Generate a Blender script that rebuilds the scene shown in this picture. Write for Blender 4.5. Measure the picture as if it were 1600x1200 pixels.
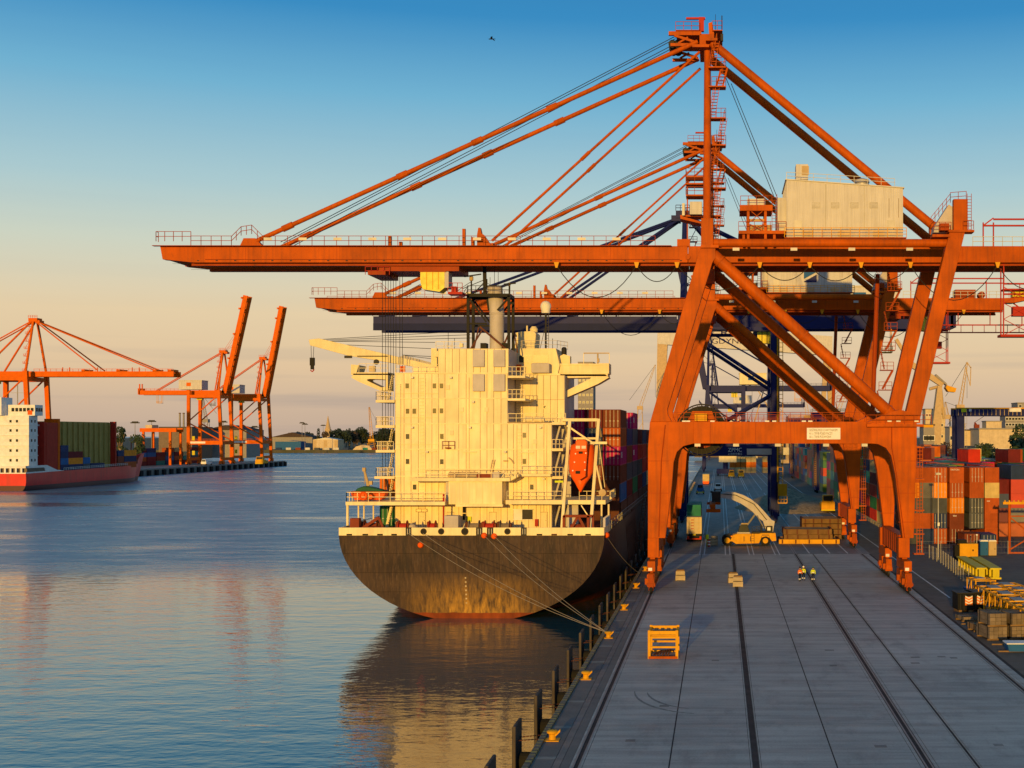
import bpy, math, random
from mathutils import Vector
R = math.radians
random.seed(7)
for o in list(bpy.data.objects):
    bpy.data.objects.remove(o)
scene = bpy.context.scene
col = scene.collection

# ---------------------------------------------------------------- camera
F, H, VX, VY = 2056.0, 18.6, 1125.0, 679.0      # focal length in photo pixels, eye height, vanishing point of the quay
WZ = -3.2                                       # water level; the quay top is z = 0
cam = bpy.data.cameras.new('camera')
cam.sensor_width = 36.0
cam.lens = 36.0 * F / 1600.0
cam.shift_x = -(VX - 800.0) / 1600.0
cam.shift_y = (VY - 600.0) / 1600.0
cam.clip_start = 0.5
cam.clip_end = 20000.0
camo = bpy.data.objects.new('camera', cam)
col.objects.link(camo)
camo.location = (0, 0, H)
camo.rotation_euler = (R(90), 0, 0)
scene.camera = camo

# ---------------------------------------------------------------- sky and sun
SUN_AZ, SUN_EL = R(7.0), R(5.5)                  # low sun behind the camera, a little to the left
sd = Vector((-math.sin(SUN_AZ) * math.cos(SUN_EL), -math.cos(SUN_AZ) * math.cos(SUN_EL), math.sin(SUN_EL)))
world = bpy.data.worlds.new('World')
scene.world = world
world.use_nodes = True
wn, wl = world.node_tree.nodes, world.node_tree.links
wn.clear()
wo = wn.new('ShaderNodeOutputWorld')
wb = wn.new('ShaderNodeBackground')
sky = wn.new('ShaderNodeTexSky')
sky.sky_type = 'NISHITA'
sky.sun_disc = False
sky.sun_elevation = SUN_EL
sky.sun_rotation = math.atan2(sd.x, sd.y)
sky.air_density = 1.0
sky.dust_density = 1.2
sky.ozone_density = 2.0
# the dusk band: warm air low down, clear blue above, the same all round the horizon
tcw = wn.new('ShaderNodeTexCoord')
sep = wn.new('ShaderNodeSeparateXYZ')
wl.new(tcw.outputs['Generated'], sep.inputs[0])
mz = wn.new('ShaderNodeMath'); mz.operation = 'MULTIPLY'; mz.inputs[1].default_value = 1.0
wl.new(sep.outputs['Z'], mz.inputs[0])
rz = wn.new('ShaderNodeMapRange'); rz.inputs['From Min'].default_value = -0.02; rz.inputs['From Max'].default_value = 1.0
wl.new(mz.outputs[0], rz.inputs['Value'])
ramp = wn.new('ShaderNodeValToRGB')
wl.new(rz.outputs[0], ramp.inputs[0])
e = ramp.color_ramp.elements
SKY = [(0.0, (0.44, 0.33, 0.27)), (0.0392, (0.55, 0.405, 0.295)), (0.0667, (0.67, 0.48, 0.3)), (0.1059, (0.7, 0.54, 0.335)), (0.1529, (0.54, 0.575, 0.47)), (0.1941, (0.36, 0.52, 0.55)), (0.2588, (0.14, 0.385, 0.56)), (0.3137, (0.026, 0.22, 0.47)), (0.3922, (0.02, 0.15, 0.36)), (1.0, (0.07, 0.17, 0.26))]
while len(e) < len(SKY): e.new(0.5)
for el, (p, c) in zip(e, SKY):
    el.position = p; el.color = (*c, 1)
dv = wn.new('ShaderNodeVectorMath'); dv.operation = 'SCALE'; dv.inputs['Scale'].default_value = 10.0
wl.new(ramp.outputs[0], dv.inputs[0])
# thin cloud streaks just above the horizon
mpw = wn.new('ShaderNodeMapping'); mpw.inputs['Scale'].default_value = (2.2, 2.2, 55)
wl.new(tcw.outputs['Generated'], mpw.inputs[0])
nzw = wn.new('ShaderNodeTexNoise'); nzw.inputs['Scale'].default_value = 1.6; nzw.inputs['Detail'].default_value = 3
wl.new(mpw.outputs[0], nzw.inputs['Vector'])
crw = wn.new('ShaderNodeValToRGB')
crw.color_ramp.elements[0].position = 0.50; crw.color_ramp.elements[0].color = (1, 1, 1, 1)
crw.color_ramp.elements[1].position = 0.66; crw.color_ramp.elements[1].color = (0.80, 0.84, 0.94, 1)
wl.new(nzw.outputs['Fac'], crw.inputs[0])
fdw = wn.new('ShaderNodeMapRange'); fdw.inputs['From Min'].default_value = 0.02; fdw.inputs['From Max'].default_value = 0.09
fdw.inputs['To Min'].default_value = 1.0; fdw.inputs['To Max'].default_value = 0.07
wl.new(mz.outputs[0], fdw.inputs['Value'])
mxc = wn.new('ShaderNodeMix'); mxc.data_type = 'RGBA'; mxc.blend_type = 'MULTIPLY'
wl.new(fdw.outputs[0], mxc.inputs['Factor']); wl.new(dv.outputs[0], mxc.inputs['A']); wl.new(crw.outputs[0], mxc.inputs['B'])
mxs = wn.new('ShaderNodeMix'); mxs.data_type = 'RGBA'; mxs.inputs['Factor'].default_value = 0.90
wl.new(sky.outputs[0], mxs.inputs['A']); wl.new(mxc.outputs['Result'], mxs.inputs['B'])
wl.new(mxs.outputs['Result'], wb.inputs['Color'])
wb.inputs['Strength'].default_value = 0.11
wl.new(wb.outputs[0], wo.inputs['Surface'])

sl = bpy.data.lights.new('sun', 'SUN')
sl.energy = 3.75
sl.angle = R(0.6)
sl.color = (1.0, 0.575, 0.11)
so = bpy.data.objects.new('sun', sl)
col.objects.link(so)
so.rotation_euler = (-sd).to_track_quat('-Z', 'Y').to_euler()
so.location = (0, -50, 120)

scene.render.engine = 'CYCLES'
scene.view_settings.view_transform = 'Standard'
scene.view_settings.look = 'None'
scene.view_settings.exposure = 0.12
scene.view_settings.gamma = 1.0
scene.cycles.max_bounces = 6

# ---------------------------------------------------------------- helpers
def P(px, py, D):
    """Photo pixel + distance along the quay -> point."""
    return Vector(((px - VX) * D / F, D, H + (VY - py) * D / F))
def G(px, py, z=0.0):
    """Photo pixel -> point on the level z."""
    return P(px, py, (H - z) * F / (py - VY))

WORLD = {}
def tag(o, label=None, cat=None, group=None, kind=None):
    if label: o['label'] = label
    if cat: o['category'] = cat
    if group: o['group'] = group
    if kind: o['kind'] = kind
    return o
def thing(name, label, cat, loc=(0, 0, 0), group=None, rz=0.0):
    o = bpy.data.objects.new(name, None)
    o.empty_display_size = 0.3
    col.objects.link(o)
    o.location = loc; o.rotation_euler = (0, 0, rz)
    WORLD[o.name] = Vector(loc)
    return tag(o, label, cat, group)
def copy_tree(o, parent=None):
    c = o.copy(); col.objects.link(c); c.parent = parent
    for ch in o.children: copy_tree(ch, c)
    return c

class MB:
    def __init__(s): s.v = []; s.f = []
    def add(s, vs, fs):
        b = len(s.v); s.v += [tuple(p) for p in vs]; s.f += [tuple(i + b for i in f) for f in fs]; return s
    def box(s, x0, x1, y0, y1, z0, z1):
        return s.add([(x0,y0,z0),(x1,y0,z0),(x1,y1,z0),(x0,y1,z0),(x0,y0,z1),(x1,y0,z1),(x1,y1,z1),(x0,y1,z1)],
                     [(0,3,2,1),(4,5,6,7),(0,1,5,4),(1,2,6,5),(2,3,7,6),(3,0,4,7)])
    def prism(s, poly, axis, a, b):
        n = len(poly)
        def q(p, t): return {'y': (p[0], t, p[1]), 'x': (t, p[0], p[1]), 'z': (p[0], p[1], t)}[axis]
        return s.add([q(p, a) for p in poly] + [q(p, b) for p in poly],
                     [tuple(range(n)), tuple(range(2*n-1, n-1, -1))] + [(i, n+i, n+(i+1) % n, (i+1) % n) for i in range(n)])
    def frame(s, p, q, up=None):
        p, q = Vector(p), Vector(q); d = (q - p)
        if d.length < 1e-6: d = Vector((0, 0, 1e-3))
        d.normalize(); u = Vector(up) if up else Vector((0, 0, 1))
        if abs(d.dot(u)) > 0.98: u = Vector((0, 1, 0))
        a = d.cross(u).normalized(); return p, q, a, a.cross(d).normalized()
    def beam(s, p, q, w, h=None, up=None):
        h = h or w; p, q, a, b = s.frame(p, q, up); a = a*w/2; b = b*h/2
        return s.add([p-a-b, p+a-b, p+a+b, p-a+b, q-a-b, q+a-b, q+a+b, q-a+b],
                     [(0,3,2,1),(4,5,6,7),(0,1,5,4),(1,2,6,5),(2,3,7,6),(3,0,4,7)])
    def tube(s, p, q, r, n=10, r2=None):
        r2 = r if r2 is None else r2; p, q, a, b = s.frame(p, q); vs = []
        for c, rr in ((p, r), (q, r2)):
            for i in range(n):
                t = 2*math.pi*i/n; vs.append(c + a*math.cos(t)*rr + b*math.sin(t)*rr)
        return s.add(vs, [tuple(range(n-1, -1, -1)), tuple(range(n, 2*n))] + [(i, (i+1) % n, n+(i+1) % n, n+i) for i in range(n)])
    def path(s, pts, r, n=4):
        for p, q in zip(pts, pts[1:]): s.tube(p, q, r, n)
        return s
    def lathe(s, prof, c=(0, 0, 0), n=14, axis='z'):
        vs, fs, c = [], [], Vector(c)
        for r, z in prof:
            for i in range(n):
                t = 2*math.pi*i/n; x, y = r*math.cos(t), r*math.sin(t)
                vs.append(c + Vector({'z': (x, y, z), 'y': (x, z, y), 'x': (z, x, y)}[axis]))
        m = len(prof)
        for k in range(m-1):
            for i in range(n): fs.append((k*n+i, k*n+(i+1) % n, (k+1)*n+(i+1) % n, (k+1)*n+i))
        fs += [tuple(range(n-1, -1, -1)), tuple(range((m-1)*n, m*n))]
        return s.add(vs, fs)
    def rail(s, pts, h=1.1, step=1.6, r=0.032, mid=2):
        pts = [Vector(p) for p in pts]; up = Vector((0, 0, h))
        for p, q in zip(pts, pts[1:]):
            n = max(1, int((q-p).length/step + .5))
            for i in range(n+1): s.beam(p + (q-p)*i/n, p + (q-p)*i/n + up, r*2, r*2)
            for j in range(mid): s.beam(p + up*(j+1)/mid, q + up*(j+1)/mid, r*2, r*2)
        return s
    def stair(s, p, q, w=0.8, rise=0.35, across=(0, 1, 0)):
        p, q, ac = Vector(p), Vector(q), Vector(across)*w/2
        for g in (-1, 1): s.beam(p+ac*g, q+ac*g, 0.06, 0.22)
        n = max(2, int(abs(q.z-p.z)/rise))
        for i in range(1, n):
            m = p + (q-p)*i/n; s.beam(m-ac, m+ac, 0.24, 0.05, up=(0, 0, 1))
        return s
    def ladder(s, p, q, w=0.45, step=0.35, across=(1, 0, 0), r=0.03):
        p, q, ac = Vector(p), Vector(q), Vector(across)*w/2
        for g in (-1, 1): s.beam(p+ac*g, q+ac*g, r*2, r*2)
        n = max(2, int((q-p).length/step))
        for i in range(1, n): m = p + (q-p)*i/n; s.beam(m-ac, m+ac, r*1.6, r*1.6)
        return s
    def cyl(s, c, r, l, axis='x', n=16):
        return s.lathe([(r, -l/2), (r, l/2)], c, n, axis)
    def mesh(s, name, off=None):
        m = bpy.data.meshes.new(name)
        v = s.v if off is None else [(a-off.x, b-off.y, c-off.z) for a, b, c in s.v]
        m.from_pydata(v, [], s.f); m.update(); return m
    def build(s, name, m, parent=None, smooth=False, local=False, bevel=0.0):
        off = None
        if parent is not None and not local:
            off = WORLD.get(parent.name)
        me = s.mesh(name, off); me.materials.append(m)
        o = bpy.data.objects.new(name, me); col.objects.link(o)
        if parent is not None:
            o.parent = parent
            if parent.name in WORLD: WORLD[o.name] = WORLD[parent.name]
        if smooth:
            for p in me.polygons: p.use_smooth = True
            me.set_sharp_from_angle(angle=R(40))
        if bevel:
            bv = o.modifiers.new('bevel', 'BEVEL'); bv.width = bevel; bv.segments = 2; bv.limit_method = 'ANGLE'
        return o

def text(name, s, size, loc, m, parent=None, local=False, rot=(R(90), 0, 0), align='CENTER', depth=0.01, stretch=1.0):
    c = bpy.data.curves.new(name, 'FONT'); c.body = s; c.size = size; c.align_x = align; c.align_y = 'CENTER'; c.extrude = depth
    t = bpy.data.objects.new(name, c); col.objects.link(t); bpy.context.view_layer.update()
    me = bpy.data.meshes.new_from_object(t.evaluated_get(bpy.context.evaluated_depsgraph_get()))
    bpy.data.objects.remove(t)
    me.materials.clear(); me.materials.append(m); me.name = name
    o = bpy.data.objects.new(name, me); col.objects.link(o)
    l = Vector(loc)
    if parent is not None:
        o.parent = parent
        if not local and parent.name in WORLD: l = l - WORLD[parent.name]
    o.location = l; o.rotation_euler = rot; o.scale = (stretch, 1, 1)
    return o

# ---------------------------------------------------------------- materials
M = {}
def nodes(name):
    m = bpy.data.materials.new(name); m.use_nodes = True
    nt = m.node_tree; return m, nt, nt.nodes, nt.links, nt.nodes['Principled BSDF']
def noise(n, l, scale, detail=3, vec=None, stretch=None, rough=.55):
    t = n.new('ShaderNodeTexNoise'); t.inputs['Scale'].default_value = scale; t.inputs['Detail'].default_value = detail
    t.inputs['Roughness'].default_value = rough
    mp = n.new('ShaderNodeMapping')
    if vec is None:
        tc = n.new('ShaderNodeTexCoord'); oi = n.new('ShaderNodeObjectInfo')
        ad = n.new('ShaderNodeVectorMath'); ad.operation = 'ADD'
        ml = n.new('ShaderNodeMath'); ml.operation = 'MULTIPLY'; ml.inputs[1].default_value = 37.0
        l.new(oi.outputs['Random'], ml.inputs[0]); l.new(tc.outputs['Object'], ad.inputs[0]); l.new(ml.outputs[0], ad.inputs[1])
        vec = ad.outputs[0]
    l.new(vec, mp.inputs['Vector'])
    if stretch: mp.inputs['Scale'].default_value = stretch
    l.new(mp.outputs[0], t.inputs['Vector']); return t.outputs['Fac']
def cramp(n, l, fac, stops):
    r = n.new('ShaderNodeValToRGB'); e = r.color_ramp.elements
    while len(e) < len(stops): e.new(0.5)
    for el, (p, c) in zip(e, stops):
        el.position = p; el.color = (*c, 1) if isinstance(c, tuple) else (c, c, c, 1)
    l.new(fac, r.inputs[0]); return r.outputs[0]
def mixc(n, l, fac, a, b, mode='MIX'):
    x = n.new('ShaderNodeMix'); x.data_type = 'RGBA'; x.blend_type = mode
    for k, val in (('Factor', fac), ('A', a), ('B', b)):
        s = x.inputs[k]
        if hasattr(val, 'node'): l.new(val, s)
        elif isinstance(val, tuple): s.default_value = (*val, 1)
        else: s.default_value = val
    return x.outputs['Result']
def paint(name, c, rough=.5, metal=0.0, var=.16, rust=0.0, rustc=(.10, .045, .02), streak=0.0, bump=0.0, scale=.6, objcol=False, emit=0.0):
    """Painted or bare surface: two scales of tone, optional rust patches and vertical dirt streaks."""
    m, nt, n, l, b = nodes(name)
    if objcol:
        oi = n.new('ShaderNodeObjectInfo'); base = oi.outputs['Color']
    else: base = c
    v1 = cramp(n, l, noise(n, l, scale, 4), [(.3, 1 - var), (.7, 1 + var*.35)])
    cc = mixc(n, l, 1.0, base, v1, 'MULTIPLY')
    if streak:
        v2 = cramp(n, l, noise(n, l, 1.0, 4, stretch=(2.6, 2.6, .18)), [(.45, 0.0), (.75, streak)])
        cc = mixc(n, l, v2, cc, (.05, .03, .018))
    if rust:
        v3 = cramp(n, l, noise(n, l, 1.7, 6, stretch=(1, 1, .5), rough=.65), [(.66 - rust*.2, 0.0), (.76 - rust*.1, min(1, rust*1.6))])
        cc = mixc(n, l, v3, cc, rustc)
    l.new(cc, b.inputs['Base Color'])
    b.inputs['Roughness'].default_value = rough; b.inputs['Metallic'].default_value = metal; b.inputs['Specular IOR Level'].default_value = .08
    if bump:
        bp = n.new('ShaderNodeBump'); bp.inputs['Strength'].default_value = bump; bp.inputs['Distance'].default_value = .05
        l.new(noise(n, l, 6.0, 4), bp.inputs['Height']); l.new(bp.outputs[0], b.inputs['Normal'])
    if emit:
        l.new(cc, b.inputs['Emission Color']); b.inputs['Emission Strength'].default_value = emit
    M[name] = m; return m
paint('orange', (.50, .089, .001), .5, rust=.22, streak=.34, var=.30, scale=.30)
paint('orange_dark', (.34, .050, .004), .5, rust=.3, streak=.2)
paint('orange_far', (.70, .125, .002), .55)
paint('navy_shade', (.006, .012, .07), .5)  # darker navy for the shade painted on the boom's lower half
paint('seam', (.30, .19, .085), .8, var=.4)
paint('navy', (.013, .020, .115), .45, streak=.12, rust=.1)
paint('steel_dark', (.035, .034, .034), .55, metal=.3)
paint('steel', (.28, .27, .26), .5, metal=.4)
paint('galv', (.45, .44, .42), .5, metal=.2)
paint('rope', (.36, .30, .22), .9)
paint('wire', (.03, .03, .032), .6)
paint('house_white', (.58, .56, .54), .5, streak=.22, var=.1)
paint('ship_white', (.88, .74, .43), .45, streak=.17, rust=.12, rustc=(.42, .24, .10), var=.22, scale=.22)  # broad tone variation imitates patchy golden light; rust and streaks are wear
paint('ship_cream', (.78, .67, .40), .5, streak=.12, var=.1)
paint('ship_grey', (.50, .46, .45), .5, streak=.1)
paint('yellow', (.70, .34, .012), .45, rust=.25, streak=.15)
paint('yellow_lemon', (.62, .50, .02), .45, streak=.1)
paint('cab_glass_yellow', (.72, .60, .06), .25, var=.3, scale=1.5)
paint('red', (.42, .030, .018), .5, streak=.15, rust=.15)
paint('red_brown', (.22, .045, .022), .6, rust=.3)
paint('lifeboat', (.80, .105, .008), .35, var=.08)
paint('black', (.012, .012, .013), .5)
paint('rubber', (.02, .02, .021), .85)
paint('white', (.78, .77, .74), .5)
paint('blue', (.02, .11, .30), .5)
paint('green', (.02, .10, .05), .5, rust=.2)
paint('wood', (.24, .15, .075), .8, var=.4, bump=.3)
paint('timber_grey', (.22, .17, .12), .85, var=.45, bump=.4)
paint('tan', (.52, .38, .20), .7, streak=.15)
paint('concrete_block', (.50, .40, .26), .85, var=.3, bump=.3)
paint('concrete', (.26, .25, .23), .85, var=.3, streak=.2, bump=.2)
paint('lens_amber', (.8, .25, .02), .3)
paint('skin', (.50, .27, .18), .6)
paint('hivis_yellow', (.62, .72, .03), .7)
paint('hivis_orange', (.85, .20, .02), .7)
paint('trousers', (.012, .016, .035), .85)
paint('container', (1, 1, 1), .55, objcol=True, streak=.14, rust=.10, var=.25)
paint('container_far', (1, 1, 1), .6, objcol=True, var=.2)
paint('wall_cream', (.62, .50, .33), .85, streak=.15)
paint('wall_grey', (.30, .28, .26), .85, streak=.15)
paint('wall_brown', (.20, .15, .11), .85, streak=.15)
paint('roof_dark', (.07, .05, .045), .8)
paint('crane_tan', (.52, .38, .22), .6)
paint('rust_iron', (.13, .05, .03), .8, var=.4, rust=.3)
def glass(name, c, rough=.08):
    m, nt, n, l, b = nodes(name)
    l.new(cramp(n, l, noise(n, l, .8, 2), [(.35, tuple(x*.6 for x in c)), (.7, c)]), b.inputs['Base Color'])
    b.inputs['Roughness'].default_value = rough; b.inputs['IOR'].default_value = 1.5; M[name] = m
    b.inputs['Specular IOR Level'].default_value = .14
paint('rack_steel', (.20, .115, .05), .75, rust=.4, var=.35)
glass('glass', (.035, .04, .035), .22); glass('glass_olive', (.10, .085, .025), .3)
# ---------------------------------------------------------------- ground, water, quay
def ground_mat(name, c1, c2, rough, cross=0.0, tint=.12, big=.05, stain=.5):
    m, nt, n, l, b = nodes(name)
    gm = n.new('ShaderNodeNewGeometry'); pos = gm.outputs['Position']; oi = n.new('ShaderNodeObjectInfo')
    base = mixc(n, l, cramp(n, l, noise(n, l, big, 5, pos), [(.3, 0.0), (.7, 1.0)]), c1, c2)
    base = mixc(n, l, 1.0, base, cramp(n, l, oi.outputs['Random'], [(0, 1 - tint), (1, 1 + tint)]), 'MULTIPLY')
    # wheel and sweep marks, drawn out across the quay
    s1 = cramp(n, l, noise(n, l, .9, 5, pos, (.10, .9, 1), .65), [(.40, .60), (.62, 1.1)])
    base = mixc(n, l, cross, base, s1, 'MULTIPLY')
    s2 = cramp(n, l, noise(n, l, .35, 6, pos, (1, .35, 1), .7), [(.52, 0.0), (.72, stain)])
    base = mixc(n, l, s2, base, tuple(x*.35 for x in c1))
    s3 = cramp(n, l, noise(n, l, 7.0, 3, pos), [(.3, .86), (.7, 1.08)])
    base = mixc(n, l, 1.0, base, s3, 'MULTIPLY')
    l.new(base, b.inputs['Base Color'])
    l.new(cramp(n, l, noise(n, l, .6, 4, pos), [(.3, rough - .12), (.7, rough + .1)]), b.inputs['Roughness'])
    b.inputs['Specular IOR Level'].default_value = .3
    bp = n.new('ShaderNodeBump'); bp.inputs['Strength'].default_value = .25; bp.inputs['Distance'].default_value = .03
    l.new(noise(n, l, 3.0, 6, pos), bp.inputs['Height']); l.new(bp.outputs[0], b.inputs['Normal'])
    M[name] = m
ground_mat('apron', (.31, .325, .312), (.41, .412, .385), .62, cross=.6, tint=.05)
ground_mat('asphalt', (.13, .145, .145), (.19, .195, .185), .6, cross=.4)
ground_mat('yard', (.10, .095, .088), (.16, .135, .105), .8, cross=.3)
ground_mat('groove', (.022, .021, .021), (.035, .033, .032), .8)
ground_mat('edge_slab', (.11, .108, .105), (.15, .145, .135), .75)
ground_mat('land', (.10, .085, .06), (.05, .06, .03), .9)

def water_mat():
    m, nt, n, l, b = nodes('water')
    gm = n.new('ShaderNodeNewGeometry'); pos = gm.outputs['Position']
    b.inputs['IOR'].default_value = 1.45
    b.inputs['Specular IOR Level'].default_value = .9
    # wind-ruffled water lies farther out, with ragged edges; near the quay it is slack
    sp = n.new('ShaderNodeSeparateXYZ'); l.new(pos, sp.inputs[0])
    wob = n.new('ShaderNodeMath'); wob.operation = 'MULTIPLY_ADD'; wob.inputs[1].default_value = 90.0
    l.new(noise(n, l, .012, 3, pos, (1, .45, 1)), wob.inputs[0]); l.new(sp.outputs['Y'], wob.inputs[2])
    ruf = n.new('ShaderNodeMapRange'); ruf.interpolation_type = 'SMOOTHSTEP'
    ruf.inputs['From Min'].default_value = 226; ruf.inputs['From Max'].default_value = 272
    l.new(wob.outputs[0], ruf.inputs['Value'])
    slick = n.new('ShaderNodeMapRange'); slick.inputs['From Min'].default_value = .56; slick.inputs['From Max'].default_value = .66
    slick.inputs['To Min'].default_value = 1.0; slick.inputs['To Max'].default_value = .35
    l.new(noise(n, l, .02, 3, pos, (.35, 1.0, 1)), slick.inputs['Value'])
    k = n.new('ShaderNodeMath'); k.operation = 'MULTIPLY'; l.new(ruf.outputs[0], k.inputs[0]); l.new(slick.outputs[0], k.inputs[1])
    l.new(mixc(n, l, k.outputs[0], (.020, .070, .092), (.060, .180, .260)), b.inputs['Base Color'])  # bluer base on ruffled water stands in for reflected sky
    rg = n.new('ShaderNodeMapRange'); rg.inputs['To Min'].default_value = .035; rg.inputs['To Max'].default_value = .44
    gu = n.new('ShaderNodeMapRange'); gu.inputs['From Min'].default_value = .3; gu.inputs['From Max'].default_value = .7; gu.inputs['To Min'].default_value = .42; gu.inputs['To Max'].default_value = 1.0
    l.new(noise(n, l, .22, 5, pos, (.3, 1.0, 1), .75), gu.inputs['Value'])
    kg = n.new('ShaderNodeMath'); kg.operation = 'MULTIPLY'; l.new(k.outputs[0], kg.inputs[0]); l.new(gu.outputs[0], kg.inputs[1])
    l.new(kg.outputs[0], rg.inputs['Value']); l.new(rg.outputs[0], b.inputs['Roughness'])
    b1 = n.new('ShaderNodeBump'); b1.inputs['Distance'].default_value = .55
    st = n.new('ShaderNodeMapRange'); st.inputs['To Min'].default_value = .16; st.inputs['To Max'].default_value = 1.0
    l.new(k.outputs[0], st.inputs['Value']); l.new(st.outputs[0], b1.inputs['Strength'])
    l.new(noise(n, l, .34, 4, pos, (.55, 1.0, 1), .5), b1.inputs['Height'])
    b2 = n.new('ShaderNodeBump'); b2.inputs['Distance'].default_value = .16
    l.new(st.outputs[0], b2.inputs['Strength'])
    l.new(noise(n, l, 1.5, 3, pos, (.6, 1.0, 1), .5), b2.inputs['Height']); l.new(b1.outputs[0], b2.inputs['Normal'])
    l.new(b2.outputs[0], b.inputs['Normal'])
    M['water'] = m
water_mat()
def struct(o): o['kind'] = 'structure'; return o
def sheet(name, x0, x1, y0, y1, z, m):
    return MB().add([(x0,y0,z),(x1,y0,z),(x1,y1,z),(x0,y1,z)], [(0,1,2,3)]).build(name, M[m])
struct(sheet('water', -6000, 6000, -200, 14000, WZ, 'water'))

QX = -11.0                                       # water-side edge of the quay
mb = MB().box(QX, 900, -150, 1500, -9, -.03)
quay = struct(mb.build('quay', M['groove']))
struct(sheet('yard_ground', 23.45, 900, -150, 1500, -.004, 'yard'))
struct(sheet('road', -7.7, 23.45, 205, 1500, .0, 'asphalt'))
mb = MB().box(QX+.35, -7.7, 205, 1500, -.02, -.002); struct(mb.build('quay_edge_strip', M['edge_slab']))
# cast concrete slabs of the near apron, one by one, with open joints
strips = [(-7.72, -2.89), (-2.83, 1.72), (2.34, 6.54), (6.60, 11.25), (12.25, 14.30), (14.66, 21.60), (22.60, 23.15)]
for i, (a, b) in enumerate(strips):
    proto = None
    L = 11.0 if i != 5 else 16.5
    y = 40.0
    while y < 205:
        y1 = min(y + L, 205.0)
        if proto is None or abs(y1 - y - L) > .01:
            o = MB().box(a+.012, b-.012, .008, y1-y-.008, -.10, 0).build('slab', M['apron'], quay)
            if abs(y1 - y - L) < .01: proto = o
        else:
            o = proto.copy(); col.objects.link(o)
        o.location = (0, y, 0); y = y1
# slabs of the edge strip, pale joints between them
pe = None
for i in range(20):
    y = 52.0 + i*8.0
    if pe is None:
        pe = MB().box(QX+.36, -9.45, .0, 7.4, -.10, -.002).build('edge_slab', M['edge_slab'], quay); pj = MB().box(QX+.36, -9.45, 7.4, 8.0, -.10, 0).build('pale_slab', M['concrete'], quay)
        o, q = pe, pj
    else:
        o = pe.copy(); q = pj.copy(); col.objects.link(o); col.objects.link(q)
    o.location = q.location = (0, y, 0)
MB().box(-9.42, -9.0, 40, 205, -.1, -.01).build('cable_trench_cover', M['asphalt'], quay)
MB().box(-8.97, -8.45, 40, 205, -.1, -.003).build('rail_bed', M['edge_slab'], quay)
# yellow and black nosing along the edge
m, nt, n, l, b = nodes('nosing')
gm = n.new('ShaderNodeNewGeometry'); wv = n.new('ShaderNodeTexWave'); wv.bands_direction = 'Y'; wv.inputs['Scale'].default_value = .42
l.new(gm.outputs['Position'], wv.inputs['Vector'])
c0 = cramp(n, l, wv.outputs['Fac'], [(.48, (.05, .045, .03)), (.52, (.42, .30, .05))])
l.new(mixc(n, l, cramp(n, l, noise(n, l, 2.2, 5, gm.outputs['Position']), [(.42, .1), (.6, .95)]), c0, (.10, .095, .08)), b.inputs['Base Color'])
b.inputs['Roughness'].default_value = .7; M['nosing'] = m
MB().box(QX-.02, QX+.33, -150, 1500, -.3, .12).build('edge_nosing', M['nosing'], quay)
# crane rails in their grooves
for x, two in ((-8.07, 1), (11.75, 1), (22.1, 1)):
    for dx in ((-.0,) if not two else (-.17, .17)):
        MB().box(x+dx-.045, x+dx+.045, 20, 1300, -.05, .012).build('crane_rail', M['steel'], quay)
for a, b in ((11.27, 11.47), (12.03, 12.23), (21.62, 21.82), (22.38, 22.58), (-8.43, -8.30), (-7.86, -7.74), (14.32, 14.40), (14.56, 14.64), (1.74, 1.80), (2.26, 2.32)):
    MB().box(a, b, 20, 205, -.1, -.002).build('pocket_kerb', M['apron'], quay)
for x in (2.03,):
    MB().box(x-.27, x-.19, 20, 205, -.1, -.006).build('trench_edge', M['concrete'], quay)
    MB().box(x+.19, x+.27, 20, 205, -.1, -.006).build('trench_edge', M['concrete'], quay)
# pit covers and hatches set into the slabs
for px, py in ((1038,1103),(1118,1032),(1296,1016),(1302,1040),(1430,1027),(1471,1026),(1490,1028),(1376,1166),(1560,1164),(1430,1036),(985,1157)):
    p = G(px, py); w = random.uniform(.28, .45)
    MB().box(p.x-w, p.x+w, p.y-.3, p.y+.3, -.05, .004).build('pit_cover', M['asphalt'], quay)
# rubber left by turning tyres
paint('rubber_mark', (.23, .235, .225), .8, var=.5, scale=3)
def tyre(cx, cy, r, a0, a1, w=.22):
    vs, fs = [], []; n_ = 26
    for i in range(n_+1):
        a = R(a0 + (a1-a0)*i/n_); k = w*(.35+.65*math.sin(math.pi*i/n_))
        for rr in (r-k/2, r+k/2): vs.append((cx+rr*math.cos(a), cy+rr*math.sin(a)*1.6, .003))
    fs = [(2*i, 2*i+1, 2*i+3, 2*i+2) for i in range(n_)]
    MB().add(vs, fs).build('tyre_mark', M['rubber_mark'], quay)
for a in ((-1.0, 96, 5.2, 185, 262), (-1.0, 96, 4.3, 190, 255)): tyre(*a)
# painted lane lines beyond the near crane
paint('line', (.62, .64, .64), .7, var=.35, scale=2.5)
for x, w2 in ((-2.8, 1), (1.2, 1), (4.9, 1), (8.9, 1), (14.0, 0), (17.2, 0), (20.0, 0)):
    for dx in ((-.35, .35) if w2 else (0,)):
        for y0, y1 in ((203 if x < 10 else 206, 420), (440, 700)):
            struct(MB().box(x+dx-.09, x+dx+.09, y0, y1, .004, .008).build('lane_line', M['line']))
for x in (26.2,):
    struct(MB().box(x-.1, x+.1, 150, 600, .0, .006).build('lane_line', M['line']))
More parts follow.
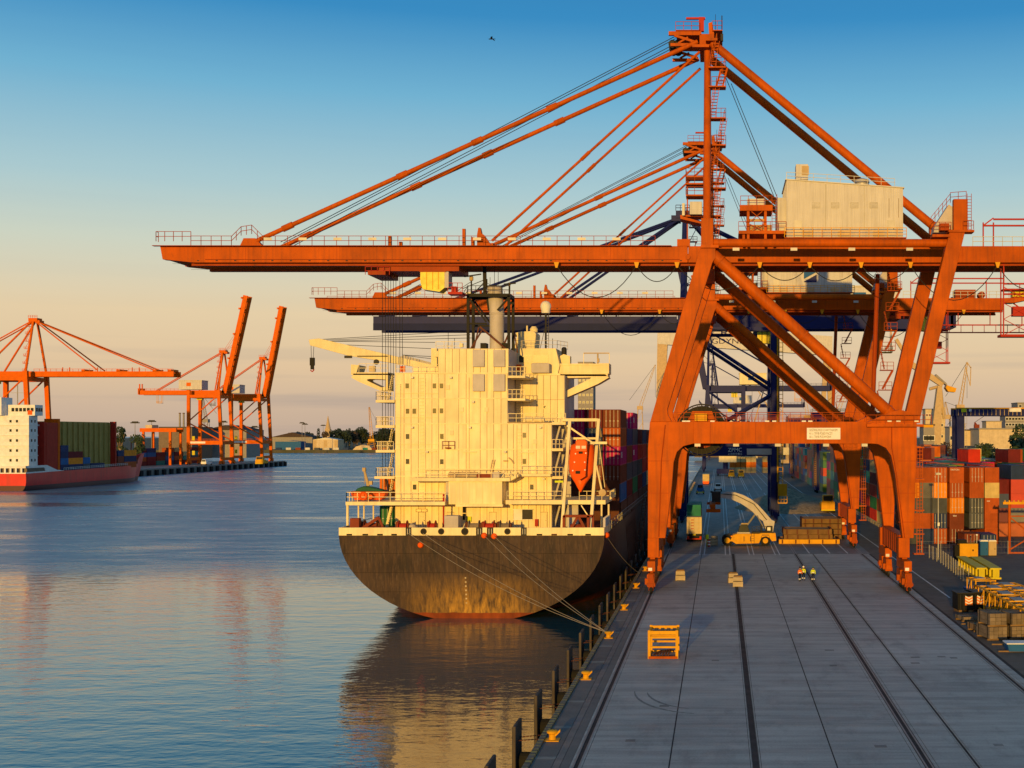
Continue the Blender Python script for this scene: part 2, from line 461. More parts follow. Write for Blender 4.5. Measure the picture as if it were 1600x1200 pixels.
# opposite quay across the basin and the far shore
LX = -303.0
mb = MB().box(-900, LX, 300, 918, -9, 0); ql = struct(mb.build('opposite_quay', M['asphalt']))
pf = None
y = 420
while y < 917:
    if pf is None: pf = MB().box(LX, LX+1.1, 0, 3.2, WZ-.5, -.3).build('fender_block', M['rubber'], ql); o = pf
    else: o = pf.copy(); col.objects.link(o)
    o.location = (0, y, 0); y += 9.5
pf = None
for i in range(10):
    x = LX - 4 - i*9
    if pf is None: pf = MB().box(0, 3, 918, 919, WZ-.5, -.3).build('fender_block', M['rubber'], ql); o = pf
    else: o = pf.copy(); col.objects.link(o)
    o.location = (x, 0, 0)
MB().box(LX-.6, LX-.1, 300, 917.5, 0, .35).build('quay_kerb', M['concrete'], ql)
struct(MB().box(-3500, -60, 1560, 7000, -9, .4).build('far_shore', M['land']))
struct(MB().box(-60, 5000, 1500, 7000, -9, .2).build('far_land', M['land']))
# ---------------------------------------------------------------- the big orange ship-to-shore cranes
DF, DR, DN, DB = 158.0, 176.0, 163.0, 171.0      # front frame, rear frame, near and far boom girder
def fx(px, D=DF): return (px - VX) * D / F
def fz(py, D=DF): return H + (VY - py) * D / F
def fp(pts, D=DF): return [(fx(a, D), fz(b, D)) for a, b in pts]
O_ = M['orange']
LAB2 = 'portal crane'
crane = thing('gantry_crane', 'orange ship-to-shore crane with plain white machinery house and load sign on its portal beam', 'crane',
              (7.0, 167.0, 0), 'orange ship-to-shore cranes along the quay')
def PT(mb, name, m=None, par=crane, **k): return mb.build(name, m or O_, par, **k)
for D, n in ((DF, 0), (DR, 1)):
    t = .85
    PT(MB().prism(fp([(1013,840),(1013,700),(1016,659),(1084,659),(1084,693),(1068,697),(1058,706),(1053,722),(1050,760),(1040,840)]), 'y', D-t, D+t), 'lower_leg', bevel=.05)
    PT(MB().prism(fp([(1409,840),(1397,740),(1391,712),(1383,700),(1371,694),(1360,693),(1360,659),(1431,659),(1431,693),(1426,840)]), 'y', D-t, D+t), 'lower_leg', bevel=.05)
    PT(MB().prism(fp([(1083,693),(1083,659),(1361,659),(1361,693)]), 'y', D-t+.03, D+t-.03), 'portal_beam', bevel=.04)
    PT(MB().prism(fp([(1016.5,659),(1050,659),(1044,648),(1043,640),(1113,412),(1118,404),(1118,386),(1095,386)]), 'y', D-t+.1, D+t-.1), 'upper_leg', bevel=.05)
    PT(MB().prism(fp([(1412,655),(1436,655),(1506,364),(1482,364)]), 'y', D-t+.1, D+t-.1), 'upper_leg', bevel=.05)
    PT(MB().prism(fp([(1489,364.5),(1511,364.5),(1511,312),(1489,312)]), 'y', D-.5, D+.5), 'leg_head', bevel=.04)
    PT(MB().tube((fx(1114), D, fz(398)), (fx(1398), D, fz(652)), .72, 18), 'diagonal_brace', smooth=True)
    PT(MB().tube((fx(1108), D, fz(379.5)), (fx(1490), D, fz(380)), .50, 16), 'top_tie', smooth=True)
    PT(MB().prism(fp([(1352,661),(1436,661),(1436,650),(1405,640),(1385,646)]), 'y', D-t-.05, D+t+.05), 'node_plate')
    PT(MB().box(fx(1095), fx(1123), D-1.1, D+1.1, fz(389), fz(384.5)), 'node_plate')
    # feet
    for c in (-8.07, 22.1):
        w = .66
        PT(MB().box(c-w+(.1 if c < 0 else -.1), c+w+(.1 if c < 0 else -.1), D-.8, D+.8, 3.9, fz(839.8)), 'foot', bevel=.03)
        s = 1 if D == DF else -1
        bg = MB().box(c-.45, c+.45, D-3.4, D+3.4, 2.5, 3.7).box(c-.3, c+.3, D-.5, D+.5, 3.6, 4.0)
        for e_ in (-1, 1): bg.prism([(D+e_*2.2-1.9, 1.5), (D+e_*2.2-1.5, 2.3), (D+e_*2.2+1.5, 2.3), (D+e_*2.2+1.9, 1.5), (D+e_*2.2+1.9, .95), (D+e_*2.2-1.9, .95)], 'x', c-.38, c+.38).box(c-.2, c+.2, D+e_*2.2-.3, D+e_*2.2+.3, 2.2, 2.6)
        g = PT(bg, 'bogie', bevel=.03)
        for q in range(4):
            yy = D - 3.3 + q*2.2
            MB().cyl((c, yy, .48), .47, .26, 'x', 16).build('wheel', M['steel_dark'], g, smooth=True)
            gd = MB().box(c-.46, c+.46, yy-.55, yy+.55, .75, 1.25)
            if q % 2 == 0: gd.box(c-.75, c-.40, yy-.3, yy+.3, 1.0, 1.7)
            gd.build('drive_housing', M['orange_dark'] if q % 2 else O_, g)
        ff = D - 4.15 if s > 0 else D + 4.15
        MB().box(c-.28, c+.28, min(ff, ff+s*.7), max(ff, ff+s*.7), .35, 2.2).box(c-.5, c+.5, ff-.1, ff+.1, .9, 1.2).build('storm_brake', M['orange_dark'], g)
        MB().cyl((c, ff-s*.2, .55), .22, .5, 'y', 12).build('buffer', M['rubber'], g)
        MB().box(c-.42, c+.42, D-.87*s-.03, D-.87*s+.03, 2.85, 3.35).build('warning_plate', M['yellow_lemon'], g)
        MB().box(c-.35, c+.1, D-3.5, D-3.42, 2.6, 2.95).build('plate', M['white'], g)
for c in (-8.07, 22.1):                            # sill beams between the front and the rear leg of each side
    PT(MB().box(c-.55, c+.55, DF+.86, DR-.86, 4.1, 6.5), 'sill_beam', M['orange_dark'], bevel=.04)
    for k in range(9): PT(MB().box(c-.62, c-.55, DF+1.8+k*1.8, DF+1.88+k*1.8, 4.2, 6.4), 'stiffener', M['orange_dark'])
for x0, x1, z0, z1 in ((fx(1020), fx(1032), 18.0, 19.6), (fx(1414), fx(1428), 18.0, 19.6), (fx(1098), fx(1116), 38.6, 40.6), (fx(1484), fx(1504), 42.6, 44.6), (fx(1497), fx(1507), 46.0, 46.7)):
    PT(MB().box(x0, x1, DF+.86, DR-.86, z0, z1), 'cross_beam')
# boom and girder: twin boxes
ZT, ZB = fz(384.5, DN), fz(409.5, DN)
XT, XH, XE = fx(245, DN), -4.0, 48.5
for y0, y1 in ((DN, DN+1.1), (DB-1.1, DB)):
    tip = [(XT+.4, ZT), (XT+.7, ZB+.35), (XT+4.5, ZB-.05), (XH, ZB-.05), (XH, ZT)]
    PT(MB().prism(tip, 'y', y0, y1), 'boom_girder', bevel=.03)
    PT(MB().prism([(XH+.06, ZB-.05), (XH+.06, ZT), (XE, ZT), (XE, ZB-.05)], 'y', y0, y1), 'main_girder', bevel=.03)
    yi = y1 if y0 == DN else y0
    PT(MB().box(XT+4, XE, yi-.35, yi+.35, ZB-.36, ZB-.07), 'trolley_rail', M['orange_dark'])
    PT(MB().box(XT+1.5, XE, yi-.06, yi+.06, ZB-.065, ZB-.052), 'rail_shadow_strip', M['steel_dark'])
for k in range(19):
    x = XT + 1.2 + k*6.4
    if x < XE: PT(MB().box(x-.25, x+.25, DN+1.1, DB-1.1, ZT-1.2, ZT-.2), 'cross_tie')
PT(MB().box(XT+.9, XT+1.5, DN+1.1, DB-1.1, ZB+.4, ZT-.1), 'tip_beam')
PT(MB().box(XE-.6, XE-.05, DN+1.1, DB-1.1, ZB+.2, ZT-.1), 'end_beam')
for k in range(28):                               # weld plates along the lower edge of the near girder
    PT(MB().box(XT+5+k*2.3, XT+5.25+k*2.3, DN-.05, DN+.0, ZB+.12, ZB+.24), 'lug', M['steel_dark'])
for k in range(6):                                # bolted splices along boom and girder
    x = XT + 11 + k*11.3
    PT(MB().box(x-.35, x+.35, DN-.022, DN, ZB+.05, ZT-.05), 'splice_plate'); PT(MB().box(x-.02, x+.02, DN-.03, DN-.0225, ZB+.02, ZT-.02), 'weld_seam', M['orange_dark'])
for k in range(5):
    x = 30 + k*4.0; PT(MB().box(x-.02, x+.02, DN-.012, DN, ZB+.02, ZT-.02), 'weld_seam', M['orange_dark'])
PT(MB().box(XT+6, XH-1, DN-.16, DN-.0, ZB+.30, ZB+.36), 'cable_tray', M['orange_dark'])
for D in (DF, DR):
    for t_ in (.04, .5, .96):
        a, b_ = Vector((fx(1114), D, fz(398))), Vector((fx(1398), D, fz(652))); c = a+(b_-a)*t_; d = (b_-a).normalized()
        PT(MB().tube(c-d*.12, c+d*.12, .80, 18), 'brace_flange')
    for py in (720, 770, 815): 
        PT(MB().box(fx(1013)-.03, fx(1046), D-.875, D-.851, fz(py)-.03, fz(py)+.03), 'weld_seam', M['orange_dark'])
        PT(MB().box(fx(1402), fx(1429)+.03, D-.875, D-.851, fz(py)-.03, fz(py)+.03), 'weld_seam', M['orange_dark'])
    for px in (1110, 1180, 1235, 1330): PT(MB().box(fx(px)-.03, fx(px)+.03, D-.845, D-.821, fz(692), fz(660)), 'weld_seam', M['orange_dark'])
for px in (1090, 1150, 1215, 1290, 1350): PT(MB().box(fx(px)-.35, fx(px)+.35, DF-.7, DF-.2, fz(693)-.35, fz(693)-.01), 'flood_light', M['galv'])
for px in (1150, 1240, 1330, 1420): PT(MB().box(fx(px)-.4, fx(px)+.4, DF-.75, DF-.52, fz(389)-.3, fz(389)+.05), 'flood_light', M['galv'])
PT(MB().path([(fx(1412), DF-.88, fz(840)), (fx(1399), DF-.88, fz(740)), (fx(1392), DF-.88, fz(700)), (fx(1392), DF-.88, fz(662))], .06, 5), 'conduit', M['orange_dark'])
PT(MB().path([(fx(1030), DF-.9, fz(838)), (fx(1034), DF-.9, fz(720)), (fx(1040), DF-.9, fz(664))], .06, 5), 'conduit', M['orange_dark'])
# walkway with handrail along the boom
mb = MB().box(XT-.3, XH-2, DN-.75, DN-.02, ZT-.06, ZT); PT(mb, 'boom_walkway', M['orange_dark'])
mb = MB().rail([(XT+.2, DN-.02, ZT+.5), (XT+.2, DN-.7, ZT+.5), (XT+4.5, DN-.7, ZT+.5)], 1.2, 1.1)
mb.rail([(XT+4.5, DN-.7, ZT), (XT+9.5, DN-.7, ZT)], 1.15, 1.4)
mb.rail([(XT+9.5, DN-.7, ZT), (XT+10.7, DN-.7, ZT+1.2), (XT+12, DN-.7, ZT+1.4), (XT+13.4, DN-.7, ZT)], 1.1, .8)
mb.rail([(XT+13.4, DN-.7, ZT), (XH-4, DN-.7, ZT)], 1.15, 1.5)
PT(mb, 'boom_railing', M['orange_dark'])
PT(MB().rail([(XT+.2, DB, ZT), (XH-4, DB, ZT)], 1.15, 3), 'boom_railing', M['orange_dark'])
for k in range(11):                                # small white number boards on the boom rail
    x = XT + 14 + k*4.3; PT(MB().box(x-.5, x+.5, DN-.76, DN-.74, ZT+.62, ZT+.95), 'rail_board', M['galv'])
for px, h in ((608, 1.1), (625, .5), (724, 1.9), (738, 1.0)):
    PT(MB().box(fx(px, DN)-.18, fx(px, DN)+.18, DN+.2, DN+.7, ZT, ZT+h*1.15), 'rope_post')
PT(MB().prism([(fx(745, DN), ZT), (fx(768, DN), ZT), (fx(756, DN), ZT+1.4), (fx(752, DN), ZT+1.6), (fx(750, DN), ZT+2.3), (fx(747, DN), ZT+2.3), (fx(745, DN), ZT+1.4)], 'y', DN+.1, DN+1.0), 'stay_bracket')
PT(MB().prism([(fx(745, DN), ZT), (fx(768, DN), ZT), (fx(756, DN), ZT+1.4), (fx(747, DN), ZT+1.4)], 'y', DB-1.0, DB-.1), 'stay_bracket')
for y0 in (DN+.1, DB-1.0):
    PT(MB().prism([(fx(374, DN), ZT), (fx(410, DN), ZT), (fx(398, DN), ZT+1.0), (fx(380, DN), ZT+1.0)], 'y', y0, y0+.9), 'stay_bracket')
PT(MB().box(fx(1058, DN), fx(1078, DN), DN-.1, DN+1.2, ZT, ZT+.85), 'hinge_block')
PT(MB().cyl((XH, DN+.5, ZB+.6), .32, 1.4, 'y', 16), 'hinge_pin')
# mast: two columns leaning together, head with platforms
XM = fx(1104.5)
for D, q in ((DF, DN+1.2), (DR, DB-1.2)):
    PT(MB().box(fx(1095.5), fx(1114.5), D-.7, D+.7, fz(386), fz(342)), 'mast_foot', bevel=.05)
    PT(MB().tube((XM, D, fz(345)), (XM, q, 67.2), .46, 16, .40), 'mast', smooth=True)
HD = 167.0
def hx(px): return fx(px, 164)
def hz(py): return fz(py, 164)
PT(MB().box(hx(1093), hx(1116), 163.4, 170.6, hz(74), hz(55)), 'mast_head', bevel=.05)
for y in (163.6, 170.2):
    mb = MB(); mb.box(hx(1045), hx(1096), y-.2, y+.2, hz(57), hz(51)).beam((hx(1054), y, hz(57)), (hx(1088), y, hz(68)), .3, .3).box(hx(1048), hx(1090), y-.2, y+.2, hz(74), hz(69.5))
    mb.beam((hx(1060), y, hz(69)), (hx(1075), y, hz(60)), .22, .22)
    PT(mb, 'sheave_arm')
mb = MB()
for px in (1050, 1058):
    for y in (165.2, 166.4, 167.6, 168.8): mb.cyl((hx(px), y, hz(64)), .5, .16, 'y', 14)
PT(mb, 'rope_sheave', M['steel_dark'])
mb = MB().box(hx(1056), hx(1093), 163.2, 170.8, hz(50.6), hz(49.6)).box(hx(1113), hx(1129), 163.2, 170.8, hz(51), hz(49.6))
mb.box(hx(1082), hx(1108), 162.6, 163.3, hz(78.5), hz(74.3)).box(hx(1103), hx(1121), 162.2, 163.3, hz(70), hz(66))
PT(mb, 'head_platform')
mb = MB().rail([(hx(1056), 163.2, hz(49.6)), (hx(1093), 163.2, hz(49.6))], 1.0, 1.0).rail([(hx(1113), 163.2, hz(49.6)), (hx(1128.5), 163.2, hz(49.6)), (hx(1128.5), 170.6, hz(49.6))], 1.1, .7)
PT(mb, 'head_railing', M['orange_dark'])
mb = MB().box(hx(1092), hx(1100), 163.6, 164.1, hz(50), hz(28)).box(hx(1072), hx(1102), 163.7, 164.0, hz(31), hz(28)).beam((hx(1093), 163.8, hz(50)), (hx(1100), 163.8, hz(32)), .12)
PT(mb, 'davit', M['red'])
PT(MB().tube((hx(1128), 163.6, hz(52)), (hx(1128), 163.6, hz(26)), .06, 6).tube((hx(1118), 163.6, hz(52)), (hx(1118), 163.6, hz(24)), .03, 5).box(hx(1126), hx(1130), 163.4, 163.8, hz(66), hz(55)), 'antenna', M['steel_dark'])
PT(MB().prism([(hx(1108), hz(56)), (hx(1116), hz(56)), (hx(1113), hz(36)), (hx(1107), hz(38))], 'y', 163.5, 164.3), 'head_lug')
# stays
for y in (DN+.3, DB-.3):
    a = (fx(1090, DN), y, fz(64, DN))
    for px, r in ((400, .29), (768, .17)):
        b_ = (fx(px, DN), y, ZT+.7)
        PT(MB().tube(a if px == 400 else (fx(1093, DN), y, fz(80, DN)), b_, r, 12), 'forestay', smooth=True)
        v = Vector(b_) - Vector(a)
        for t in ((.33, .5, .67, .93) if px == 400 else (.55,)):
            c = Vector(a if px == 400 else (fx(1093, DN), y, fz(80, DN))) + (Vector(b_) - Vector(a if px == 400 else (fx(1093, DN), y, fz(80, DN))))*t
            PT(MB().tube(c - v.normalized()*.7, c + v.normalized()*.7, r*1.35, 10), 'stay_joint')
    PT(MB().tube((fx(1112, DN), y, fz(66, DN)), (fx(1480, DN), y, fz(370, DN)), .54, 16), 'backstay', smooth=True)
mb = MB()
for y in (165.0, 166.0, 168, 169.2):
    mb.tube((fx(1056, 167), y, fz(64, 167)), (fx(430, DN), y, ZT+.8), .05, 5)
PT(mb, 'boom_hoist_rope', M['wire'])
mb = MB()
for k, y in ((0, 165.5), (9, 168.5)): mb.tube((fx(1134+k, DN), y, fz(112, DN)), (fx(1210+k, DN), y, fz(300, DN)), .045, 5)
PT(mb, 'hoist_rope', M['wire'])
# stair tower beside the mast
LV = [107, 137, 186, 228, 295, 338, 384]
mb, mr = MB(), MB()
for k, py in enumerate(LV):
    z = fz(py, 163); mb.box(fx(1107, 163), fx(1134 if k < 5 else 1126, 163), 162.0, 163.6, z-.16, z)
    mb.beam((fx(1109, 163), 163.5, z), (XM, 164.0, z), .2)
    mr.rail([(fx(1112, 163), 162.0, z), (fx(1134 if k < 5 else 1126, 163), 162.0, z), (fx(1134 if k < 5 else 1126, 163), 163.5, z)], 1.1, .6)
PT(mb, 'stair_landing'); PT(mr, 'stair_railing', M['orange_dark'])
zz = [66] + LV
for k in range(len(zz)-1):
    a, b_ = fz(zz[k], 163), fz(zz[k+1], 163)
    x0 = 1116 if k % 2 == 0 else 1128
    if k > 4: x0 = 1119
    n = max(1, round((a-b_)/2.6))
    s_ = MB().stair((fx(x0-3.5, 163), 162.4, b_), (fx(x0+3.5, 163), 162.6, a), .75, .36, (1, 0, 0))
    s_.rail([(fx(x0-4, 163), 162.35, b_), (fx(x0+4, 163), 162.35, a)], 1.0, .9, .03, 1)
    PT(s_, 'stair_flight')
# platforms left of the mast, electrical cabinets
mb, mr = MB(), MB()
for py in (277, 288, 306, 338):
    z = fz(py, 165); mb.box(fx(1072 if py < 330 else 1063, 165), fx(1101, 165), 164, 166.5, z-.2, z)
    mr.rail([(fx(1072, 165), 164, z), (fx(1099, 165), 164, z)], .95, .9); mr.rail([(fx(1072, 165), 164, z), (fx(1072, 165), 166.4, z)], .95, .9)
mb.beam((fx(1074, 165), 165.4, fz(384, 165)), (fx(1074, 165), 165.4, fz(274, 165)), .16).prism(fp([(1063,341),(1063,336),(1097,346),(1097,349)], 163), 'y', 163.4, 166)
PT(mb, 'side_platform'); PT(mr, 'side_railing', M['orange_dark'])
PT(MB().box(fx(1078, 164), fx(1097, 164), 163.0, 165.5, fz(337, 164), fz(317, 164)), 'control_cabin', M['house_white'], bevel=.04)
PT(MB().box(fx(1066, 164), fx(1070, 164), 163.3, 164.2, fz(338, 164), fz(319, 164)), 'flood_light', M['galv'])
# platform tower in front of the machinery house
mb = MB(); DT = 162.0
for px in (1169, 1196):
    for y in (DT, DT+3.5): mb.box(fx(px, DT)-.16, fx(px, DT)+.16, y-.16, y+.16, ZT-.3, fz(322, DT))
mb.box(fx(1156, DT), fx(1207, DT), DT-.4, DT+4, fz(330, DT), fz(321, DT)).box(fx(1154, DT), fx(1228, DT), DT-.4, DT+4, fz(366, DT), fz(361, DT))
for a, b_ in (((1169,326),(1196,349)), ((1196,326),(1169,349)), ((1169,349),(1196,362)), ((1196,349),(1169,362))):
    mb.beam((fx(a[0], DT), DT, fz(a[1], DT)), (fx(b_[0], DT), DT, fz(b_[1], DT)), .09)
mb.box(fx(1154, DT), fx(1228, DT), DT+4, DT+4.2, ZT-.2, fz(366, DT)).box(fx(1160, DT), fx(1164, DT), DT, DT+.3, ZT-.2, fz(366, DT)).box(fx(1208, DT), fx(1212, DT), DT, DT+.3, ZT-.2, fz(366, DT))
PT(mb, 'platform_tower')
mb = MB().rail([(fx(1157, DT), DT-.4, fz(321, DT)), (fx(1206, DT), DT-.4, fz(321, DT))], 1.1, .9).rail([(fx(1154, DT), DT-.4, fz(361, DT)), (fx(1228, DT), DT-.4, fz(361, DT))], 1.1, 1.0)
mb.ladder((fx(1210, DT), DT-.2, fz(361, DT)), (fx(1210, DT), DT-.2, fz(304, DT)), .6)
PT(mb, 'tower_railing', M['orange_dark'])
PT(MB().box(fx(1168, DT), fx(1196, DT), DT+.6, DT+2.4, fz(321, DT), fz(309, DT)), 'cabinet', M['house_white'])
PT(MB().box(fx(1171, DT), fx(1206, DT), DT+.6, DT+2.4, fz(361, DT), fz(350, DT)), 'cabinet', M['tan'])
PT(MB().box(fx(1171, DT), fx(1195, DT), DT+.5, DT+.8, fz(345, DT), fz(341, DT)), 'cabinet', M['tan'])
PT(MB().box(fx(1214, DT), fx(1229, DT), DT+.4, DT+5, fz(361, DT), fz(308, DT)), 'house_annex', M['house_white'])
# machinery house: corrugated, roof falling to landward
DH = 161.5
hx0, hx1, hz0 = fx(1229, DH), fx(1411, DH), fz(371, DH)
house = PT(MB().prism([(hx0, hz0), (hx1, hz0), (hx1, fz(294, DH)), (hx0, fz(281, DH))], 'y', DH, DH+9.5), 'machinery_house', M['house_white'])
mb = MB(); n = 54
for i in range(n):
    x = hx0 + (hx1-hx0)*(i+.5)/n; t = (x-hx0)/(hx1-hx0)
    mb.box(x-.07, x+.07, DH-.045, DH+.01, hz0+.9, fz(282.5+13*t, DH))
mb.build('wall_rib', M['house_white'], house)
mb = MB()
for i in range(24): mb.box(hx0-.045, hx0+.01, DH+.3+i*.39, DH+.42+i*.39, hz0+.9, fz(282.5, DH))
mb.build('wall_rib', M['house_white'], house)
mb = MB().prism([(hx0-.15, fz(281, DH)), (hx1+.15, fz(294.3, DH)), (hx1+.15, fz(292.6, DH)), (hx0-.15, fz(279.6, DH))], 'y', DH-.15, DH+9.7)
mb.build('roof', M['galv'], house)
MB().box(hx0-.3, hx1+.3, DH-.9, DH-.05, hz0-.25, hz0-.1).build('walkway', M['orange_dark'], house)
mb = MB().rail([(hx0-.3, DH-.85, hz0-.1), (hx1+.3, DH-.85, hz0-.1)], 1.15, 1.15, .035, 3)
mb.build('railing', M['yellow'], house)
MB().rail([(hx0, DH+.2, fz(280, DH)), (hx1-1, DH+.2, fz(290, DH))], .9, 1.6, .028).build('roof_railing', M['galv'], house)
MB().box(fx(1243, DH+3), fx(1262, DH+3), DH+2, DH+4, fz(283, DH+3), fz(259, DH+3)).build('vent_stack', M['house_white'], house, bevel=.04)
MB().box(fx(1252, DH+3), fx(1263, DH+3), DH+1.9, DH+1.99, fz(276, DH+3), fz(262, DH+3)).build('vent_grille', M['tan'], house)
MB().lathe([(.75, 0), (.75, .9), (.95, 1.0), (.85, 1.35), (.3, 1.55)], (fx(1347, DH+3), DH+3, fz(290, DH)-.1), 16).build('roof_vent', M['galv'], house, smooth=True)
for px in (1262, 1318, 1373): MB().box(fx(px, DH)-.7, fx(px, DH)+.7, DH-.07, DH-.05, hz0+.1, hz0+.75).build('louvre', M['wall_cream'], house)
for px in (1290, 1350):
    MB().box(fx(px, DH)-.03, fx(px, DH)+.03, DH-.05, DH-.046, hz0+.9, fz(288, DH)).build('panel_joint', M['steel'], house)
for px in (1247, 1392):
    dd = MB().box(fx(px, DH)-.45, fx(px, DH)+.45, DH-.075, DH-.05, hz0+.05, hz0+2.1).build('door', M['galv'], house); MB().box(fx(px, DH)+.28, fx(px, DH)+.36, DH-.12, DH-.075, hz0+1.0, hz0+1.1).build('handle', M['steel_dark'], dd)
for px in (1275, 1305, 1335, 1365):
    lv = MB().box(fx(px, DH)-.5, fx(px, DH)+.5, DH-.07, DH-.05, hz0+3.6, hz0+4.3).build('wall_vent', M['steel'], house)
    for k in range(4): MB().box(fx(px, DH)-.46, fx(px, DH)+.46, DH-.10, DH-.07, hz0+3.66+k*.16, hz0+3.74+k*.16).build('slat', M['house_white'], lv)
for px in (1389, 1404): MB().box(fx(px, DH)-.02, fx(px, DH)+.02, DH-.055, DH-.045, fz(340, DH), fz(310, DH)).build('stain', M['rust_iron'], house)
# landside head: grey sheave housing, stair and platform
PT(MB().prism(fp([(1460,362),(1490,362),(1490,322),(1484,318),(1462,352)]), 'y', DF+.6, DF+3), 'sheave_housing', M['ship_grey'])
mb = MB().rail([(fx(1456), DF+.5, fz(352)), (fx(1486), DF+.5, fz(316))], 1.1, .8).rail([(fx(1486), DF+.5, fz(314)), (fx(1511), DF+.5, fz(312))], 1.1, .8)
mb.ladder((fx(1513), DF-.6, fz(364)), (fx(1513), DF-.6, fz(304)), .5).rail([(fx(1503), DF-.9, fz(360)), (fx(1519), DF-.9, fz(360))], 1.0, .6).rail([(fx(1457), DF-.9, fz(362)), (fx(1484), DF-.9, fz(362))], 1.0, .7)
PT(mb, 'head_railing', M['orange_dark'])
PT(MB().box(fx(1480), fx(1520), DF-1.0, DF+.8, fz(364.4), fz(361)).box(fx(1455), fx(1482), DF-1.0, DF+.8, fz(372), fz(368)), 'head_platform')
PT(MB().box(fx(1468), fx(1482), DF-.6, DF+1, fz(361), fz(350)), 'winch_box', M['orange_dark'])
# backreach: railing, maintenance frame
mb = MB().rail([(fx(1520, DN), DN-.02, ZT), (XE, DN-.02, ZT)], 1.15, 1.2)
PT(mb, 'girder_railing', M['galv'])
mb = MB()
for px in (1537, 1553, 1610, 1700):
    mb.beam((fx(px, DN), DN+.3, ZT), (fx(px, DN), DN+.3, fz(347, DN)), .15)
mb.beam((fx(1537, DN), DN+.3, fz(352, DN)), (XE, DN+.3, fz(352, DN)), .2).beam((fx(1553, DN), DN+.3, fz(342, DN)), (XE, DN+.3, fz(342, DN)), .2).beam((fx(1537, DN), DN+.3, fz(352, DN)), (fx(1553, DN), DN+.3, fz(340, DN)), .16)
PT(mb, 'service_frame', M['red'])
# box on the backreach and the lamp cabin beyond the end
PT(MB().box(XE-8, XE-4.5, DN+1.4, DN+4, ZT, ZT+1.6).cyl((XE-3.4, DN+2.4, ZT+.7), .6, 1.6, 'y', 12), 'winch_box', M['orange_dark'])
PT(MB().prism([(XE-.05, ZT), (XE+4.6, ZT+.2), (XE+4.6, ZT-.2), (XE+1.8, ZT-.8), (XE-.05, ZT-.8)], 'y', DN, DN+2.4), 'end_platform')
PT(MB().rail([(XE, DN, ZT+.1), (XE+4.6, DN, ZT+.2), (XE+4.6, DN+2.4, ZT+.2)], 1.1, .9), 'end_railing', M['orange_dark'])
PT(MB().box(XE+1.6, XE+4.4, DN+.3, DN+2, ZT+.25, ZT+1.5), 'lamp_box', M['yellow_lemon'])
mb = MB().box(XE-13, XE+9, DN+1.5, DN+1.75, ZB-2.6, ZB-2.4).box(XE-13, XE+9, DN+1.5, DN+1.75, ZB-3.9, ZB-3.7)
for k in range(12): mb.beam((XE-13+k*2, DN+1.6, ZB-3.8), (XE-13+k*2, DN+1.6, ZB-2.4), .09)
for k in range(4): mb.beam((XE-13+k*5.5, DN+1.6, ZB-2.5), (XE-13+k*5.5, DN+1.6, ZB+.1), .14)
mb.beam((XE+9, DN+1.6, ZB-3.8), (XE+1, DN+1.6, ZT), .2)
PT(mb, 'service_gantry', M['red'])
mb = MB().box(XE-13.6, XE-9, DN+.6, DN+2.6, ZB-9.2, ZB-8.9).box(XE-13.2, XE-9.4, DN+.7, DN+2.5, ZB-3.4, ZB-3.2)
for x in (XE-13.2, XE-9.4):
    for y in (DN+.8, DN+2.4): mb.beam((x, y, ZB-9), (x, y, ZB-.1), .14)
for k in range(3):
    mb.beam((XE-13.2, DN+.8, ZB-9+k*2), (XE-9.4, DN+.8, ZB-7+k*2), .08).beam((XE-9.4, DN+.8, ZB-9+k*2), (XE-13.2, DN+.8, ZB-7+k*2), .08)
PT(mb, 'service_basket', M['red']); PT(MB().box(XE-12, XE-10.4, DN+.9, DN+2, ZB-6.6, ZB-5.4), 'lamp_box', M['red'])
# cable reel behind the portal beam
cx, cz, rr = fx(1097, 160.5), fz(672, 160.5), 3.15
PT(MB().cyl((cx, 160.9, cz), 2.2, .9, 'y', 28), 'cable_drum', M['orange_dark'])
mb = MB()
for y in (160.3, 161.5):
    ring = [(cx+rr*math.cos(2*math.pi*i/32), y, cz+rr*math.sin(2*math.pi*i/32)) for i in range(33)]
    mb.path(ring, .07, 5)
    for i in range(32): mb.beam((cx+.6*math.cos(2*math.pi*i/32), y, cz+.6*math.sin(2*math.pi*i/32)), ring[i], .06, .05)
reel = PT(mb, 'cable_reel', M['steel_dark'])
MB().lathe([(2.3, -.35), (2.95, -.35), (2.95, .35), (2.3, .35)], (cx, 160.9, cz), 32, 'y').build('wound_cable', M['black'], reel, smooth=True)
PT(MB().prism([(cx-2.2, cz-.3), (cx+2.2, cz-.3), (cx+1.2, cz+2.3), (cx-1.2, cz+2.3)], 'y', 159.8, 160.1), 'reel_bracket')
PT(MB().box(cx-.9, cx+.6, 159.4, 159.8, cz+1.1, cz+2.0), 'reel_motor', M['yellow'])
# walkway, railings and lamps on the portal beam
zp = fz(659)
mb = MB().rail([(fx(1052), DF-.8, zp), (fx(1350), DF-.8, zp)], 1.1, 1.3).rail([(fx(1052), DR-.8, zp), (fx(1350), DR-.8, zp)], 1.1, 1.6)
PT(mb, 'portal_railing', M['orange_dark'])
for px in (1066, 1072, 1110, 1195, 1206, 1252, 1262, 1385, 1399, 1427):
    PT(MB().box(fx(px), fx(px+6.5), DF-.95, DF-.83, zp-.02, zp+.14), 'lamp_strip', M['white'])
PT(MB().box(fx(1352), fx(1440), DF-1.6, DF-.95, fz(667), fz(663)), 'corner_walkway')
PT(MB().rail([(fx(1352), DF-1.55, fz(663)), (fx(1440), DF-1.55, fz(663)), (fx(1452), DF-1.55, fz(663))], 1.1, 1.2), 'corner_railing', M['orange_dark'])
PT(MB().box(fx(1440), fx(1455), DF-1.6, DF+1, fz(668), fz(664)), 'corner_walkway', M['yellow'])
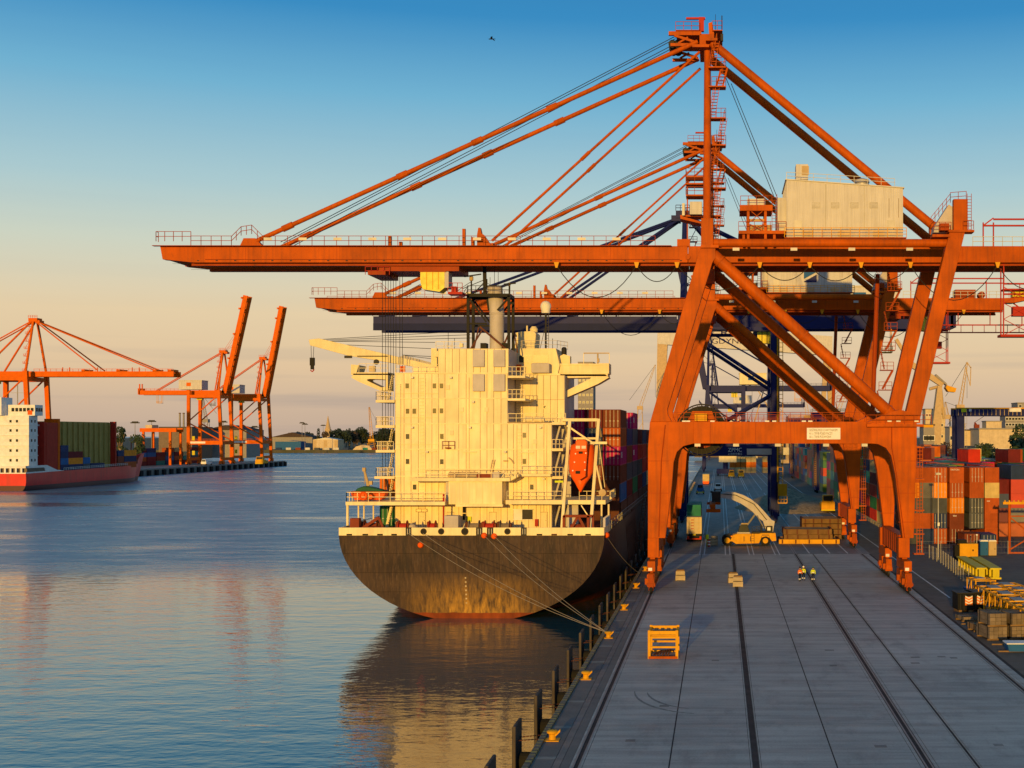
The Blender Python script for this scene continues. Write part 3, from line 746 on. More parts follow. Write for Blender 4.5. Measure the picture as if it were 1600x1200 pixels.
# access ladder with cage on the landside leg
mb = MB()
x0, x1 = fx(1431.5), fx(1441)
for px in (1432, 1436.5, 1441): mb.beam((fx(px), DF-.3, fz(864)), (fx(px), DF-.3, fz(700)), .07)
for k in range(28): mb.beam((x0, DF-.3, fz(864-k*5.9)), (x1, DF-.3, fz(864-k*5.9)), .06)
PT(mb, 'ladder_cage'); mb = MB()
for py in (866, 835, 798, 750, 700): mb.box(fx(1427), fx(1443), DF-.6, DF+.7, fz(py), fz(py-2))
PT(mb, 'ladder_landing')
# festoon loops under the girder
mb, mk = MB(), MB()
hooks = [870, 995, 1058, 1187, 1265, 1345, 1422, 1558, 1650]
for a, b_ in zip(hooks, hooks[1:]):
    xa, xb = fx(a, DN), fx(b_, DN); pts = []
    sag = min(4.4, .40*(xb-xa)) * (1.0 if b_ < 1070 or a > 1400 else .75)
    for i in range(13):
        t = i/12; pts.append((xa + (xb-xa)*t, DN-.25, ZB-.45 - sag*(1-(2*t-1)**2)))
    mb.path(pts, .055, 5)
for a in hooks: mk.prism([(fx(a-4, DN), ZB-.05), (fx(a+4, DN), ZB-.05), (fx(a+1.5, DN), ZB-.75), (fx(a-1.5, DN), ZB-.75)], 'y', DN-.4, DN-.1)
PT(mb, 'festoon_cable', M['wire']); PT(mk, 'festoon_carrier', M['yellow'])
PT(MB().tube((fx(1388), 174.5, fz(655, 174)), (fx(1397), 174.5, ZB-.1), .30, 12), 'lift_shaft', M['orange_dark'])
mb = MB()
for k in range(7):
    z = 22 + k*2.6; mb.stair((fx(1400+k*3), 173, z), (fx(1417+k*3), 173, z+2.4) if k % 2 else (fx(1394+k*3), 173, z+2.4), .8, .4, (0, 1, 0))
    mb.box(fx(1396+k*3), fx(1418+k*3), 172.4, 173.6, z+2.4, z+2.5).rail([(fx(1396+k*3), 172.4, z+2.5), (fx(1418+k*3), 172.4, z+2.5)], 1.0, .9)
PT(mb, 'zigzag_stair', M['orange_dark'])

def trolley(root, dy, xa, xb, xc, ropes):
    """Trolley frame under the boom with hoist ropes and the operator's cab."""
    y0, y1 = DN+.9+dy, DB-.9+dy
    MB().box(xa, xb, y0, y1, ZB-1.0, ZB-.42).box(xa-1.2, xa+1, y0-.4, y1, ZB-1.5, ZB-1.0).build('trolley_frame', M['orange_dark'], root)
    MB().rail([(xa-1.5, y0-.4, ZB-1.5), (xa+1.5, y0-.4, ZB-1.5)], 1.0, .8).build('trolley_railing', M['red'], root)
    cab = MB().prism([(xc, ZB-1.1), (xc+3.0, ZB-1.1), (xc+3.0, ZB-3.1), (xc+2.4, ZB-3.6), (xc+.3, ZB-3.3), (xc, ZB-2.4)], 'y', y0-.3, y0+2).build('operator_cab', M['cab_glass_yellow'], root)
    for a, b_ in ((xc+.75, xc+.83), (xc+1.5, xc+1.58), (xc+2.2, xc+2.28)):
        MB().box(a, b_, y0-.34, y0-.29, ZB-3.3, ZB-1.1).build('window_bar', M['yellow'], cab)
    MB().box(xc-.1, xc+3.2, y0-.4, y0+2.1, ZB-1.15, ZB-1.0).build('roof', M['orange_dark'], cab)
    MB().box(xc+3.0, xc+3.5, y0-.25, y0+2, ZB-3.1, ZB-1.1).build('back_wall', M['ship_grey'], cab)
    MB().box(xc+3.4, xc+5.2, y0-.2, y0+1.8, ZB-3.9, ZB-3.6).box(xc+3.8, xc+4.4, y0, y0+1.2, ZB-3.6, ZB-2.9).build('cab_platform', M['red'], root)
    MB().rail([(xc+3.4, y0-.2, ZB-3.6), (xc+5.2, y0-.2, ZB-3.6)], 1.1, .6).build('cab_railing', M['red'], root)
    mb = MB()
    for x, z in ropes: mb.tube((x, y0+2, ZB-.9), (x, y0+2, z), .035, 4)
    mb.build('hoist_rope', M['wire'], root)
crane2 = copy_tree(crane); crane2.location = (7.0, 229.0, 0)
WORLD[crane2.name] = Vector((7.0, 229.0, 0))
crane2['label'] = 'orange ship-to-shore crane with blue and white emblem on its machinery house'
# load sign, only on the near crane
sg = MB().box(fx(1260), fx(1312), DF-.90, DF-.86, fz(686.5), fz(668.5)).build('load_sign', M['white'], crane)
for k, s in enumerate(('UDŹWIG POD CHWYTNIKIEM', '41 t - TRYB POJEDYNCZY', '50 t - TRYB PODWÓJNY')):
    text('sign_text', s, .40, (fx(1263.5), DF-.905, fz(672.3+k*5.2)), M['wall_brown'], sg, align='LEFT', stretch=.62)
xr = [fx(p, 167) for p in (601, 606, 610, 614, 618, 622, 628, 632)]
trolley(crane, 0, fx(588, DN), fx(715, DN), fx(655, DN), [(x, 11.3) for x in xr])
trolley(crane2, 62, 30, 38, 33, [])
# emblem on the second crane's house: slanted blue panel with a white sweep
hs2 = [o for o in crane2.children if o.name.startswith('machinery_house')][0]
WORLD[hs2.name] = WORLD[crane2.name]
yb = DH+62-.10
def e2(px, py): return (fx(px, DH+62), fz(py, DH+62))
MB().prism([e2(1256,418), e2(1276,418), e2(1276,425), e2(1256,436)], 'y', yb, yb+.03).build('emblem', M['blue'], hs2)
MB().prism([e2(1256,440), e2(1276,429), e2(1276,441), e2(1256,441)], 'y', yb, yb+.03).build('emblem', M['navy'], hs2)
# ---------------------------------------------------------------- container ship at the quay
def hull_mesh(y0, y1, xc, B, zdeck, zbot, nexp, bfac, rake=lambda t, s: 0.0, ns=36, npt=33, stations=None):
    """Lofted hull: one superellipse section per station; returns an MB with the closed transom as its first face."""
    mb = MB(); vs = []
    ts = stations or [i/(ns-1) for i in range(ns)]
    for t in ts:
        zd, zb, ne, b = zdeck(t), zbot(t), nexp(t), B*bfac(t)
        for i in range(npt):
            a = math.pi*i/(npt-1); c, s = math.cos(a), math.sin(a)
            x = math.copysign(abs(c)**(2/ne), c)*b; z = zd - (zd-zb)*abs(s)**(2/ne)
            vs.append((xc + x, y0 + (y1-y0)*t + rake(t, (zd-z)/(zd-zb)), z))
    fs = []
    for k in range(len(ts)-1):
        for i in range(npt-1): fs.append((k*npt+i, k*npt+i+1, (k+1)*npt+i+1, (k+1)*npt+i))
    fs.append(tuple(range(npt-1, -1, -1)))
    return mb.add(vs, fs)
def sm(a, b, t):
    t = max(0, min(1, (t-a)/(b-a))); return t*t*(3-2*t)

m, nt, n, l, b = nodes('hull_black')
gm = n.new('ShaderNodeNewGeometry'); pos = gm.outputs['Position']
sp = n.new('ShaderNodeSeparateXYZ'); l.new(pos, sp.inputs[0])
base = cramp(n, l, noise(n, l, .25, 4, pos), [(.3, (.037, .026, .026)), (.7, (.060, .041, .038))])
st = cramp(n, l, noise(n, l, 1.0, 5, pos, (3.2, 3.2, .05), .6), [(.42, 0.0), (.75, .55)])
base = mixc(n, l, st, base, (.13, .078, .046))
st2 = cramp(n, l, noise(n, l, 1.0, 4, pos, (7, 7, .09), .6), [(.56, 0.0), (.75, .35)])
base = mixc(n, l, st2, base, (.20, .145, .115))
st3 = cramp(n, l, noise(n, l, 1.0, 4, pos, (1.1, 1.1, .04), .5), [(.55, 0.0), (.7, .5)])
base = mixc(n, l, st3, base, (.028, .026, .026))
# plate seams
cb_ = n.new('ShaderNodeCombineXYZ'); l.new(sp.outputs['X'], cb_.inputs[0]); l.new(sp.outputs['Z'], cb_.inputs[1])
bk_ = n.new('ShaderNodeTexBrick'); bk_.inputs['Scale'].default_value = 1.0; bk_.inputs['Brick Width'].default_value = 5.2; bk_.inputs['Row Height'].default_value = 2.3
bk_.inputs['Mortar Size'].default_value = .035; bk_.inputs['Color1'].default_value = (1, 1, 1, 1); bk_.inputs['Color2'].default_value = (.90, .90, .90, 1); bk_.inputs['Mortar'].default_value = (.5, .48, .46, 1)
l.new(cb_.outputs[0], bk_.inputs['Vector']); base = mixc(n, l, .8, base, bk_.outputs['Color'], 'MULTIPLY')
# golden sun glow painted into the colour, low on the middle of the stern
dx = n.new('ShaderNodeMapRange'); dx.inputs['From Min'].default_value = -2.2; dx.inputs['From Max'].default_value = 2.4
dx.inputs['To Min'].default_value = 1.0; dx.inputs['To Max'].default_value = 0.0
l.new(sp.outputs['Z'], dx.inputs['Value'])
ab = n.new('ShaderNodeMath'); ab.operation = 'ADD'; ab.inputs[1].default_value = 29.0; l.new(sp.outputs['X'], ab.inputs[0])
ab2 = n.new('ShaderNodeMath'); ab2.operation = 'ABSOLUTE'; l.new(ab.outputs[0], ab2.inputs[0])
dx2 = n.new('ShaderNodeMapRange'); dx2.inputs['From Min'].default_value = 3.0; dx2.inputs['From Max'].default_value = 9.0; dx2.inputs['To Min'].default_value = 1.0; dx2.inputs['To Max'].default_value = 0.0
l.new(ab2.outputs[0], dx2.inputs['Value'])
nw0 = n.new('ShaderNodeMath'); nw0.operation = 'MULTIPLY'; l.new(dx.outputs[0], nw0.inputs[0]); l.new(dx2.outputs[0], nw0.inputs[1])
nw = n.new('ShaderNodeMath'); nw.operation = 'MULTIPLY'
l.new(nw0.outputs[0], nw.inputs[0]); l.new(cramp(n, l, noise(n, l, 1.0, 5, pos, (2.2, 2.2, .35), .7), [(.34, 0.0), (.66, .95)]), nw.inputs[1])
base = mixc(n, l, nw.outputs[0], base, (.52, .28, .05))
# red boot topping below the load line
wl_ = n.new('ShaderNodeMath'); wl_.operation = 'MULTIPLY_ADD'; wl_.inputs[1].default_value = .35
l.new(noise(n, l, .5, 3, pos), wl_.inputs[0]); l.new(sp.outputs['Z'], wl_.inputs[2])
bt = cramp(n, l, wl_.outputs[0], [(0.0, 1.0), (1.0, 0.0)])
lt = n.new('ShaderNodeMath'); lt.operation = 'LESS_THAN'; tr = n.new('ShaderNodeMapRange'); tr.inputs['From Min'].default_value = 157; tr.inputs['From Max'].default_value = 195
tr.inputs['To Min'].default_value = -2.35; tr.inputs['To Max'].default_value = -1.2
l.new(sp.outputs['Y'], tr.inputs['Value']); l.new(tr.outputs[0], lt.inputs[1]); l.new(wl_.outputs[0], lt.inputs[0])
red = cramp(n, l, noise(n, l, .9, 5, pos, (1, 1, .3)), [(.3, (.13, .028, .012)), (.7, (.26, .055, .016))])
l.new(mixc(n, l, lt.outputs[0], base, red), b.inputs['Base Color']); b.inputs['Roughness'].default_value = .5; b.inputs['Specular IOR Level'].default_value = .12
bp = n.new('ShaderNodeBump'); bp.inputs['Strength'].default_value = .5; bp.inputs['Distance'].default_value = .10
l.new(noise(n, l, .45, 2, pos), bp.inputs['Height']); l.new(bp.outputs[0], b.inputs['Normal'])
M['hull_black'] = m

SXC, SB, SY0, SY1 = -29.2, 15.6, 154.6, 352.0
DK = 6.76
ship = thing('cargo_ship', 'large container ship moored with its dark weathered stern and cream superstructure towards the open basin', 'ship', (SXC, 155.0, WZ))
def SP(mb, name, m=None, par=ship, **k): return mb.build(name, m or M['ship_white'], par, **k)
sts = [0, .006, .015, .03, .045, .06, .08, .10, .125, .15, .18, .22, .3, .4, .5, .6, .68, .74, .79, .84, .88, .91, .94, .965, .985, 1.0]
hm = hull_mesh(SY0, SY1, SXC, SB, lambda t: DK + 5*sm(.8, 1, t), lambda t: -3.7 - 5.5*sm(0, .22, t), lambda t: 2.0 + 2.6*sm(.0, .25, t) - 2.4*sm(.75, 1, t),
               lambda t: 1.0 - .97*sm(.72, 1.0, t)**1.3, lambda t, s: 1.6*s*(1-sm(0, .05, t)) - 9*s*sm(.85, 1, t), stations=sts)
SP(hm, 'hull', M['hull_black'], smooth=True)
SP(MB().box(SXC-SB+.25, SXC+SB-.25, SY0+.25, 310, DK-.6, DK-.05), 'main_deck', M['red_brown'])
# bulwark: white band round the stern with fairleads, roller openings and freeing ports
ZBW = fz(824, 155)
y0 = SY0 - .06
X0, X1 = SXC-SB+.02, SXC+SB-.02
def sx(px): return fx(px, SY0)
cuts = [(634, 643, 'roller'), (744, 754, 'roller'), (761, 771, 'roller'), (814, 823, 'roller')]
edges = [X0] + [sx(v) for c in cuts for v in c[:2]] + [X1]
for a, b_ in zip(edges[0::2], edges[1::2]):
    SP(MB().box(a, b_, y0, y0+.22, DK-.02, ZBW), 'bulwark', bevel=.02)
for a, b_, _ in cuts:
    g = SP(MB().box(sx(a)+.02, sx(b_)-.02, y0+.3, y0+.5, DK, ZBW-.05).box(sx(a)+.02, sx(b_)-.02, y0+.05, y0+.3, DK-.0, DK+.12).box(sx(a)+.02, sx(b_)-.02, y0+.05, y0+.4, ZBW-.12, ZBW), 'roller_fairlead', M['steel_dark'])
    for q in (.3, .7): MB().cyl((sx(a)+(sx(b_)-sx(a))*q, y0+.12, (DK+ZBW)/2), .09, ZBW-DK-.25, 'z', 10).build('roller', M['steel'], g)
for px in (662, 689.5, 726.5, 793):
    r = .36 if px not in (726.5,) else .42
    mb = MB(); N = 20; zc = fz(830, 155)
    mb.lathe([(r*.72, -.02), (r*.72, -.09), (r, -.09), (r*1.05, 0), (r*1.05, .05)], (sx(px), y0, zc), N, 'y')
    fl = SP(mb, 'chock_fairlead', M['steel_dark'], smooth=True)
    MB().cyl((sx(px), y0-.095, zc), r*.66, .02, 'y', N).build('opening', M['black'], fl)
for px in (546, 571, 594, 616, 843, 866, 891, 919):
    SP(MB().box(sx(px)-.33, sx(px)+.33, y0-.02, y0, DK+.0, DK+.18), 'freeing_port', M['rust_iron'] if px in (866,) else M['black'])
for side in (-1, 1):
    x = SXC + side*(SB-.08)
    SP(MB().box(x-.1, x+.1, y0+.23, SY0+9, DK-.02, ZBW), 'bulwark')
    mb = MB().rail([(x, SY0+9, DK), (x, 300, DK)], 1.1, 2.5)
    SP(mb, 'deck_railing', M['steel'])
    sl_ = MB()
    for k in range(8): sl_.box(x-.14, x+.14, SY0+.8+k*1.0, SY0+1.0+k*1.0, DK+.9, DK+2.0)
    if side > 0: SP(sl_, 'bulwark_stay', M['ship_grey'])
for px, py in ((656, 852), (947, 836), (756, 837), (771.5, 838)):
    if px > 900: c = Vector((SXC+SB+.15, SY0+1.2, fz(836, 156)))
    else: c = Vector((fx(px, 154.3), SY0-.05+1.6*max(0, (py-836)/132)-.1, fz(py, 154.4)))
    bf = MB().lathe([(.05, -.3), (.26, -.22), (.36, 0), (.26, .22), (.05, .3)], c, 14, 'y').build('rat_guard', M['lifeboat'], None, smooth=True)
    tag(bf, {656: 'orange disc guard low on the dark stern plating, under the white bulwark', 947: 'orange disc guard at the quayside corner of the dark stern',
             756: 'red disc guard on the rope from the middle roller opening, away from the quay', 771.5: 'red disc guard on the rope from the middle roller opening, nearer the quay'}[px], 'rope guard', 'round rope guards on the stern')
# draught marks
mb = MB()
for k in range(8): mb.box(sx(724.5), sx(727), SY0+.75+k*.1-.12, SY0+.75+k*.1-.10, 1.6-k*.5, 1.78-k*.5)
SP(mb, 'draught_mark', M['concrete_block'])

# ---- superstructure
DA, DA2 = 164.0, 170.0
def ax(px): return fx(px, DA)
def az(py): return fz(py, DA)
ZD = [DK, az(785), az(744), az(702), az(662), az(622.5), az(583)]
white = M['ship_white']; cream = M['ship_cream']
sup = SP(MB().box(ax(618), ax(862), DA, 178, DK-.1, az(660)), 'superstructure', M['seam'])
SP(MB().box(ax(618), ax(793), DA, 178, az(660)+.01, az(583)), 'engine_casing', M['seam'])
SP(MB().box(ax(685), ax(794.5), DA-.02, 175, az(583)+.01, az(545)), 'funnel_casing', M['seam'])
acc = SP(MB().box(ax(793)+.02, fx(882, DA2), DA2, 181, az(660)+.01, az(583)), 'accommodation', M['seam'])
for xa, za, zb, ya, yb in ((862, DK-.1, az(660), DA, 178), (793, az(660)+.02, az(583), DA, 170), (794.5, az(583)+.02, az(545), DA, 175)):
    SP(MB().box(ax(xa), ax(xa)+.04, ya-.03, yb, za, zb), 'side_plating', M['ship_grey'])  # grey puts the starboard walls' shade into the colour
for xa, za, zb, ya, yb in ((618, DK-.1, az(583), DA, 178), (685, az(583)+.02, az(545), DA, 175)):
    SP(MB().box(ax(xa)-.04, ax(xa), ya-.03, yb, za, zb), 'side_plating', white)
SP(MB().box(fx(882, DA2), fx(882, DA2)+.04, DA2-.03, 181, az(660), az(583)), 'side_plating', M['ship_grey'])  # starboard shade painted as grey here too
for x0_, x1_, z_ in ((618, 862, az(660)), (618, 793, az(583)), (685, 794.5, az(545))): SP(MB().box(ax(x0_)+.05, ax(x1_)-.05, DA+.05, 174.9, z_+.012, z_+.04), 'top_plating', white)
# plating, plate by plate, with weld seams between
plates = {}
def plating(xs, zs, y, par):
    for za, zb in zip(zs, zs[1:]):
        for xa, xb in zip(xs, xs[1:]):
            key = (round(xb-xa, 3), round(zb-za, 3))
            if key not in plates:
                o = MB().box(.028, xb-xa-.028, -.045, .02, .022, zb-za-.022).build('wall_plate', white, par, local=True)
                plates[key] = o
            else:
                o = plates[key].copy(); col.objects.link(o); o.parent = par
            o.location = Vector((xa, y + random.uniform(-.006, .006), za)) - WORLD[ship.name]
cols = [618, 631.5, 642.5, 654, 664.5, 675, 685]
colsB = [685, 695.5, 717, 728.5, 750.5, 761, 771.5, 783, 793]
colsC = [793, 802.5, 815.5, 826, 838, 850, 862]
fX = lambda c, D=DA: [fx(p, D) for p in c]
w7 = 1.0
def even(a, b_, n): return [a+(b_-a)*i/n for i in range(n+1)]
full = fX(cols + colsB[1:] + colsC[1:])
leftw = fX(cols + colsB[1:])
for za, zb in zip(ZD[:4], ZD[1:5]): plating(full, [za, zb], DA, sup)
plating(leftw, ZD[4:7], DA, sup)
plating(even(ax(685), ax(794.5), 10), [ZD[6], az(545)], DA-.02, sup)
plating(even(fx(795, DA2), fx(882, DA2), 8), ZD[4:7], DA2, sup)
for k, z in enumerate(ZD[1:7]):
    SP(MB().box(ax(618)-.05, ax(862 if k < 4 else 793)+.05, DA-.10, DA+.02, z-.06, z+.06), 'deck_edge', white)
# windows
def win(px, py, D=DA, w=.44, h=.62, m='glass_olive', par=None):
    c = P(px, py, D); y = D-.05
    f_ = MB().box(c.x-w/2-.07, c.x+w/2+.07, y-.025, y+.03, c.z-h/2-.07, c.z+h/2+.07).build('window', white, par or sup)
    MB().box(c.x-w/2, c.x+w/2, y-.035, y-.02, c.z-h/2, c.z+h/2).build('pane', M[m], f_, bevel=.0)
for px, py in ((636.5,603),(679,603),(690,603),(637,642.5),(647.5,642.5),(679,642),(690,642),(637,682),(690.5,682),(690.5,721.5),(637,721),(648,761),(819.5,680),(819.5,721),(831,761)):
    win(px, py, m='glass_olive' if (px+py) % 3 < 2 else 'glass')
win(851, 636, DA2, .3, .32)
# big blank panels (vents) on the casing
for px in (748.5, 780.5):
    for py in (560, 598):
        c = P(px, py, DA); SP(MB().box(c.x-.72, c.x+.72, DA-.42, DA-.06, c.z-1.06, c.z+1.06), 'vent_panel', M['ship_grey'], bevel=.03)
# climbing rungs
mb = MB()
for xx in (659, 812):
    for z in [DK+1.2+.42*k for k in range(44)]:
        if xx == 659 and z > az(590) or xx == 812 and z > az(668): break
        mb.box(ax(xx)-.24, ax(xx)+.24, DA-.18, DA-.12, z, z+.05)
SP(mb, 'rung_ladder', white)
mb = MB()
for pa, pb in (((664,705),(682,705)), ((724,706),(745,706)), ((812,707),(834,707)), ((663,733),(800,731))): mb.box(ax(pa[0]), ax(pb[0]), DA-.2, DA-.05, az(pa[1])-.06, az(pa[1])+.06)
SP(mb, 'pipe_shelf', M['ship_cream'])
for px, pa, pb in ((664.6, 830, 590), (685.2, 823, 590), (807.5, 823, 664), (854, 823, 664), (626, 823, 600), (733, 742, 590)):
    SP(MB().tube((ax(px), DA-.14, az(pa)), (ax(px), DA-.14, az(pb)), .05, 6), 'wall_pipe', white)
for px, py in ((645, 590), (705, 590), (645, 668), (735, 668), (845, 668), (645, 748), (850, 748), (740, 628), (668, 706), (790, 706)):
    SP(MB().box(ax(px)-.16, ax(px)+.16, DA-.45, DA-.06, az(py)-.12, az(py)+.12), 'deck_lamp', M['galv'])
for px, py in ((660, 808), (704, 806), (770, 806), (850, 808)):
    dr = SP(MB().box(ax(px)-.42, ax(px)+.42, DA-.09, DA-.05, DK+.25, DK+2.15), 'door', M['ship_cream']); MB().box(ax(px)-.46, ax(px)+.46, DA-.075, DA-.052, DK+.2, DK+2.2).build('door_frame', M['seam'], dr); MB().box(ax(px)+.22, ax(px)+.32, DA-.14, DA-.09, DK+1.1, DK+1.18).build('handle', M['steel_dark'], dr)
mb = MB()
for py in (660, 622.5, 702, 744): mb.box(ax(619), ax(684), DA-.13, DA-.08, az(py-8)-.02, az(py-8)+.02)
SP(mb, 'cable_run', M['ship_cream'])
for px, py in ((700, 605), (722, 640), (760, 640), (780, 676), (706, 676), (836, 690)):
    SP(MB().box(ax(px)-.22, ax(px)+.22, DA-.16, DA-.05, az(py)-.28, az(py)+.28), 'junction_box', M['ship_cream'])
# basketball hoop, door frames, wall gear
mb = MB().rail([(ax(692), DA-.35, az(702)), (ax(711), DA-.35, az(702))], 1.0, .7, .03)
mb.box(ax(697), ax(705), DA-.5, DA-.1, az(701), az(699))
SP(mb, 'wall_frame', M['red_brown'])
mb = MB().beam((ax(766), DA-.15, az(738)), (ax(770), DA-.3, az(718)), .05).beam((ax(770), DA-.15, az(738)), (ax(774), DA-.3, az(718)), .05)
for k in range(5): mb.beam((ax(766.7+k*.8), DA-.2, az(736-k*4)), (ax(770.7+k*.8), DA-.2, az(736-k*4)), .05)
SP(mb, 'loose_ladder', M['tan'])
SP(MB().path([(ax(795), DA-.25, az(715)), (ax(800), DA-.3, az(719)), (ax(803), DA-.3, az(724))], .09, 6).box(ax(787), ax(794), DA-.3, DA-.06, az(721), az(719)), 'floodlight_arm', M['tan'])
# outside decks: port stubs, starboard stubs, middle platform
mb, mr = MB(), MB()
for k, py in enumerate((625, 664.5, 703, 744)):
    z = az(py); y1_ = DA + 6
    mb.box(ax(588 if k < 3 else 586), ax(618)-.06, DA-.3, y1_, z-.32, z)
    mr.rail([(ax(618)-.2, DA-.25, z), (ax(588.5), DA-.25, z), (ax(588.5), y1_-.2, z)], 1.05, .55 if k in (0, 1) else .8, .03)
zq = az(785)
mb.box(fx(540, 160), fx(695, 160), 160.0, DA+6, fz(789.5, 160), fz(784, 160))
mr.rail([(fx(695, 160), 160.1, fz(784, 160)), (fx(541, 160), 160.1, fz(784, 160)), (fx(541, 160), DA+5, fz(784, 160))], 1.15, 1.3, .035)
mr2 = MB()
mb.box(fx(790, 161), fx(946, 161), 161.0, DA+7, fz(788, 161), fz(781.5, 161))
mr2.rail([(fx(792, 161), 161.1, fz(781.5, 161)), (fx(878, 161), 161.1, fz(781.5, 161))], 1.1, 1.0, .03)
mr2.rail([(fx(905, 161), 161.1, fz(781.5, 161)), (fx(952, 161), 161.1, fz(781.5, 161)), (fx(952, 161), 170, fz(781.5, 161))], 1.1, .9, .03)
for k, (py, xr_) in enumerate(((659.5, 884), (700.5, 880), (744, 880))):
    z = az(py); mb.box(ax(862)+.06, ax(xr_), DA-.2, DA+6, z-.34, z)
    mr2.rail([(ax(863), DA-.15, z), (ax(xr_), DA-.15, z)], 1.1, .5, .03)
mb.box(ax(651), ax(803), 160.8, DA-.12, az(750.5), az(745.5)).prism([(ax(803)-.02, az(750.5)), (ax(803)-.02, az(745.5)), (ax(815), az(740)), (ax(815), az(743.5))], 'y', 161.2, DA-.12).box(ax(815), ax(862), DA-1.2, DA-.12, az(744), az(740))
SP(mb, 'outer_deck', white)
mr3 = MB().rail([(fx(653, 161), 160.9, az(745.5)), (fx(806, 161), 160.9, az(745.5))], 1.1, 1.5, .032)
mr3.rail([(ax(815), DA-1.1, az(740)), (ax(862), DA-1.1, az(740))], 1.0, 1.0, .03)
SP(mr, 'deck_rail', white); SP(mr2, 'quayside_deck_rail', white); SP(mr3, 'platform_rail', white)
mb = MB()
for px in (543, 559, 567, 581): mb.tube((fx(px, 160.6), 160.6+(px-543)*.02, DK), (fx(px, 160.6), 160.6+(px-543)*.02, fz(789.5, 160)), .10 if px != 543 else .16, 8)
for px in (940, 951): mb.tube((fx(px, 161.3), 161.3, DK), (fx(px, 161.3), 161.3, fz(788, 161)), .12, 8)
SP(mb, 'deck_pillar', white)
# gear on the middle platform
mb = MB().box(fx(746, 162), fx(770, 162), 161.6, 162.8, az(745.5), az(740)); SP(mb, 'pipe_stack', M['red_brown'])
for k in range(5): SP(MB().tube((fx(700, 162), 161.8+k*.2, az(743)+.1*k), (fx(745, 162), 161.8+k*.2, az(743)+.1*k), .10, 7), 'spare_pipe', M['tan'])
SP(MB().box(fx(770, 162), fx(781, 162), 161.6, 162.6, az(745.5), az(737)), 'locker', M['ship_grey'])
mb = MB().beam((fx(784, 161.5), 161.5, az(745)), (fx(790, 161.5), 161.5, az(735)), .08).beam((fx(796, 161.5), 161.5, az(745)), (fx(790, 161.5), 161.5, az(735)), .08)
mb.beam((fx(796, 161.5), 161.5, az(745)), (fx(801, 161.5), 161.5, az(735)), .08).beam((fx(806, 161.5), 161.5, az(745)), (fx(801, 161.5), 161.5, az(735)), .08)
SP(mb, 'trestle', white)
# exhaust duct box under the platform
duct = SP(MB().box(fx(701, 161), fx(784.5, 161), 161.0, DA-.06, fz(788, 161), az(750.6)), 'duct_box', white)
for k in range(8):
    x = fx(703+k*10.3, 161); MB().box(x, x+.74, 160.96, 161.01, fz(787, 161), az(752)).build('duct_panel', white, duct)
MB().box(fx(713, 161), fx(786, 161), 160.7, 161.4, fz(791.5, 161), fz(788, 161)).build('duct_lip', white, duct)
SP(MB().box(fx(696.5, 162), fx(701, 162), 162, DA-.06, fz(788, 162), az(750.6)), 'duct_side', M['ship_grey'])
SP(MB().tube((fx(693.5, 161), 160.8, DK), (fx(693.5, 161), 160.8, fz(772, 161)), .1, 8).tube((fx(693.5, 161), 160.8, fz(772, 161)), (fx(697, 161), 160.8, fz(786, 161)), .12, 8), 'davit', M['red'])
# poop deck: lockers, winches, doors
SP(MB().box(fx(694, 160), fx(716, 160), 160, 161.5, DK, fz(806, 160)), 'deck_locker', M['ship_grey'], bevel=.03)
SP(MB().box(ax(803), ax(816.5), DA-.3, DA-.06, az(811.5), az(796)).box(ax(802), ax(833), DA-.34, DA-.3, az(796.5), az(795)).box(ax(802), ax(833), DA-.34, DA-.3, az(812.5), az(811.5)), 'sliding_hatch', M['white'])
SP(MB().box(ax(817), ax(832), DA-.34, DA-.06, az(811), az(796)), 'hatch_opening', M['steel_dark'])
SP(MB().box(ax(650), ax(668), DA-.12, DA-.06, az(800), az(795)), 'wall_board', M['wall_brown']); SP(MB().box(ax(651), ax(658.6), DA-.14, DA-.10, az(799.3), az(795.7)).box(ax(659.4), ax(667), DA-.14, DA-.10, az(799.3), az(795.7)), 'wall_board', white)
for px in (845, 859): SP(MB().box(ax(px)-.02, ax(px)+.02, DA-.08, DA-.04, az(825), az(790)), 'door_seam', M['wall_brown'])
SP(MB().box(ax(836.5), ax(841.5), DA-.5, DA-.06, az(822), az(811)), 'hose_box', M['red'])
SP(MB().box(ax(731), ax(737), DA-.3, DA-.06, az(815), az(807)), 'sign_plate', M['hivis_yellow'])
mb = MB()
for py in (796, 807): mb.cyl((ax(726), DA-.5, az(py)), .16, .75, 'z', 10)
SP(mb, 'gas_bottle', M['black'])
mb = MB().beam((fx(722, 160), 160, DK+.1), (fx(726, 160), 160, DK+1.0), .08).beam((fx(735, 160), 160, DK+.1), (fx(730, 160), 160, DK+1.0), .08).beam((fx(726, 160), 160, DK+1.0), (fx(730, 160), 160, DK+1.0), .08)
SP(mb, 'trestle', white)
def winch(px, w, m1, D=158.5, h=1.0):
    x = fx(px, D); zc = DK + .75
    g = SP(MB().cyl((x, D, zc), .42*h, w*.6, 'x', 16).lathe([(.78*h, -w*.32), (.78*h, -w*.28)], (x, D, zc), 18, 'x').lathe([(.78*h, w*.28), (.78*h, w*.32)], (x, D, zc), 18, 'x'), 'mooring_winch', M[m1], smooth=True)
    MB().box(x-w*.5, x-w*.34, D-.5, D+.5, DK-.05, zc+.6).box(x+w*.34, x+w*.46, D-.4, D+.4, DK-.05, zc+.4).box(x-w*.5, x+w*.5, D-.7, D+.7, DK-.06, DK+.15).build('winch_frame', M['rust_iron'] if m1 != 'red' else M['red_brown'], g)
winch(630, 1.6, 'red'); winch(741, 2.0, 'timber_grey'); winch(765, 1.8, 'red'); winch(789, 1.8, 'timber_grey'); winch(580, 2.6, 'red_brown', 159); winch(676, 1.2, 'red')
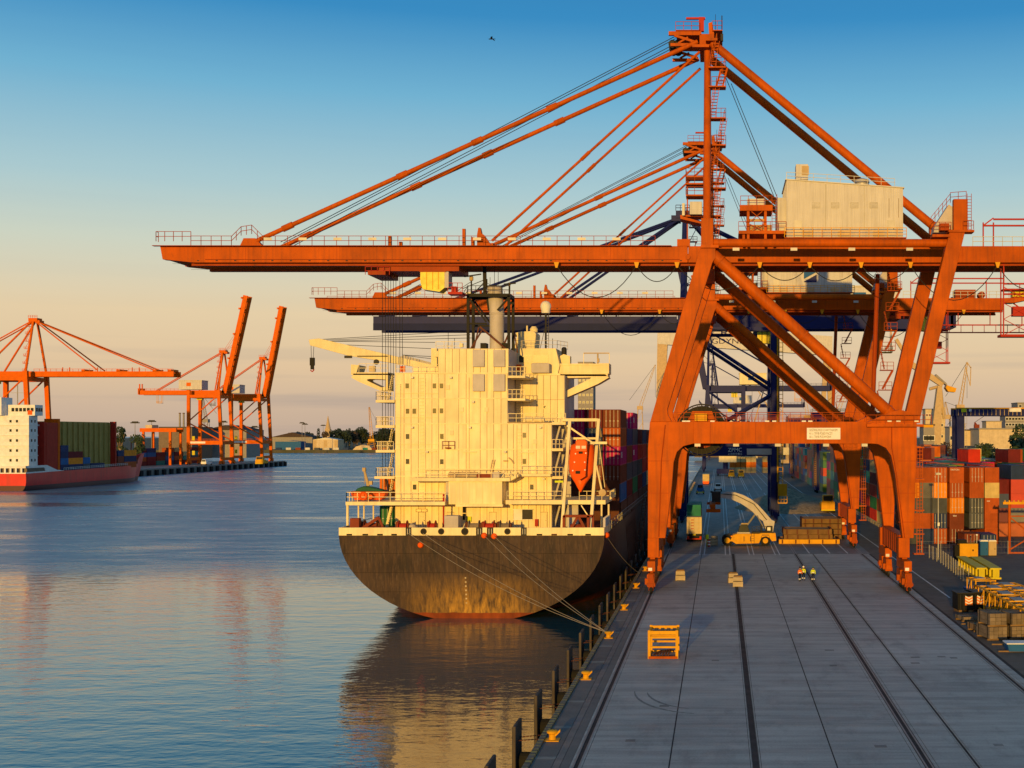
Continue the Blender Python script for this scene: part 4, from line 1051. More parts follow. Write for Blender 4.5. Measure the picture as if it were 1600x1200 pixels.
SP(MB().lathe([(1.0, 0), (.95, .5), (.6, .95), (.2, 1.1)], (fx(641, 159), 159, DK), 14), 'tarp_bundle', M['wall_cream'])
SP(MB().box(fx(546.5, 157), fx(561, 157), 157, 158, DK, fz(810, 157)), 'deck_box', M['red_brown'], bevel=.04)
SP(MB().beam((fx(567, 158), 158, DK+.6), (fx(592, 158), 158, DK+1.9), .35).beam((fx(592, 158), 158, DK+1.9), (fx(600, 158), 158, DK+.4), .25).box(fx(567, 158), fx(600, 158), 157.4, 158.6, DK, DK+.8), 'windlass_frame', M['red_brown'])
mb = MB()
for px in (881, 919): mb.box(fx(px, 156)-.16, fx(px, 156)+.16, 156, 156.5, DK, fz(806, 156))
mb.box(fx(880, 156), fx(927, 156), 156, 156.5, fz(808.5, 156), fz(804.5, 156)).box(fx(925, 156), fx(928, 156), 156, 156.5, DK, fz(806, 156))
mb.beam((fx(888, 156), 156.2, DK+.1), (fx(902, 156), 156.2, fz(808, 156)), .3).beam((fx(918, 156), 156.2, DK+.1), (fx(904, 156), 156.2, fz(808, 156)), .3)
SP(mb, 'support_frame', M['red_brown']); SP(MB().cyl((fx(903, 157), 157.2, DK+.6), .55, 1.8, 'x', 16), 'rope_drum', M['red_brown'])
# starboard stair tower and shaded recess
mb = MB()
for k in range(4):
    za, zb = (DK, az(785), az(744), az(702), az(660))[k:k+2]
    mb.stair((fx(866, 166), 166, za), (fx(877, 166), 166, zb) if k % 2 else (fx(877, 166), 166, zb), .9, .28, (0, 1, 0))
SP(mb, 'outside_stair', M['ship_grey'])
SP(MB().box(ax(862)+.03, ax(885), 169, 169.15, DK, az(660)), 'side_wall', M['ship_grey'])
mb = MB()
for k in range(3): mb.stair((fx(609, 166), 165.5, az(785)+k*3.25), (fx(616.5, 166), 165.5, az(744)+k*3.2), .9, .28, (0, 1, 0))
mb.stair((fx(607, 166), 165, DK), (fx(617, 166), 165, az(785)), .9, .28, (0, 1, 0)).stair((fx(608, 166), 165.5, az(625)), (fx(616, 166), 165.5, az(585)), .9, .28, (0, 1, 0))
SP(mb, 'outside_stair', white)
# recess balconies between casing and accommodation
mb, mr = MB(), MB()
for py in (587, 622.5):
    z = az(py); mb.box(ax(793)+.03, ax(821), DA-.2, DA2-.06, z-.28, z); mb.prism([(ax(821), z-.28), (ax(821), z), (fx(833, 168), z)], 'y', DA2-3, DA2-.06)
    mr.rail([(ax(794), DA-.15, z), (ax(820), DA-.15, z)], 1.1, .5, .03)
z = az(660); SP(MB().rail([(ax(794), DA-.05, z), (fx(870, DA), DA-.05, z)], 1.1, 1.1, .03), 'deck_rail', white)
SP(mb, 'balcony', white); SP(mr, 'balcony_rail', white)
mb = MB().ladder((ax(799), DA2-.5, az(660)), (ax(799), DA2-.5, az(590)), 1.0, .3)
SP(mb, 'recess_ladder', M['ship_grey'])
for py in (607, 642): SP(MB().box(fx(816, DA2), fx(829, DA2), DA2-.12, DA2-.05, fz(py+15, DA2), fz(py-12, DA2)), 'door', white)
SP(MB().cyl((ax(841), DA+1, az(655)), .35, 1.2, 'x', 14), 'life_raft', white, smooth=True); SP(MB().cyl((ax(841)-1.3, DA+1, az(655)), .35, 1.0, 'x', 14), 'life_raft', white, smooth=True)
# bridge
BZ0, BZ1 = fz(587, 172), fz(545, 172)
bx = lambda p: fx(p, 172)
br = SP(MB().prism([(bx(800), BZ0-.2), (bx(872), BZ0-.2), (bx(876), BZ1-2.2), (bx(870), BZ1), (bx(800), BZ1)], 'y', 171, 180), 'bridge', white, bevel=.05)
for xa, xb in ((813, 832), (836, 858)):
    w_ = MB().box(bx(xa)-.08, bx(xb)+.08, 170.93, 171, fz(568, 172), fz(555.5, 172)).build('bridge_window', white, br)
    MB().box(bx(xa), bx(xb), 170.90, 170.95, fz(567.2, 172), fz(556.5, 172)).build('pane', M['glass'], w_)
MB().box(bx(834), bx(862), 169.6, 171, fz(584, 172), fz(569, 172)).build('bridge_bulge', M['ship_grey'], br, bevel=.1)
MB().box(bx(796), bx(878), 170.2, 181, fz(588, 172), fz(584.5, 172)).build('bridge_deck', white, br)
def wing(pts, hole, name, par, y=(171.5, 174.5)):
    """Side view polygon of the wing bracket with an opening, as a ring of quads."""
    n_ = len(pts); mb = MB()
    for yy in y:
        pass
    vs = [(*p,) for p in pts]; hs = [(*p,) for p in hole]
    for i in range(n_):
        j = (i+1) % n_
        mb.prism([vs[i], vs[j], hs[j], hs[i]], 'y', y[0], y[1])
    return SP(mb, name, white, par=par)
q = lambda L, D=172: [fp([p], D)[0] for p in L]
wing(q([(872,621),(872,585),(946,585),(952,590),(935,600),(884,622)]), q([(881,610),(881,591),(922,590),(924,590),(923,592),(885,611)]), 'wing_bracket', br)
wing(q([(618,612),(618,586),(566,586),(562,592),(575,599),(606,612)]), q([(615,606),(615,595),(590,594),(586,595),(587,597),(608,607)]), 'wing_bracket', br, (168.0, 171.0))
SP(MB().box(bx(868), bx(950), 171.5, 175, fz(588, 172), fz(583, 172)).box(bx(868), bx(938), 171.45, 171.55, fz(583, 172), fz(570, 172)).box(bx(936), bx(952), 171.4, 175, fz(584, 172), fz(568, 172)).box(bx(868), bx(940), 171.35, 171.6, fz(571, 172), fz(568.5, 172)), 'bridge_wing', white)
SP(MB().box(bx(562), bx(618), 168, 171.5, fz(588, 172), fz(584, 172)).prism(q([(562,586),(562,572),(574,573),(570,586)]), 'y', 167.9, 171.4), 'bridge_wing', white)
SP(MB().rail([(bx(574), 168, fz(584, 172)), (bx(618), 168, fz(584, 172))], 1.1, 1.0, .03), 'wing_railing', white)
mb = MB().rail([(bx(796), 170.2, BZ0), (bx(822), 170.2, BZ0)], 1.1, .5, .03)
SP(mb, 'wing_railing', white); mb = MB().rail([(bx(912), 172, fz(568, 172)), (bx(952), 172, fz(568, 172))], 1.35, 3.2, .035, 1)
SP(mb, 'wing_railing', white); SP(MB().tube((bx(934), 172, fz(569, 172)), (bx(934), 172, fz(553, 172)), .1, 8).box(bx(933), bx(936.5), 171.8, 172.2, fz(566, 172), fz(560, 172)).box(bx(912), bx(952), 171.9, 172.1, fz(552.6, 172), fz(551, 172)), 'signal_post', M['tan'])
SP(MB().box(bx(592)-.3, bx(592)+.5, 168.2, 168.6, fz(583, 172), fz(574, 172)), 'wing_console', M['wall_cream'])
for px, py, D in ((629.5, 576.5, 167.9), (811, 574, 170)):
    SP(MB().box(fx(px, D)-.32, fx(px, D)+.32, D-.1, D, fz(py+4.5, D), fz(py-4.5, D)), 'life_ring_box', M['lifeboat'])
# upper deck of the port side: parapet
SP(MB().rail([(ax(618), DA, az(583)), (ax(685), DA, az(583))], 1.05, 1.0, .03), 'deck_rail', white); SP(MB().box(ax(640), ax(684), 166, 166.2, az(583), az(571)), 'parapet', white)
# monkey island: radar pedestal, dome, mast
SP(MB().prism(q([(800,545),(834,545),(836,520),(832,516),(812,517),(803,519),(806,524)]), 'y', 173, 177), 'radar_pedestal', cream, bevel=.1)
SP(MB().lathe([(.2, 0), (.5, .2), (.55, .6), (.3, .95)], (bx(830), 174.5, fz(519, 172)), 12).lathe([(.2, 0), (.35, .3), (.2, .5)], (bx(802), 174.5, fz(524, 172)), 10).tube((bx(820), 174, fz(518, 172)), (bx(820), 174, fz(507, 172)), .12, 8), 'radar_scanner', cream, smooth=True)
SP(MB().lathe([(.05, 0), (.55, .02), (.62, .5), (.72, .85), (.66, 1.2), (.42, 1.5), (.1, 1.62)], (bx(852), 172.5, fz(489, 172)), 18), 'satellite_dome', M['white'], smooth=True)
mb = MB().tube((bx(852), 172.5, BZ1), (bx(852), 172.5, fz(489, 172)), .13, 8).beam((bx(843), 172.5, BZ1), (bx(850), 172.5, fz(515, 172)), .06).ladder((bx(854.5), 172.4, BZ1), (bx(854.5), 172.4, fz(490, 172)), .35)
SP(mb, 'dome_mast', M['steel_dark'])
SP(MB().rail([(bx(804), 171.1, BZ1), (bx(872), 171.1, BZ1), (bx(884), 174, BZ1)], 1.0, 1.2, .025), 'bridge_top_rail', M['ship_grey'])
SP(MB().lathe([(.35, 0), (.35, 1.0), (.2, 1.2)], (bx(880), 173, fz(556, 172)), 12).tube((bx(862), 173, BZ1), (bx(862), 173, fz(528, 172)), .04, 5), 'search_light', M['steel_dark']); SP(MB().prism(q([(866,570),(890,570),(890,556),(880,553),(874,556)]), 'y', 172.5, 174), 'light_stand', white)
SP(MB().box(bx(794), bx(801), 169.6, 170.6, fz(580, 172), fz(548, 172)), 'funnel_side', M['navy'])
for k in range(3): SP(MB().lathe([(.28, 0), (.28, 1.6), (.15, 1.8)], (bx(797), 169.3+k*.1, fz(581-k*10, 172)), 10), 'gas_bottle', M['navy'])
# funnel: one stack inside a black mast frame
SP(MB().lathe([(.92, 0), (.92, 4.6), (.98, 4.65), (.98, 4.8), (.92, 4.85)], (ax(768), 168, az(545)), 24), 'funnel', M['ship_grey'], smooth=True)
mb = MB(); p0 = Vector((ax(768), 168, az(545)+4.8)); p1 = Vector((ax(764.5), 168, az(545)+8.2))
mb.tube(p0, p1, .92, 24, .98); SP(mb, 'funnel_top', M['ship_grey'], smooth=True)
mb = MB().tube(p1 + Vector((0, -.0, -.05)), p1 + Vector((0, 0, .06)), .99, 24, .99); SP(mb, 'funnel_rim', M['black'])
mb = MB()
bk = M['black']
zt, zb_ = az(458.5), az(545)
for px in (725.5, 790):
    for y in (166.5, 170.0): mb.beam((ax(px), y, zb_), (ax(px), y, zt), .34, .34)
for y in (166.5, 170.0):
    mb.beam((ax(724), y, zt), (ax(792), y, zt), .34, .34).beam((ax(726), y, az(503)), (ax(755), y, az(503)), .22).beam((ax(728), y, az(464)), (ax(754), y, az(500)), .22).beam((ax(788), y, az(464)), (ax(772), y, az(482)), .22)
for px in (725.5, 790): mb.beam((ax(px), 166.5, zt), (ax(px), 170, zt), .3)
mb.box(ax(724), ax(792), 166.4, 170.1, zt+.17, zt+.25)
SP(mb, 'mast_frame', bk)
mb = MB()
for y in (166.6,):
    mb.beam((ax(744), y, az(508)), (ax(785), y, az(543)), .24).beam((ax(747), y, az(514)), (ax(728), y, az(545)), .18).beam((ax(742), y, az(509)), (ax(734), y, az(545)), .16).beam((ax(776), y+1, az(545)), (ax(790), y+1, az(512)), .2).beam((ax(794), y+2, az(512)), (ax(800), y+2, az(548)), .14)
SP(mb, 'mast_brace', M['rust_iron'])
mb = MB().rail([(ax(724), 166.5, zt+.25), (ax(792), 166.5, zt+.25)], 1.0, 1.1, .03).rail([(ax(718), 167, zt-.4), (ax(724), 167, zt+.2)], 1.0, .6, .03)
SP(mb, 'mast_railing', bk)
mb = MB().beam((ax(749), 168, zt), (ax(748), 168, az(402)), .42).beam((ax(748), 168, az(420)), (ax(748), 168, az(392)), .1).beam((ax(727), 168, zt), (ax(727), 168, az(428)), .16).beam((ax(788), 168, zt), (ax(788), 168, az(440)), .2)
mb.beam((ax(749), 168, az(434)), (ax(729), 168, az(455)), .12).beam((ax(749), 168, az(434)), (ax(768), 168, az(447)), .05).beam((ax(712), 168, az(446)), (ax(746), 168, az(432)), .08).beam((ax(700), 168, az(452)), (ax(727), 168, az(434)), .06)
mb.beam((ax(752), 168, zt), (ax(755), 168, az(480)), .25).beam((ax(752), 168, az(430)), (ax(752), 168, az(444)), .12)
SP(mb, 'radar_mast', bk)
SP(MB().beam((ax(717), 167.5, az(427)), (ax(744), 167.5, az(423)), .12, .16).beam((ax(780), 167.5, az(439)), (ax(799), 167.5, az(437.5)), .12, .16), 'radar_bar', bk)
SP(MB().lathe([(.15, 0), (.26, .1), (.26, .5), (.12, .65)], (ax(727), 168, az(433)), 12).lathe([(.1, 0), (.16, .1), (.1, .4)], (ax(788), 168, az(441)), 10), 'radar_gear', M['tan'])
mb = MB()
for px, h in ((757, 2.5), (764, 4.2), (770, 3.2), (690, 2.4), (700, 1.6)): mb.tube((ax(px), 168, zt if px > 720 else az(545)), (ax(px), 168, (zt if px > 720 else az(545))+h), .03, 4)
SP(mb, 'whip_aerial', bk)
mb = MB().rail([(ax(673), 167, az(545)), (ax(725), 167, az(545))], 1.1, 1.0, .03).ladder((ax(694), 167, az(548)), (ax(694), 167, az(534)), .5).box(ax(711), ax(716), 166.8, 167.4, az(540), az(534)).box(ax(673), ax(684), 166, 167.6, az(556), az(547))
SP(mb, 'casing_rail', cream)
SP(MB().box(ax(743), ax(752), 167.3, 169, az(545), az(533)).box(ax(777), ax(785), 167.3, 169, az(545), az(533)), 'exhaust_box', bk)
# provision crane reaching out over the port side
yb_ = 169.0
def cz_(px, py): return P(px, py, yb_)
ts = thing  # alias
jib = MB().prism([(cz_(484,530).x, cz_(0,531).z), (cz_(500,529).x, cz_(0,529).z), (cz_(680,566).x, cz_(0,571).z), (cz_(684,575).x, cz_(0,580).z), (cz_(640,572).x, cz_(0,572).z), (cz_(545,556).x, cz_(0,556).z), (cz_(486,540).x, cz_(0,540).z)], 'y', yb_-.5, yb_+.5)
SP(jib, 'crane_jib', cream, bevel=.05)
SP(MB().prism([(cz_(612,0).x, cz_(0,565).z), (cz_(613,0).x, cz_(0,556).z), (cz_(622,0).x, cz_(0,553).z), (cz_(690,0).x, cz_(0,571).z), (cz_(690,0).x, cz_(0,578).z)], 'y', yb_+3, yb_+4), 'crane_jib', M['ship_grey'])
SP(MB().box(cz_(676,0).x, cz_(685,0).x, yb_-.9, yb_+.9, cz_(0,583).z, cz_(0,545).z), 'crane_post', cream)
mb = MB()
for a, b_ in (((490,531),(735,517)), ((493,532),(735,523)), ((500,533),(680,535)), ((520,538),(680,545)), ((512,533),(740,528))):
    mb.tube(cz_(*a), cz_(*b_), .035, 4)
for a, b_ in (((618,552),(690,556)), ((622,553),(690,561))): mb.tube(Vector(cz_(*a))+Vector((0,3.5,0)), Vector(cz_(*b_))+Vector((0,3.5,0)), .035, 4)
SP(mb, 'crane_rope', M['wire'])
mb = MB().tube(cz_(486,538), cz_(486.5,560), .03, 4).tube(cz_(490.5,538), cz_(489.5,560), .03, 4); SP(mb, 'hook_rope', M['wire'])
c = cz_(488, 565); SP(MB().box(c.x-.28, c.x+.28, yb_-.2, yb_+.2, c.z-.5, c.z+.5).box(c.x-.2, c.x+.2, yb_-.15, yb_+.15, c.z-1.0, c.z-.4), 'hook_block', M['black'])
SP(MB().path([(c.x, yb_, c.z-.9), (c.x+.22, yb_, c.z-1.05), (c.x, yb_, c.z-1.3), (c.x-.25, yb_, c.z-1.1)], .07, 6), 'hook', M['red'])
SP(MB().box(cz_(560,0).x, cz_(607,0).x, yb_-.7, yb_-.6, cz_(0,557.5).z, cz_(0,556.3).z).box(cz_(540,0).x, cz_(552,0).x, yb_-.6, yb_-.5, cz_(0,560).z, cz_(0,556).z).cyl(cz_(590,566)-Vector((0,.6,0)), .35, .2, 'y', 12), 'jib_fitting', M['steel_dark'])
# port platform: rescue boat, crane post, life ring
rb = thing('rescue_boat', 'small orange rescue boat under a dark cover on the ship side platform', 'boat', (fx(576, 163), 163.0, fz(784, 163)))
zb0 = fz(784, 163)
hb = hull_mesh(161.6, 166.5, fx(577, 163), 1.5, lambda t: zb0+1.6, lambda t: zb0+.1, lambda t: 2.4, lambda t: .75+.25*math.sin(math.pi*min(1, t*1.3)*.8), ns=8, npt=13)
hb = MB().prism([(fx(551,163), zb0+.9), (fx(556,163), zb0+.25), (fx(598,163), zb0+.25), (fx(604,163), zb0+.9), (fx(604,163), zb0+1.3), (fx(551,163), zb0+1.3)], 'y', 162.2, 164.0)
hb.build('hull', M['lifeboat'], rb, bevel=.12)
MB().prism([(fx(556,163), zb0+1.28), (fx(561,163), zb0+1.7), (fx(570,163), zb0+1.95), (fx(580,163), zb0+1.85), (fx(598,163), zb0+1.5), (fx(603,163), zb0+1.28)], 'y', 162.25, 163.95).build('cover', M['green'], rb, bevel=.12)
SP(MB().tube((fx(571.5,163), 164.2, zb0), (fx(571.5,163), 164.2, fz(758,163)), .16, 10).tube((fx(571.5,163), 164.2, fz(760,163)), (fx(564.5,163), 164.2, fz(733,163)), .22, 10, .14).box(fx(562.5,163), fx(567.5,163), 164, 164.4, fz(737,163), fz(731,163)).box(fx(573,163), fx(578,163), 164, 164.4, fz(758,163), fz(752,163)).tube((fx(565,163), 164.2, fz(733,163)), (fx(565.5,163), 164.2, fz(757,163)), .03, 4), 'boat_davit', M['tan'])
lr = MB(); cc = P(567.5, 775, 160)
ring = [(cc.x+.42*math.cos(2*math.pi*i/16), 159.95, cc.z+.42*math.sin(2*math.pi*i/16)) for i in range(17)]
lr.path(ring, .13, 8); tag(lr.build('life_ring', M['lifeboat'], None, smooth=True), 'orange life ring hung on the white railing in front of the rescue boat', 'life ring')

# ---- free-fall lifeboat on its ramp
lb = thing('lifeboat', 'enclosed orange free-fall lifeboat hanging nose down in a white davit frame', 'lifeboat', (fx(906, 160), 160.0, fz(768, 160)))
lx = lambda p: fx(p, 160)
lz = lambda p: fz(p, 160)
def lbp(t, px):                                   # height on the boat -> y (leans away from the viewer going up)
    return 159.6 + t
prof = [(769, 1.0, .2), (763, 4.5, .9), (755, 9, 1.35), (747, 15, 1.7), (738, 19, 1.95), (725, 20.5, 2.1), (706, 19.8, 2.1), (696, 18.5, 2.0), (693.5, 14, 1.6)]
mbv, fs = [], []; N = 16
for py, hw, dp in prof:
    yy = 159.4 + (769-py)*.035
    for i in range(N):
        a = 2*math.pi*i/N; ca, sa = math.cos(a), math.sin(a)
        ex = .62
        mbv.append((lx(906.5) + math.copysign(abs(ca)**ex, ca)*hw*160/F, yy + 1.0 - math.copysign(abs(sa)**ex, sa)*dp*.62, lz(py)))
for k in range(len(prof)-1):
    for i in range(N): fs.append((k*N+i, k*N+(i+1) % N, (k+1)*N+(i+1) % N, (k+1)*N+i))
fs += [tuple(range(N-1, -1, -1)), tuple(range((len(prof)-1)*N, len(prof)*N))]
MB().add(mbv, fs).build('hull', M['lifeboat'], lb, smooth=True)
yk = lambda py: 159.4 + (769-py)*.035 - 1.28
MB().add([(lx(897), yk(744), lz(744)), (lx(906.5), yk(750), lz(750)), (lx(916), yk(744), lz(744)), (lx(917.5), yk(700), lz(700)), (lx(895.5), yk(700), lz(700)),
          (lx(897), yk(744)+.5, lz(744)), (lx(906.5), yk(750)+.5, lz(750)), (lx(916), yk(744)+.5, lz(744)), (lx(917.5), yk(700)+.5, lz(700)), (lx(895.5), yk(700)+.5, lz(700))],
         [(4,3,2,1,0), (0,1,6,5), (1,2,7,6), (2,3,8,7), (3,4,9,8), (4,0,5,9)]).build('deck_panel', M['lifeboat'], lb, bevel=.06)
tw = MB().prism([(lx(899), lz(706)), (lx(917), lz(706)), (lx(917), lz(690)), (lx(914), lz(687)), (lx(902), lz(687)), (lx(899), lz(690))], 'y', yk(700)-.45, yk(700)+1.2).build('conning_tower', M['lifeboat'], lb, bevel=.1)
for px in (903, 912): MB().box(lx(px)-.26, lx(px)+.26, yk(700)-.48, yk(700)-.44, lz(701), lz(696.5)).build('window', M['galv'], tw)
MB().box(lx(904), lx(910), yk(708)-.15, yk(708)-.0, lz(709), lz(705)).build('hatch', M['black'], lb)
MB().box(lx(900.5), lx(907.5), yk(738)-.1, yk(738)-.0, lz(740), lz(735.5)).build('hatch', M['black'], lb)
mb = MB()
for px, py in ((898,722),(914,722),(896,735),(915,734),(899,709),(915,708)): mb.box(lx(px)-.07, lx(px)+.07, yk(py)-.08, yk(py)+.1, lz(py)-.07, lz(py)+.07)
mb.build('cleat', M['white'], lb)
# davit frame of the lifeboat belongs to the ship
mb = MB(); dz = lambda p: fz(p, 160)
for pa, pb in (((880.5, 824), (885.5, 656)), ((925, 824), (931.5, 655))):
    mb.beam((lx(pa[0]), 158.6, dz(pa[1])), (lx(pb[0]), 163.5, fz(pb[1], 163.5)), .36, .36)
ztop = fz(656, 163.5)
mb.beam((fx(881, 163.5), 163.5, ztop), (fx(934, 163.5), 163.5, ztop), .36, .36)
mb.beam((fx(886, 163.3), 163.3, fz(665, 163.5)), (fx(929, 163.3), 163.3, fz(694, 163.3)), .22, .22)
for px in (881, 933): mb.beam((fx(px, 163.5), 163.5, ztop), (fx(px, 163.5), 169, ztop-2), .3)
mb.beam((fx(884, 164), 164.5, fz(685, 164)), (fx(938, 164), 164.5, fz(685, 164)), .25).beam((fx(922, 160), 160.5, dz(692)), (fx(948, 160), 160.5, dz(692)), .3)
SP(mb, 'davit_frame', white)
mb = MB().tube((fx(936, 161), 161, dz(692)), (fx(945, 161), 161, dz(762)), .045, 5).tube((fx(932, 161), 161, dz(728)), (fx(942, 161), 161, dz(775)), .12, 8)
SP(mb, 'davit_fall', white)
SP(MB().lathe([(.1, 0), (.45, .1), (.45, .6), (.1, .7)], (fx(941, 160), 160, dz(770)), 14, 'y'), 'fall_sheave', M['tan'])
mb = MB()
for px in (888, 893, 900, 915, 921): mb.beam((fx(px, 164), 164.4, fz(694, 164)), (fx(px, 164), 164.4, fz(685, 164)), .08)
SP(mb, 'davit_rail', white)
SP(MB().box(fx(867, 161), fx(880, 161), 160.9, 161.5, fz(754, 161), fz(751, 161)), 'hose_bundle', M['hivis_yellow'])
SP(MB().box(fx(885, 162), fx(902, 162), 163, 163.6, DK, fz(789, 162)), 'deck_house', M['ship_grey'])
# small square white pole-side fairlead house on the quay side
SP(MB().beam((fx(908, 158), 158, dz(788)), (fx(920, 158), 158, dz(806)), .12).beam((fx(920, 158), 158, dz(806)), (fx(920, 158), 158, DK), .12), 'vent_pipe', white)
# accommodation ladder down the quay side
mb = MB().stair((SXC+SB+.9, 205, 0.6), (SXC+SB+.9, 226, DK+1.5), .8, .4, (1, 0, 0)).rail([(SXC+SB+1.2, 205, .6), (SXC+SB+1.2, 226, DK+1.5)], 1.0, 1.5)
SP(mb, 'gangway', M['rust_iron'])
mb = MB()
for k in range(10): mb.tube((SXC+SB-.1, 190+k*2.2, DK+.3), (SXC+SB+.5, 191+k*2.2, -1.5), .05, 5)
SP(mb, 'hull_rope', M['rust_iron'])
# hatch coamings / lashing bridges under the container bays
for k in range(6): SP(MB().box(SXC-SB+.6, SXC+SB-.25, 184.0+k*13.2, 196.2+k*13.2, DK-.1, DK+2.33), 'hatch_coaming', M['rust_iron'])
for k in range(9):
    SP(MB().box(SXC-SB+1, SXC+SB-.4, 182.4+k*13.2, 182.9+k*13.2, DK-.1, DK+5.5), 'lashing_bridge', M['rust_iron'])
# ---- mooring ropes
def sagrope(a, b_, sag, r=.024, n=14):
    a, b_ = Vector(a), Vector(b_); mb = MB()
    mb.path([a + (b_-a)*i/n - Vector((0, 0, sag*4*(i/n)*(1-i/n))) for i in range(n+1)], r, 6); return mb
bol = G(938, 997); bol.z = .55; bol.x = -10.35
rl = ['pale mooring rope from the roller opening farthest from the quay, lowest of the stern lines', 'pale mooring rope from the stern chock next to the far roller opening',
      'pale mooring rope from the middle roller opening farther from the quay', 'pale mooring rope from the middle roller opening nearer the quay']
for k, (px, py) in enumerate(((639, 833), (662, 833), (757, 836), (772, 836))):
    o = sagrope((sx(px), SY0-.35, fz(py, SY0)), bol + Vector((.05*k-.1, -.1*k, 0)), .9 - .12*k).build('mooring_rope', M['rope'], None)
    tag(o, rl[k], 'rope', 'stern mooring ropes')
o = sagrope((SXC+SB+.1, SY0+1.2, fz(836, 156)), (-10.4, 170.5, .6), .5).build('mooring_rope', M['rope'], None)
tag(o, 'thin mooring rope from the quayside corner of the stern towards the orange crane leg', 'rope', 'stern mooring ropes')
# ---------------------------------------------------------------- containers
CW, CH, CL = 2.44, 2.6, 12.19
def corr_mesh(L, n):
    """Container body: corrugated long sides and front wall, corner posts and rails."""
    mb = MB(); d = .05
    for s in (-1, 1):
        pr = []; st = (L-.36)/n
        for i in range(n):
            y = .18 + i*st
            pr += [(y, 0), (y+st*.25, d), (y+st*.5, d), (y+st*.75, 0)]
        pr.append((L-.18, 0))
        vs = [(s*(CW/2-.02-q), y, z) for z in (.12, CH-.1) for y, q in pr]
        k = len(pr)
        mb.add(vs, [(i, i+1, k+i+1, k+i) if s > 0 else (i+1, i, k+i, k+i+1) for i in range(k-1)])
    for x in (-CW/2, CW/2-.14):
        for y in (0, L-.18): mb.box(x, x+.14, y, y+.18, 0, CH)
        mb.box(x, x+.14, .18, L-.18, 0, .12).box(x, x+.14, .18, L-.18, CH-.1, CH)
    mb.box(-CW/2+.14, CW/2-.14, .0, .06, 0, .14).box(-CW/2+.14, CW/2-.14, 0, .06, CH-.12, CH).box(-CW/2+.1, CW/2-.1, .05, L-.05, CH-.09, CH-.03)
    for i in range(9):                              # corrugated end wall towards the camera
        x = -CW/2+.14 + i*(CW-.28)/9; w = (CW-.28)/9
        mb.add([(x, .06, .14), (x+w*.5, .06, .14), (x+w*.5, .06, CH-.12), (x, .06, CH-.12), (x+w, .1, .14), (x+w, .1, CH-.12), (x+w*.6, .1, .14), (x+w*.6, .1, CH-.12)],
               [(0,1,2,3), (1,6,7,2), (6,4,5,7)])
    mb.box(-CW/2+.14, CW/2-.14, L-.1, L-.02, 0, CH-.1)
    return mb
ME40 = corr_mesh(CL, 26).mesh('container_body'); ME20 = corr_mesh(6.06, 13).mesh('container_body')
MESIMP = MB().box(-CW/2, CW/2, 0, CL, 0, CH).mesh('container_body'); MESIMP20 = MB().box(-CW/2, CW/2, 0, 6.06, 0, CH).mesh('container_body')
for me in (ME40, ME20): me.materials.append(M['container'])
for me in (MESIMP, MESIMP20): me.materials.append(M['container_far'])
MEDOOR = MB().box(.0, CW/2-.16, -.03, .03, .15, CH-.13).mesh('door'); MEDOOR.materials.append(M['container'])
bb = MB()
for x in (.30, .86): bb.box(x-.025, x+.025, -.085, -.035, .12, CH-.1).box(x-.12, x+.12, -.08, -.04, .95, 1.03)
MEBAR = bb.mesh('locking_bar'); MEBAR.materials.append(M['galv'])
COLN = {'rust': (.42, .085, .017), 'orange': (.66, .15, .012), 'brown': (.20, .045, .022), 'maroon': (.15, .016, .020), 'navy': (.022, .045, .13), 'blue': (.02, .12, .32),
        'grey': (.17, .165, .165), 'cream': (.60, .46, .20), 'magenta': (.52, .012, .14), 'green': (.02, .15, .06), 'teal': (.03, .24, .20), 'red': (.52, .03, .015), 'white': (.6, .58, .54),
        'slate': (.075, .085, .10), 'amber': (.82, .26, .015), 'pink': (.70, .03, .09), 'lime': (.16, .26, .02)}
NAMEC = {'rust': 'rust-orange', 'slate': 'slate grey', 'amber': 'bright amber', 'pink': 'pinkish red', 'maroon': 'dark maroon', 'magenta': 'magenta'}
CNT = [0]
def container(x, y, z, c, label, group, L=40, doors=False, far=False, rz=0.0):
    me = (ME40 if L == 40 else ME20) if not far else (MESIMP if L == 40 else MESIMP20)
    o = bpy.data.objects.new('shipping_container', me); col.objects.link(o)
    o.location = (x, y, z); o.rotation_euler = (0, 0, rz)
    k = random.uniform(.82, 1.1); cc = COLN[c]
    o.color = (cc[0]*k, cc[1]*k, cc[2]*k, 1)
    tag(o, label.replace('{c}', NAMEC.get(c, c)), 'container', group)
    CNT[0] += 1
    if doors:
        for s in (-1, 1):
            d = bpy.data.objects.new('door', MEDOOR); col.objects.link(d); d.parent = o; d.color = o.color
            d.location = (.015, .0, 0) if s > 0 else (-(CW/2-.16)-.015, 0, 0)
            b_ = bpy.data.objects.new('locking_bar', MEBAR); col.objects.link(b_); b_.parent = d
    return o
ORD2 = ['first', 'second', 'third', 'fourth', 'fifth', 'sixth', 'seventh', 'eighth', 'ninth', 'tenth', 'eleventh', 'twelfth', 'thirteenth', 'fourteenth', 'fifteenth', 'sixteenth', 'seventeenth', 'eighteenth', 'nineteenth', 'twentieth'] + ['far-off']*20
ORD = ['bottom', 'second', 'third', 'fourth', 'fifth', 'sixth', 'seventh']
